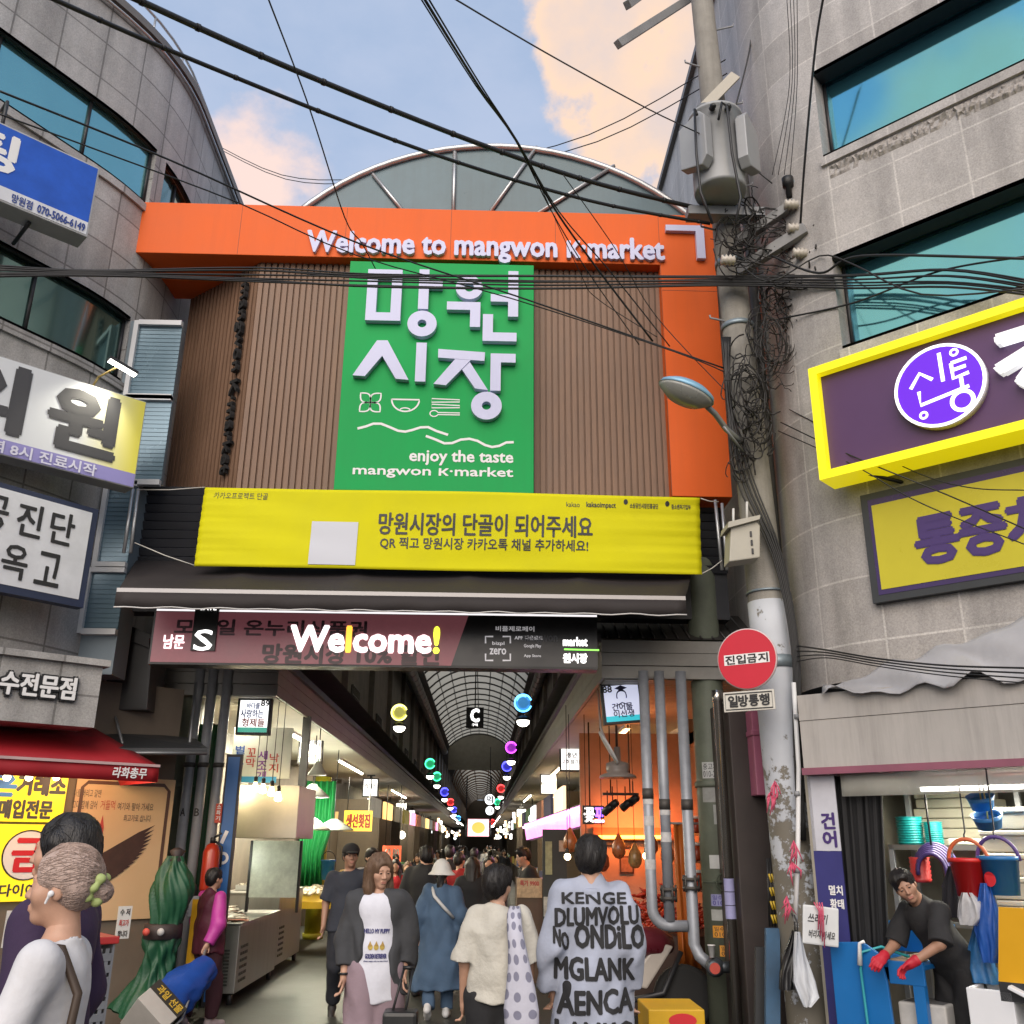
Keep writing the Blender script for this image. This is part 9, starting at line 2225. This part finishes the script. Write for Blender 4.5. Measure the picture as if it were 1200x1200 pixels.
# --- pink jacket and her trolley
r_, i_ = person(253, 1016, 10.5, 140, 'person in maroon jacket with magenta sleeves pulling a blue trolley', dict(kind='top', mat=MAROON, loose=.035, hem=.80, sleeve_mat=PINKC, sleeve=.98, folds=.012, collar=True, collar_mat=PINKC), dict(kind='pants', mat=cloth('wine', (.05, .014, .022)), loose=.02), dict(style='crop', mat=HAIRB), shoes=(.5, .4, .42), near=1, arms={-1: ((-.25, .06, 1.12), (-.22, .16, .90))}, legs=walk(.08))
h_ = wpt(i_, (-.22, .18, .84)); tc = empty('shopping_trolley', PZ(205, 1215, 0), 'blue cloth shopping trolley with a printed carton strapped on its tilted frame', 'trolley')
g0 = PY(180, 1192, 9.6); g1 = PY(252, 1128, 10.25); ax_ = (g1 - g0).normalized(); sd_ = Vector((ax_.z, 0, -ax_.x)).normalized(); dp_ = ax_.cross(sd_).normalized()
m = MB(); rows = []
for j in range(19):
 t_ = j / 18; c = g0.lerp(g1, .22 + .70 * t_) + sd_ * -.02; w = .19 * (1 - .45 * t_ ** 2); rows.append([c + sd_ * w * math.cos(a) * (1 + .10 * math.sin(5 * a + t_ * 9) + .05 * math.sin(11 * a - t_ * 17)) + dp_ * w * .8 * math.sin(a) for a in np.linspace(0, 2 * math.pi, 41)])
m.grid(rows); m.build('bag', mat('trolley_blue', (.012, .06, .30), .4, 0, .2, 5, .2, 30), tc)
TB = Matrix((ax_, dp_, -sd_)).transposed().to_4x4(); TB.translation = g0 - sd_ * .0
m = MB(TB); m.box(-.13, .14, -.20, .20, -.17, .19); bx_ = m.build('carton', mat('carton_grey', (.42, .40, .37), .7), tc, bevel=.006)
m = MB(TB); m.box(.02, .143, -.203, .203, -.173, .193); m.build('carton_print', mat('carton_black', (.03, .026, .02), .6), bx_)
m = MB(); m.tube([g0 + sd_ * .20 + dp_ * .12 - ax_ * .2, g0 + sd_ * .2 + dp_ * .12 + ax_ * .1, h_], .012, 6); m.tube([g0 + sd_ * .20 - dp_ * .12 - ax_ * .2, g0 + sd_ * .2 - dp_ * .12 + ax_ * .1, h_], .012, 6); m.build('frame', GREYP, tc)
for k in (-1, 1):
 c = g0 + sd_ * .22 + dp_ * .17 * k - ax_ * .12; m = MB(); m.lathe([(.02, -.015), (.085, -.015), (.09, 0), (.085, .015), (.02, .015)], 18, (c.x, c.y, .09), 'Y'); m.build('wheel', mat('tyre', (.02, .02, .02)), tc)
m = MB(TB @ Matrix.Translation((.08, -.206, 0)) @ Matrix.Rotation(R(90), 4, 'X') @ Matrix.Rotation(R(-90), 4, 'Z')); letter(m, '과일 선물', -.14, .15, -.04, .04, .001, .03); m.build('lettering', mat('carton_gold', (.55, .36, .04), .5, 0, 0), bx_)
# --- middle distance walkers
person(412, 988, 11.0, 8, 'man in black cap and black tee walking towards us on the left', dict(kind='top', mat=NAV, loose=.025, hem=.86, sleeve=.45), dict(kind='pants', mat=cloth('ink', (.018, .02, .028)), loose=.01), dict(style='crop', mat=HAIRB, hat='cap', hat_mat=CAPM), shoes=(.03, .03, .03), skin=SKIN2, near=1, face=True, male=True, legs=walk(.11, -1), yaw=10)
r_, i_ = person(447, 999, 7.4, 4, 'long haired woman in charcoal jacket, printed white tee and mauve trousers', dict(kind='jacket', name='jacket', mat=CHAR, loose=.028, hem=.80, sleeve=.86, open=.16, folds=.017, neck=.10, inner=dict(mat=cloth('tee', (.62, .63, .70), b=.4), hem=.74)), dict(kind='pants', mat=MAUVE, loose=.055, folds=.012), dict(style='long', mat=HAIRW, len=.33, vol=1.12), near=2, face=True, yaw=26, tilt=12, arms={-1: ((-.215, .03, 1.12), (-.225, -.06, .88)), 1: ((.215, .05, 1.12), (.205, -.03, .90))}, legs=walk(.06))
inn = bpy.data.objects[r_['_in']]
def front(i):
 T = i['T']; y = (T[:3, :3] @ np.array([0, -1.0, 0])); y = Vector(y).normalized()
 def fn(u, z): p = wpt(i, (u, -.9, z)); return p, -y
 return fn
surf_text(inn, front(i_), (('HELLO MY PUPPY', -.09, .09, 1.17, 1.20, 0), ('GOLDEN RETRIEVER', -.075, .075, 1.005, 1.035, 0), ('always happy with my best friend', -.085, .085, .982, .992, 0)), 'tee_lettering', mat('tee_blue', (.04, .04, .16), .6, 0, 0), r_, .004, .05)
surf_text(inn, front(i_), (('●●●', -.06, .06, 1.06, 1.10, 0),), 'tee_print', mat('tee_gold', (.45, .32, .06), .6, 0, .4, 40), r_, .004, 0)
surf_text(inn, front(i_), (('▲ ▲ ▲', -.06, .06, 1.085, 1.12, 0),), 'tee_print', mat('tee_gold2', (.35, .22, .05), .6, 0, .4, 40), r_, .005, 0)
ptube(i_, [tuple(i_['A'][-1][2] + np.array([.032 * math.cos(a), .032 * math.sin(a), .02])) for a in np.linspace(0, 6.28, 14)], .008, 'wrist_strap', BLACK, r_)
sc1 = empty('rolling_case', PZ(466, 1230, 0), 'small black wheeled case with a raised handle beside the long haired woman', 'suitcase')
a, b = PY(479, 1134, 7.2), PY(467, 1184, 7.1); m = MB(); m.tube([a + Vector((-.03, 0, 0)), b + Vector((-.05, 0, -.05))], .009, 6); m.tube([a + Vector((.03, 0, 0)), b + Vector((.04, 0, -.05))], .009, 6); m.tube([a + Vector((-.04, 0, 0)), a + Vector((.04, 0, 0))], .014, 6); m.build('handle', BLACK, sc1)
m = MB(); m.box(b.x - .10, b.x + .13, 7.02, 7.22, .06, b.z); m.build('shell', mat('case_black', (.015, .016, .017), .35), sc1, bevel=.025); m = MB(); [m.lathe([(.04, -.012), (.04, .012)], 12, (b.x + k, 7.1, .04), 'Y') for k in (-.07, .10)]; m.build('wheel', mat('tyre', (.02, .02, .02)), sc1)
r_, i_ = person(518, 1010, 11.0, 176, 'woman in a long denim coat and white bucket hat walking away', dict(kind='coat', name='coat', mat=DENIM, loose=.055, hem=.34, flare=.06, folds=.015), dict(kind='pants', mat=DENIM, loose=.01), dict(style='pony', mat=HAIRB, hat='bucket', hat_mat=HATW), shoes=(.55, .55, .55), near=1, legs=walk(.08))
ptube(i_, [(.10, .06, 1.43), (.06, .175, 1.34), (-.06, .20, 1.22), (-.17, .12, 1.10)], .018, 'bag_strap', cloth('strapw', (.5, .5, .5)), r_)
person(499, 990, 12.4, 165, 'big man in a black tee walking away left of the denim coat', dict(kind='top', mat=BLK, loose=.05, hem=.84, sleeve=.45), dict(kind='pants', mat=BLK, loose=.02), dict(style='crop', mat=HAIRB), near=1, male=True, girth=1.2, yaw=35, face=True, legs=walk(.09, -1))
person(539, 998, 15, 178, 'person in a plain red top walking away beyond the denim coat', dict(kind='top', mat=REDC2, loose=.03), dict(kind='pants', mat=NAV), dict(style='crop', mat=HAIRB), yaw=-30)
person(554, 1003, 12.7, 182, 'woman in a long black coat with loose black hair walking away', dict(kind='coat', name='coat', mat=BLK, loose=.05, hem=.45, flare=.03), dict(kind='pants', mat=BLK), dict(style='long', mat=HAIRB, len=.2))
person(464, 1006, 16, 5, 'person in a bright red top far left of the lane facing us', dict(kind='top', mat=cloth('red2', (.42, .02, .03)), loose=.02), dict(kind='pants', mat=BLK), dict(style='long', mat=HAIRB, len=.25))
person(478, 1009, 17.5, -5, 'dark dressed person with a mask coloured scarf behind the bright red top', dict(kind='top', mat=CHAR, loose=.05), dict(kind='pants', mat=NAV), dict(style='bob', mat=HAIRW))
person(436, 993, 13.4, 30, 'person half hidden behind the man in the black cap', dict(kind='top', mat=WH, loose=.03), dict(kind='pants', mat=BLK), dict(style='short', mat=HAIRB))
person(527, 990, 17, 180, 'tall person in black just left of the plain red top', dict(kind='top', mat=BLK, loose=.03), dict(kind='pants', mat=BLK), dict(style='short', mat=HAIRB), male=True)
person(573, 1002, 15.5, 0, 'person in dark clothes facing us behind the white knit shoulder', dict(kind='top', mat=NAV, loose=.03), dict(kind='pants', mat=BLK), dict(style='long', mat=HAIRB, len=.2))
person(556, 993, 19, 178, 'person in grey far along the lane above the long black coat', dict(kind='top', mat=cloth('grey', (.16, .16, .17)), loose=.03), dict(kind='pants', mat=NAV), dict(style='crop', mat=HAIRB), male=True)
person(624, 991, 14.0, -75, 'vendor in black bending over the booth counter on the right', dict(kind='top', mat=BLK, loose=.03), dict(kind='pants', mat=BLK), dict(style='short', mat=HAIRB), male=True, lean=12, near=1, face=True)
# --- white knit and letter shirt in the foreground
r_, i_ = person(584, 1013, 6.5, 172, 'short haired woman in a cream knit top and black trousers seen from behind', dict(kind='top', mat=CREAMC, loose=.03, hem=.90, sleeve=.5, folds=.010, neck=.07), dict(kind='pants', mat=BLK, loose=.03), dict(style='short', mat=HAIRB, vol=1.14), near=2, yaw=-28, arms={1: ((.215, .03, 1.12), (.23, -.05, .86)), -1: ((-.215, .02, 1.12), (-.21, -.08, .88))})
tm = cloth('tote', (.42, .42, .50)); N_ = tm.node_tree.nodes; L_ = tm.node_tree.links; bs_ = N_['Principled BSDF']; u_ = N_.new('ShaderNodeUVMap'); vo = N_.new('ShaderNodeTexVoronoi'); vo.inputs['Scale'].default_value = .9; vo.inputs['Randomness'].default_value = .25; L_.new(u_.outputs[0], vo.inputs['Vector']); mr = N_.new('ShaderNodeMapRange'); mr.inputs['From Min'].default_value = .30; mr.inputs['From Max'].default_value = .34; L_.new(vo.outputs['Distance'], mr.inputs['Value']); mx = N_.new('ShaderNodeMix'); mx.data_type = 'RGBA'; L_.new(mr.outputs[0], mx.inputs[0]); mx.inputs[6].default_value = (.20, .20, .27, 1); mx.inputs[7].default_value = (.50, .50, .58, 1); L_.new(mx.outputs[2], bs_.inputs['Base Color'])
m = MB(); rows = []
for (z, xa, wd, y) in ((.70, -.19, .075, .19), (.76, -.19, .10, .20), (.86, -.185, .105, .20), (.98, -.18, .085, .20), (1.10, -.17, .062, .195), (1.22, -.155, .045, .19), (1.33, -.135, .036, .165), (1.41, -.125, .034, .105), (1.445, -.12, .034, .04), (1.42, -.12, .034, -.03)):
 rows.append([wpt(i_, (xa + wd * q, y + .03 * (1 - q * q), z)) for q in np.linspace(-1, 1, 9)])
m.sheet(rows, .018); m.uv = [(a * .36, b * 1.3) for a, b in m.uv]; t = m.build('tote_bag', tm); tag(t, 'lilac tote bag printed with grey ovals slung from the cream knit shoulder', 'bag')
r_, i_ = person(692, 980, 6.4, 176, 'man in a pale grey blue shirt covered in black lettering seen from behind', dict(kind='top', mat=GREYB, loose=.045, hem=.52, sleeve=.92, folds=.018, collar=True, flare=.02), dict(kind='pants', mat=BLK, loose=.03), dict(style='short', mat=HAIRB, vol=1.2), near=2, male=True, yaw=-8, tilt=8, arms={1: ((.215, .04, 1.10), (.235, -.06, .86)), -1: ((-.215, .03, 1.10), (-.22, -.04, .86))})
def back(u, z): return Vector((u, 4.2, z)), Vector((0, 1, 0))
LTX = []
for (s, x0, x1, y0, y1, sl) in (('KENGE', 660, 736, 1047, 1060, 0), ('DLUMVOLU', 652, 750, 1064, 1085, .02), ('ONDiLO', 676, 757, 1085, 1112, 0), ('NO', 650, 668, 1092, 1112, -.05), ('MGLANK', 652, 746, 1124, 1150, 0), ('AENCA', 656, 744, 1162, 1190, .02), ('LANKO', 654, 746, 1200, 1226, 0)):
 a, b = PY(x0, (y0 + y1) / 2, 6.2), PY(x1, (y0 + y1) / 2, 6.2); LTX.append((s, a.x, b.x, PY(690, y1, 6.2).z, PY(690, y0, 6.2).z, sl))
surf_text(i_['top'], back, LTX, 'shirt_lettering', mat('shirt_ink', (.018, .018, .02), .8, 0, .2, 20), r_, .0035, .05)
# --- fishmonger
hc = PY(1063, 1036, 7.45); th = R(-74); LN_ = 34
off = Vector((math.sin(th) * .355, -math.cos(th) * .355, 0)); bs2 = Vector((hc.x, hc.y, 0)) - off
r_, i_ = person(1063, 1005, 7.45, -74, 'fishmonger in black tee and red gloves bending over the blue bench', dict(kind='top', mat=BLK, loose=.02, hem=.86, sleeve=.47, glove=cloth('glove', (.45, .012, .03), .6)), dict(kind='pants', mat=cloth('ink2', (.012, .012, .014)), loose=.035), dict(style='short', mat=HAIRB), skin=SKIN2, lean=LN_, near=2, male=True, face=True, yaw=52, tilt=-8, H=1.70, base=bs2, arms={-1: ((-.22, -.36, 1.06), (-.13, -.55, .98)), 1: ((.25, -.34, 1.10), (.13, -.50, .97))})
# --- the far crowd: shared figures, each its own object
cols = [BLK, NAV, CHAR, cloth('beige', (.30, .26, .20)), cloth('olive', (.09, .10, .06)), WH, cloth('blue', (.05, .09, .22))]
protos = []
for k in range(3):
 o, _ = person(560, 1000, 24, (178, 0, 182)[k], 'small far shopper in the crowd deep in the lane', dict(kind='top', mat=cols[k], loose=.03), dict(kind='pants', mat=BLK), dict(style=('crop', 'long', 'bob')[k], mat=HAIRB, **({'len': .2} if k == 1 else {})), male=k == 0); protos.append(o)
def clone(o, loc, rz, top_m):
 c = o.copy(); COL.objects.link(c); c.matrix_world = Matrix.Translation(loc) @ Matrix.Rotation(rz, 4, 'Z')
 for ch in list(o.children_recursive):
  if ch.parent is not o: continue
  d = ch.copy(); COL.objects.link(d); d.parent = c; d.matrix_parent_inverse = ch.matrix_parent_inverse.copy()
  if top_m and ch.name.split('.')[0] == 'shirt': d.data = ch.data.copy(); d.data.materials[0] = top_m
 c['group'] = 'far shoppers deep in the lane'; return c
rnd = random.Random(31)
for o in protos: o['group'] = 'far shoppers deep in the lane';
protos[0].location = (-1.1, 21.5, 0); protos[1].location = (.3, 22.5, 0); protos[2].location = (-.4, 20.5, 0)
for i in range(26): clone(protos[i % 3], Vector((rnd.uniform(-1.9, .9), 22 + i * 1.7, 0)), R(rnd.choice((0, 180)) + rnd.uniform(-25, 25)), cols[i % 7])
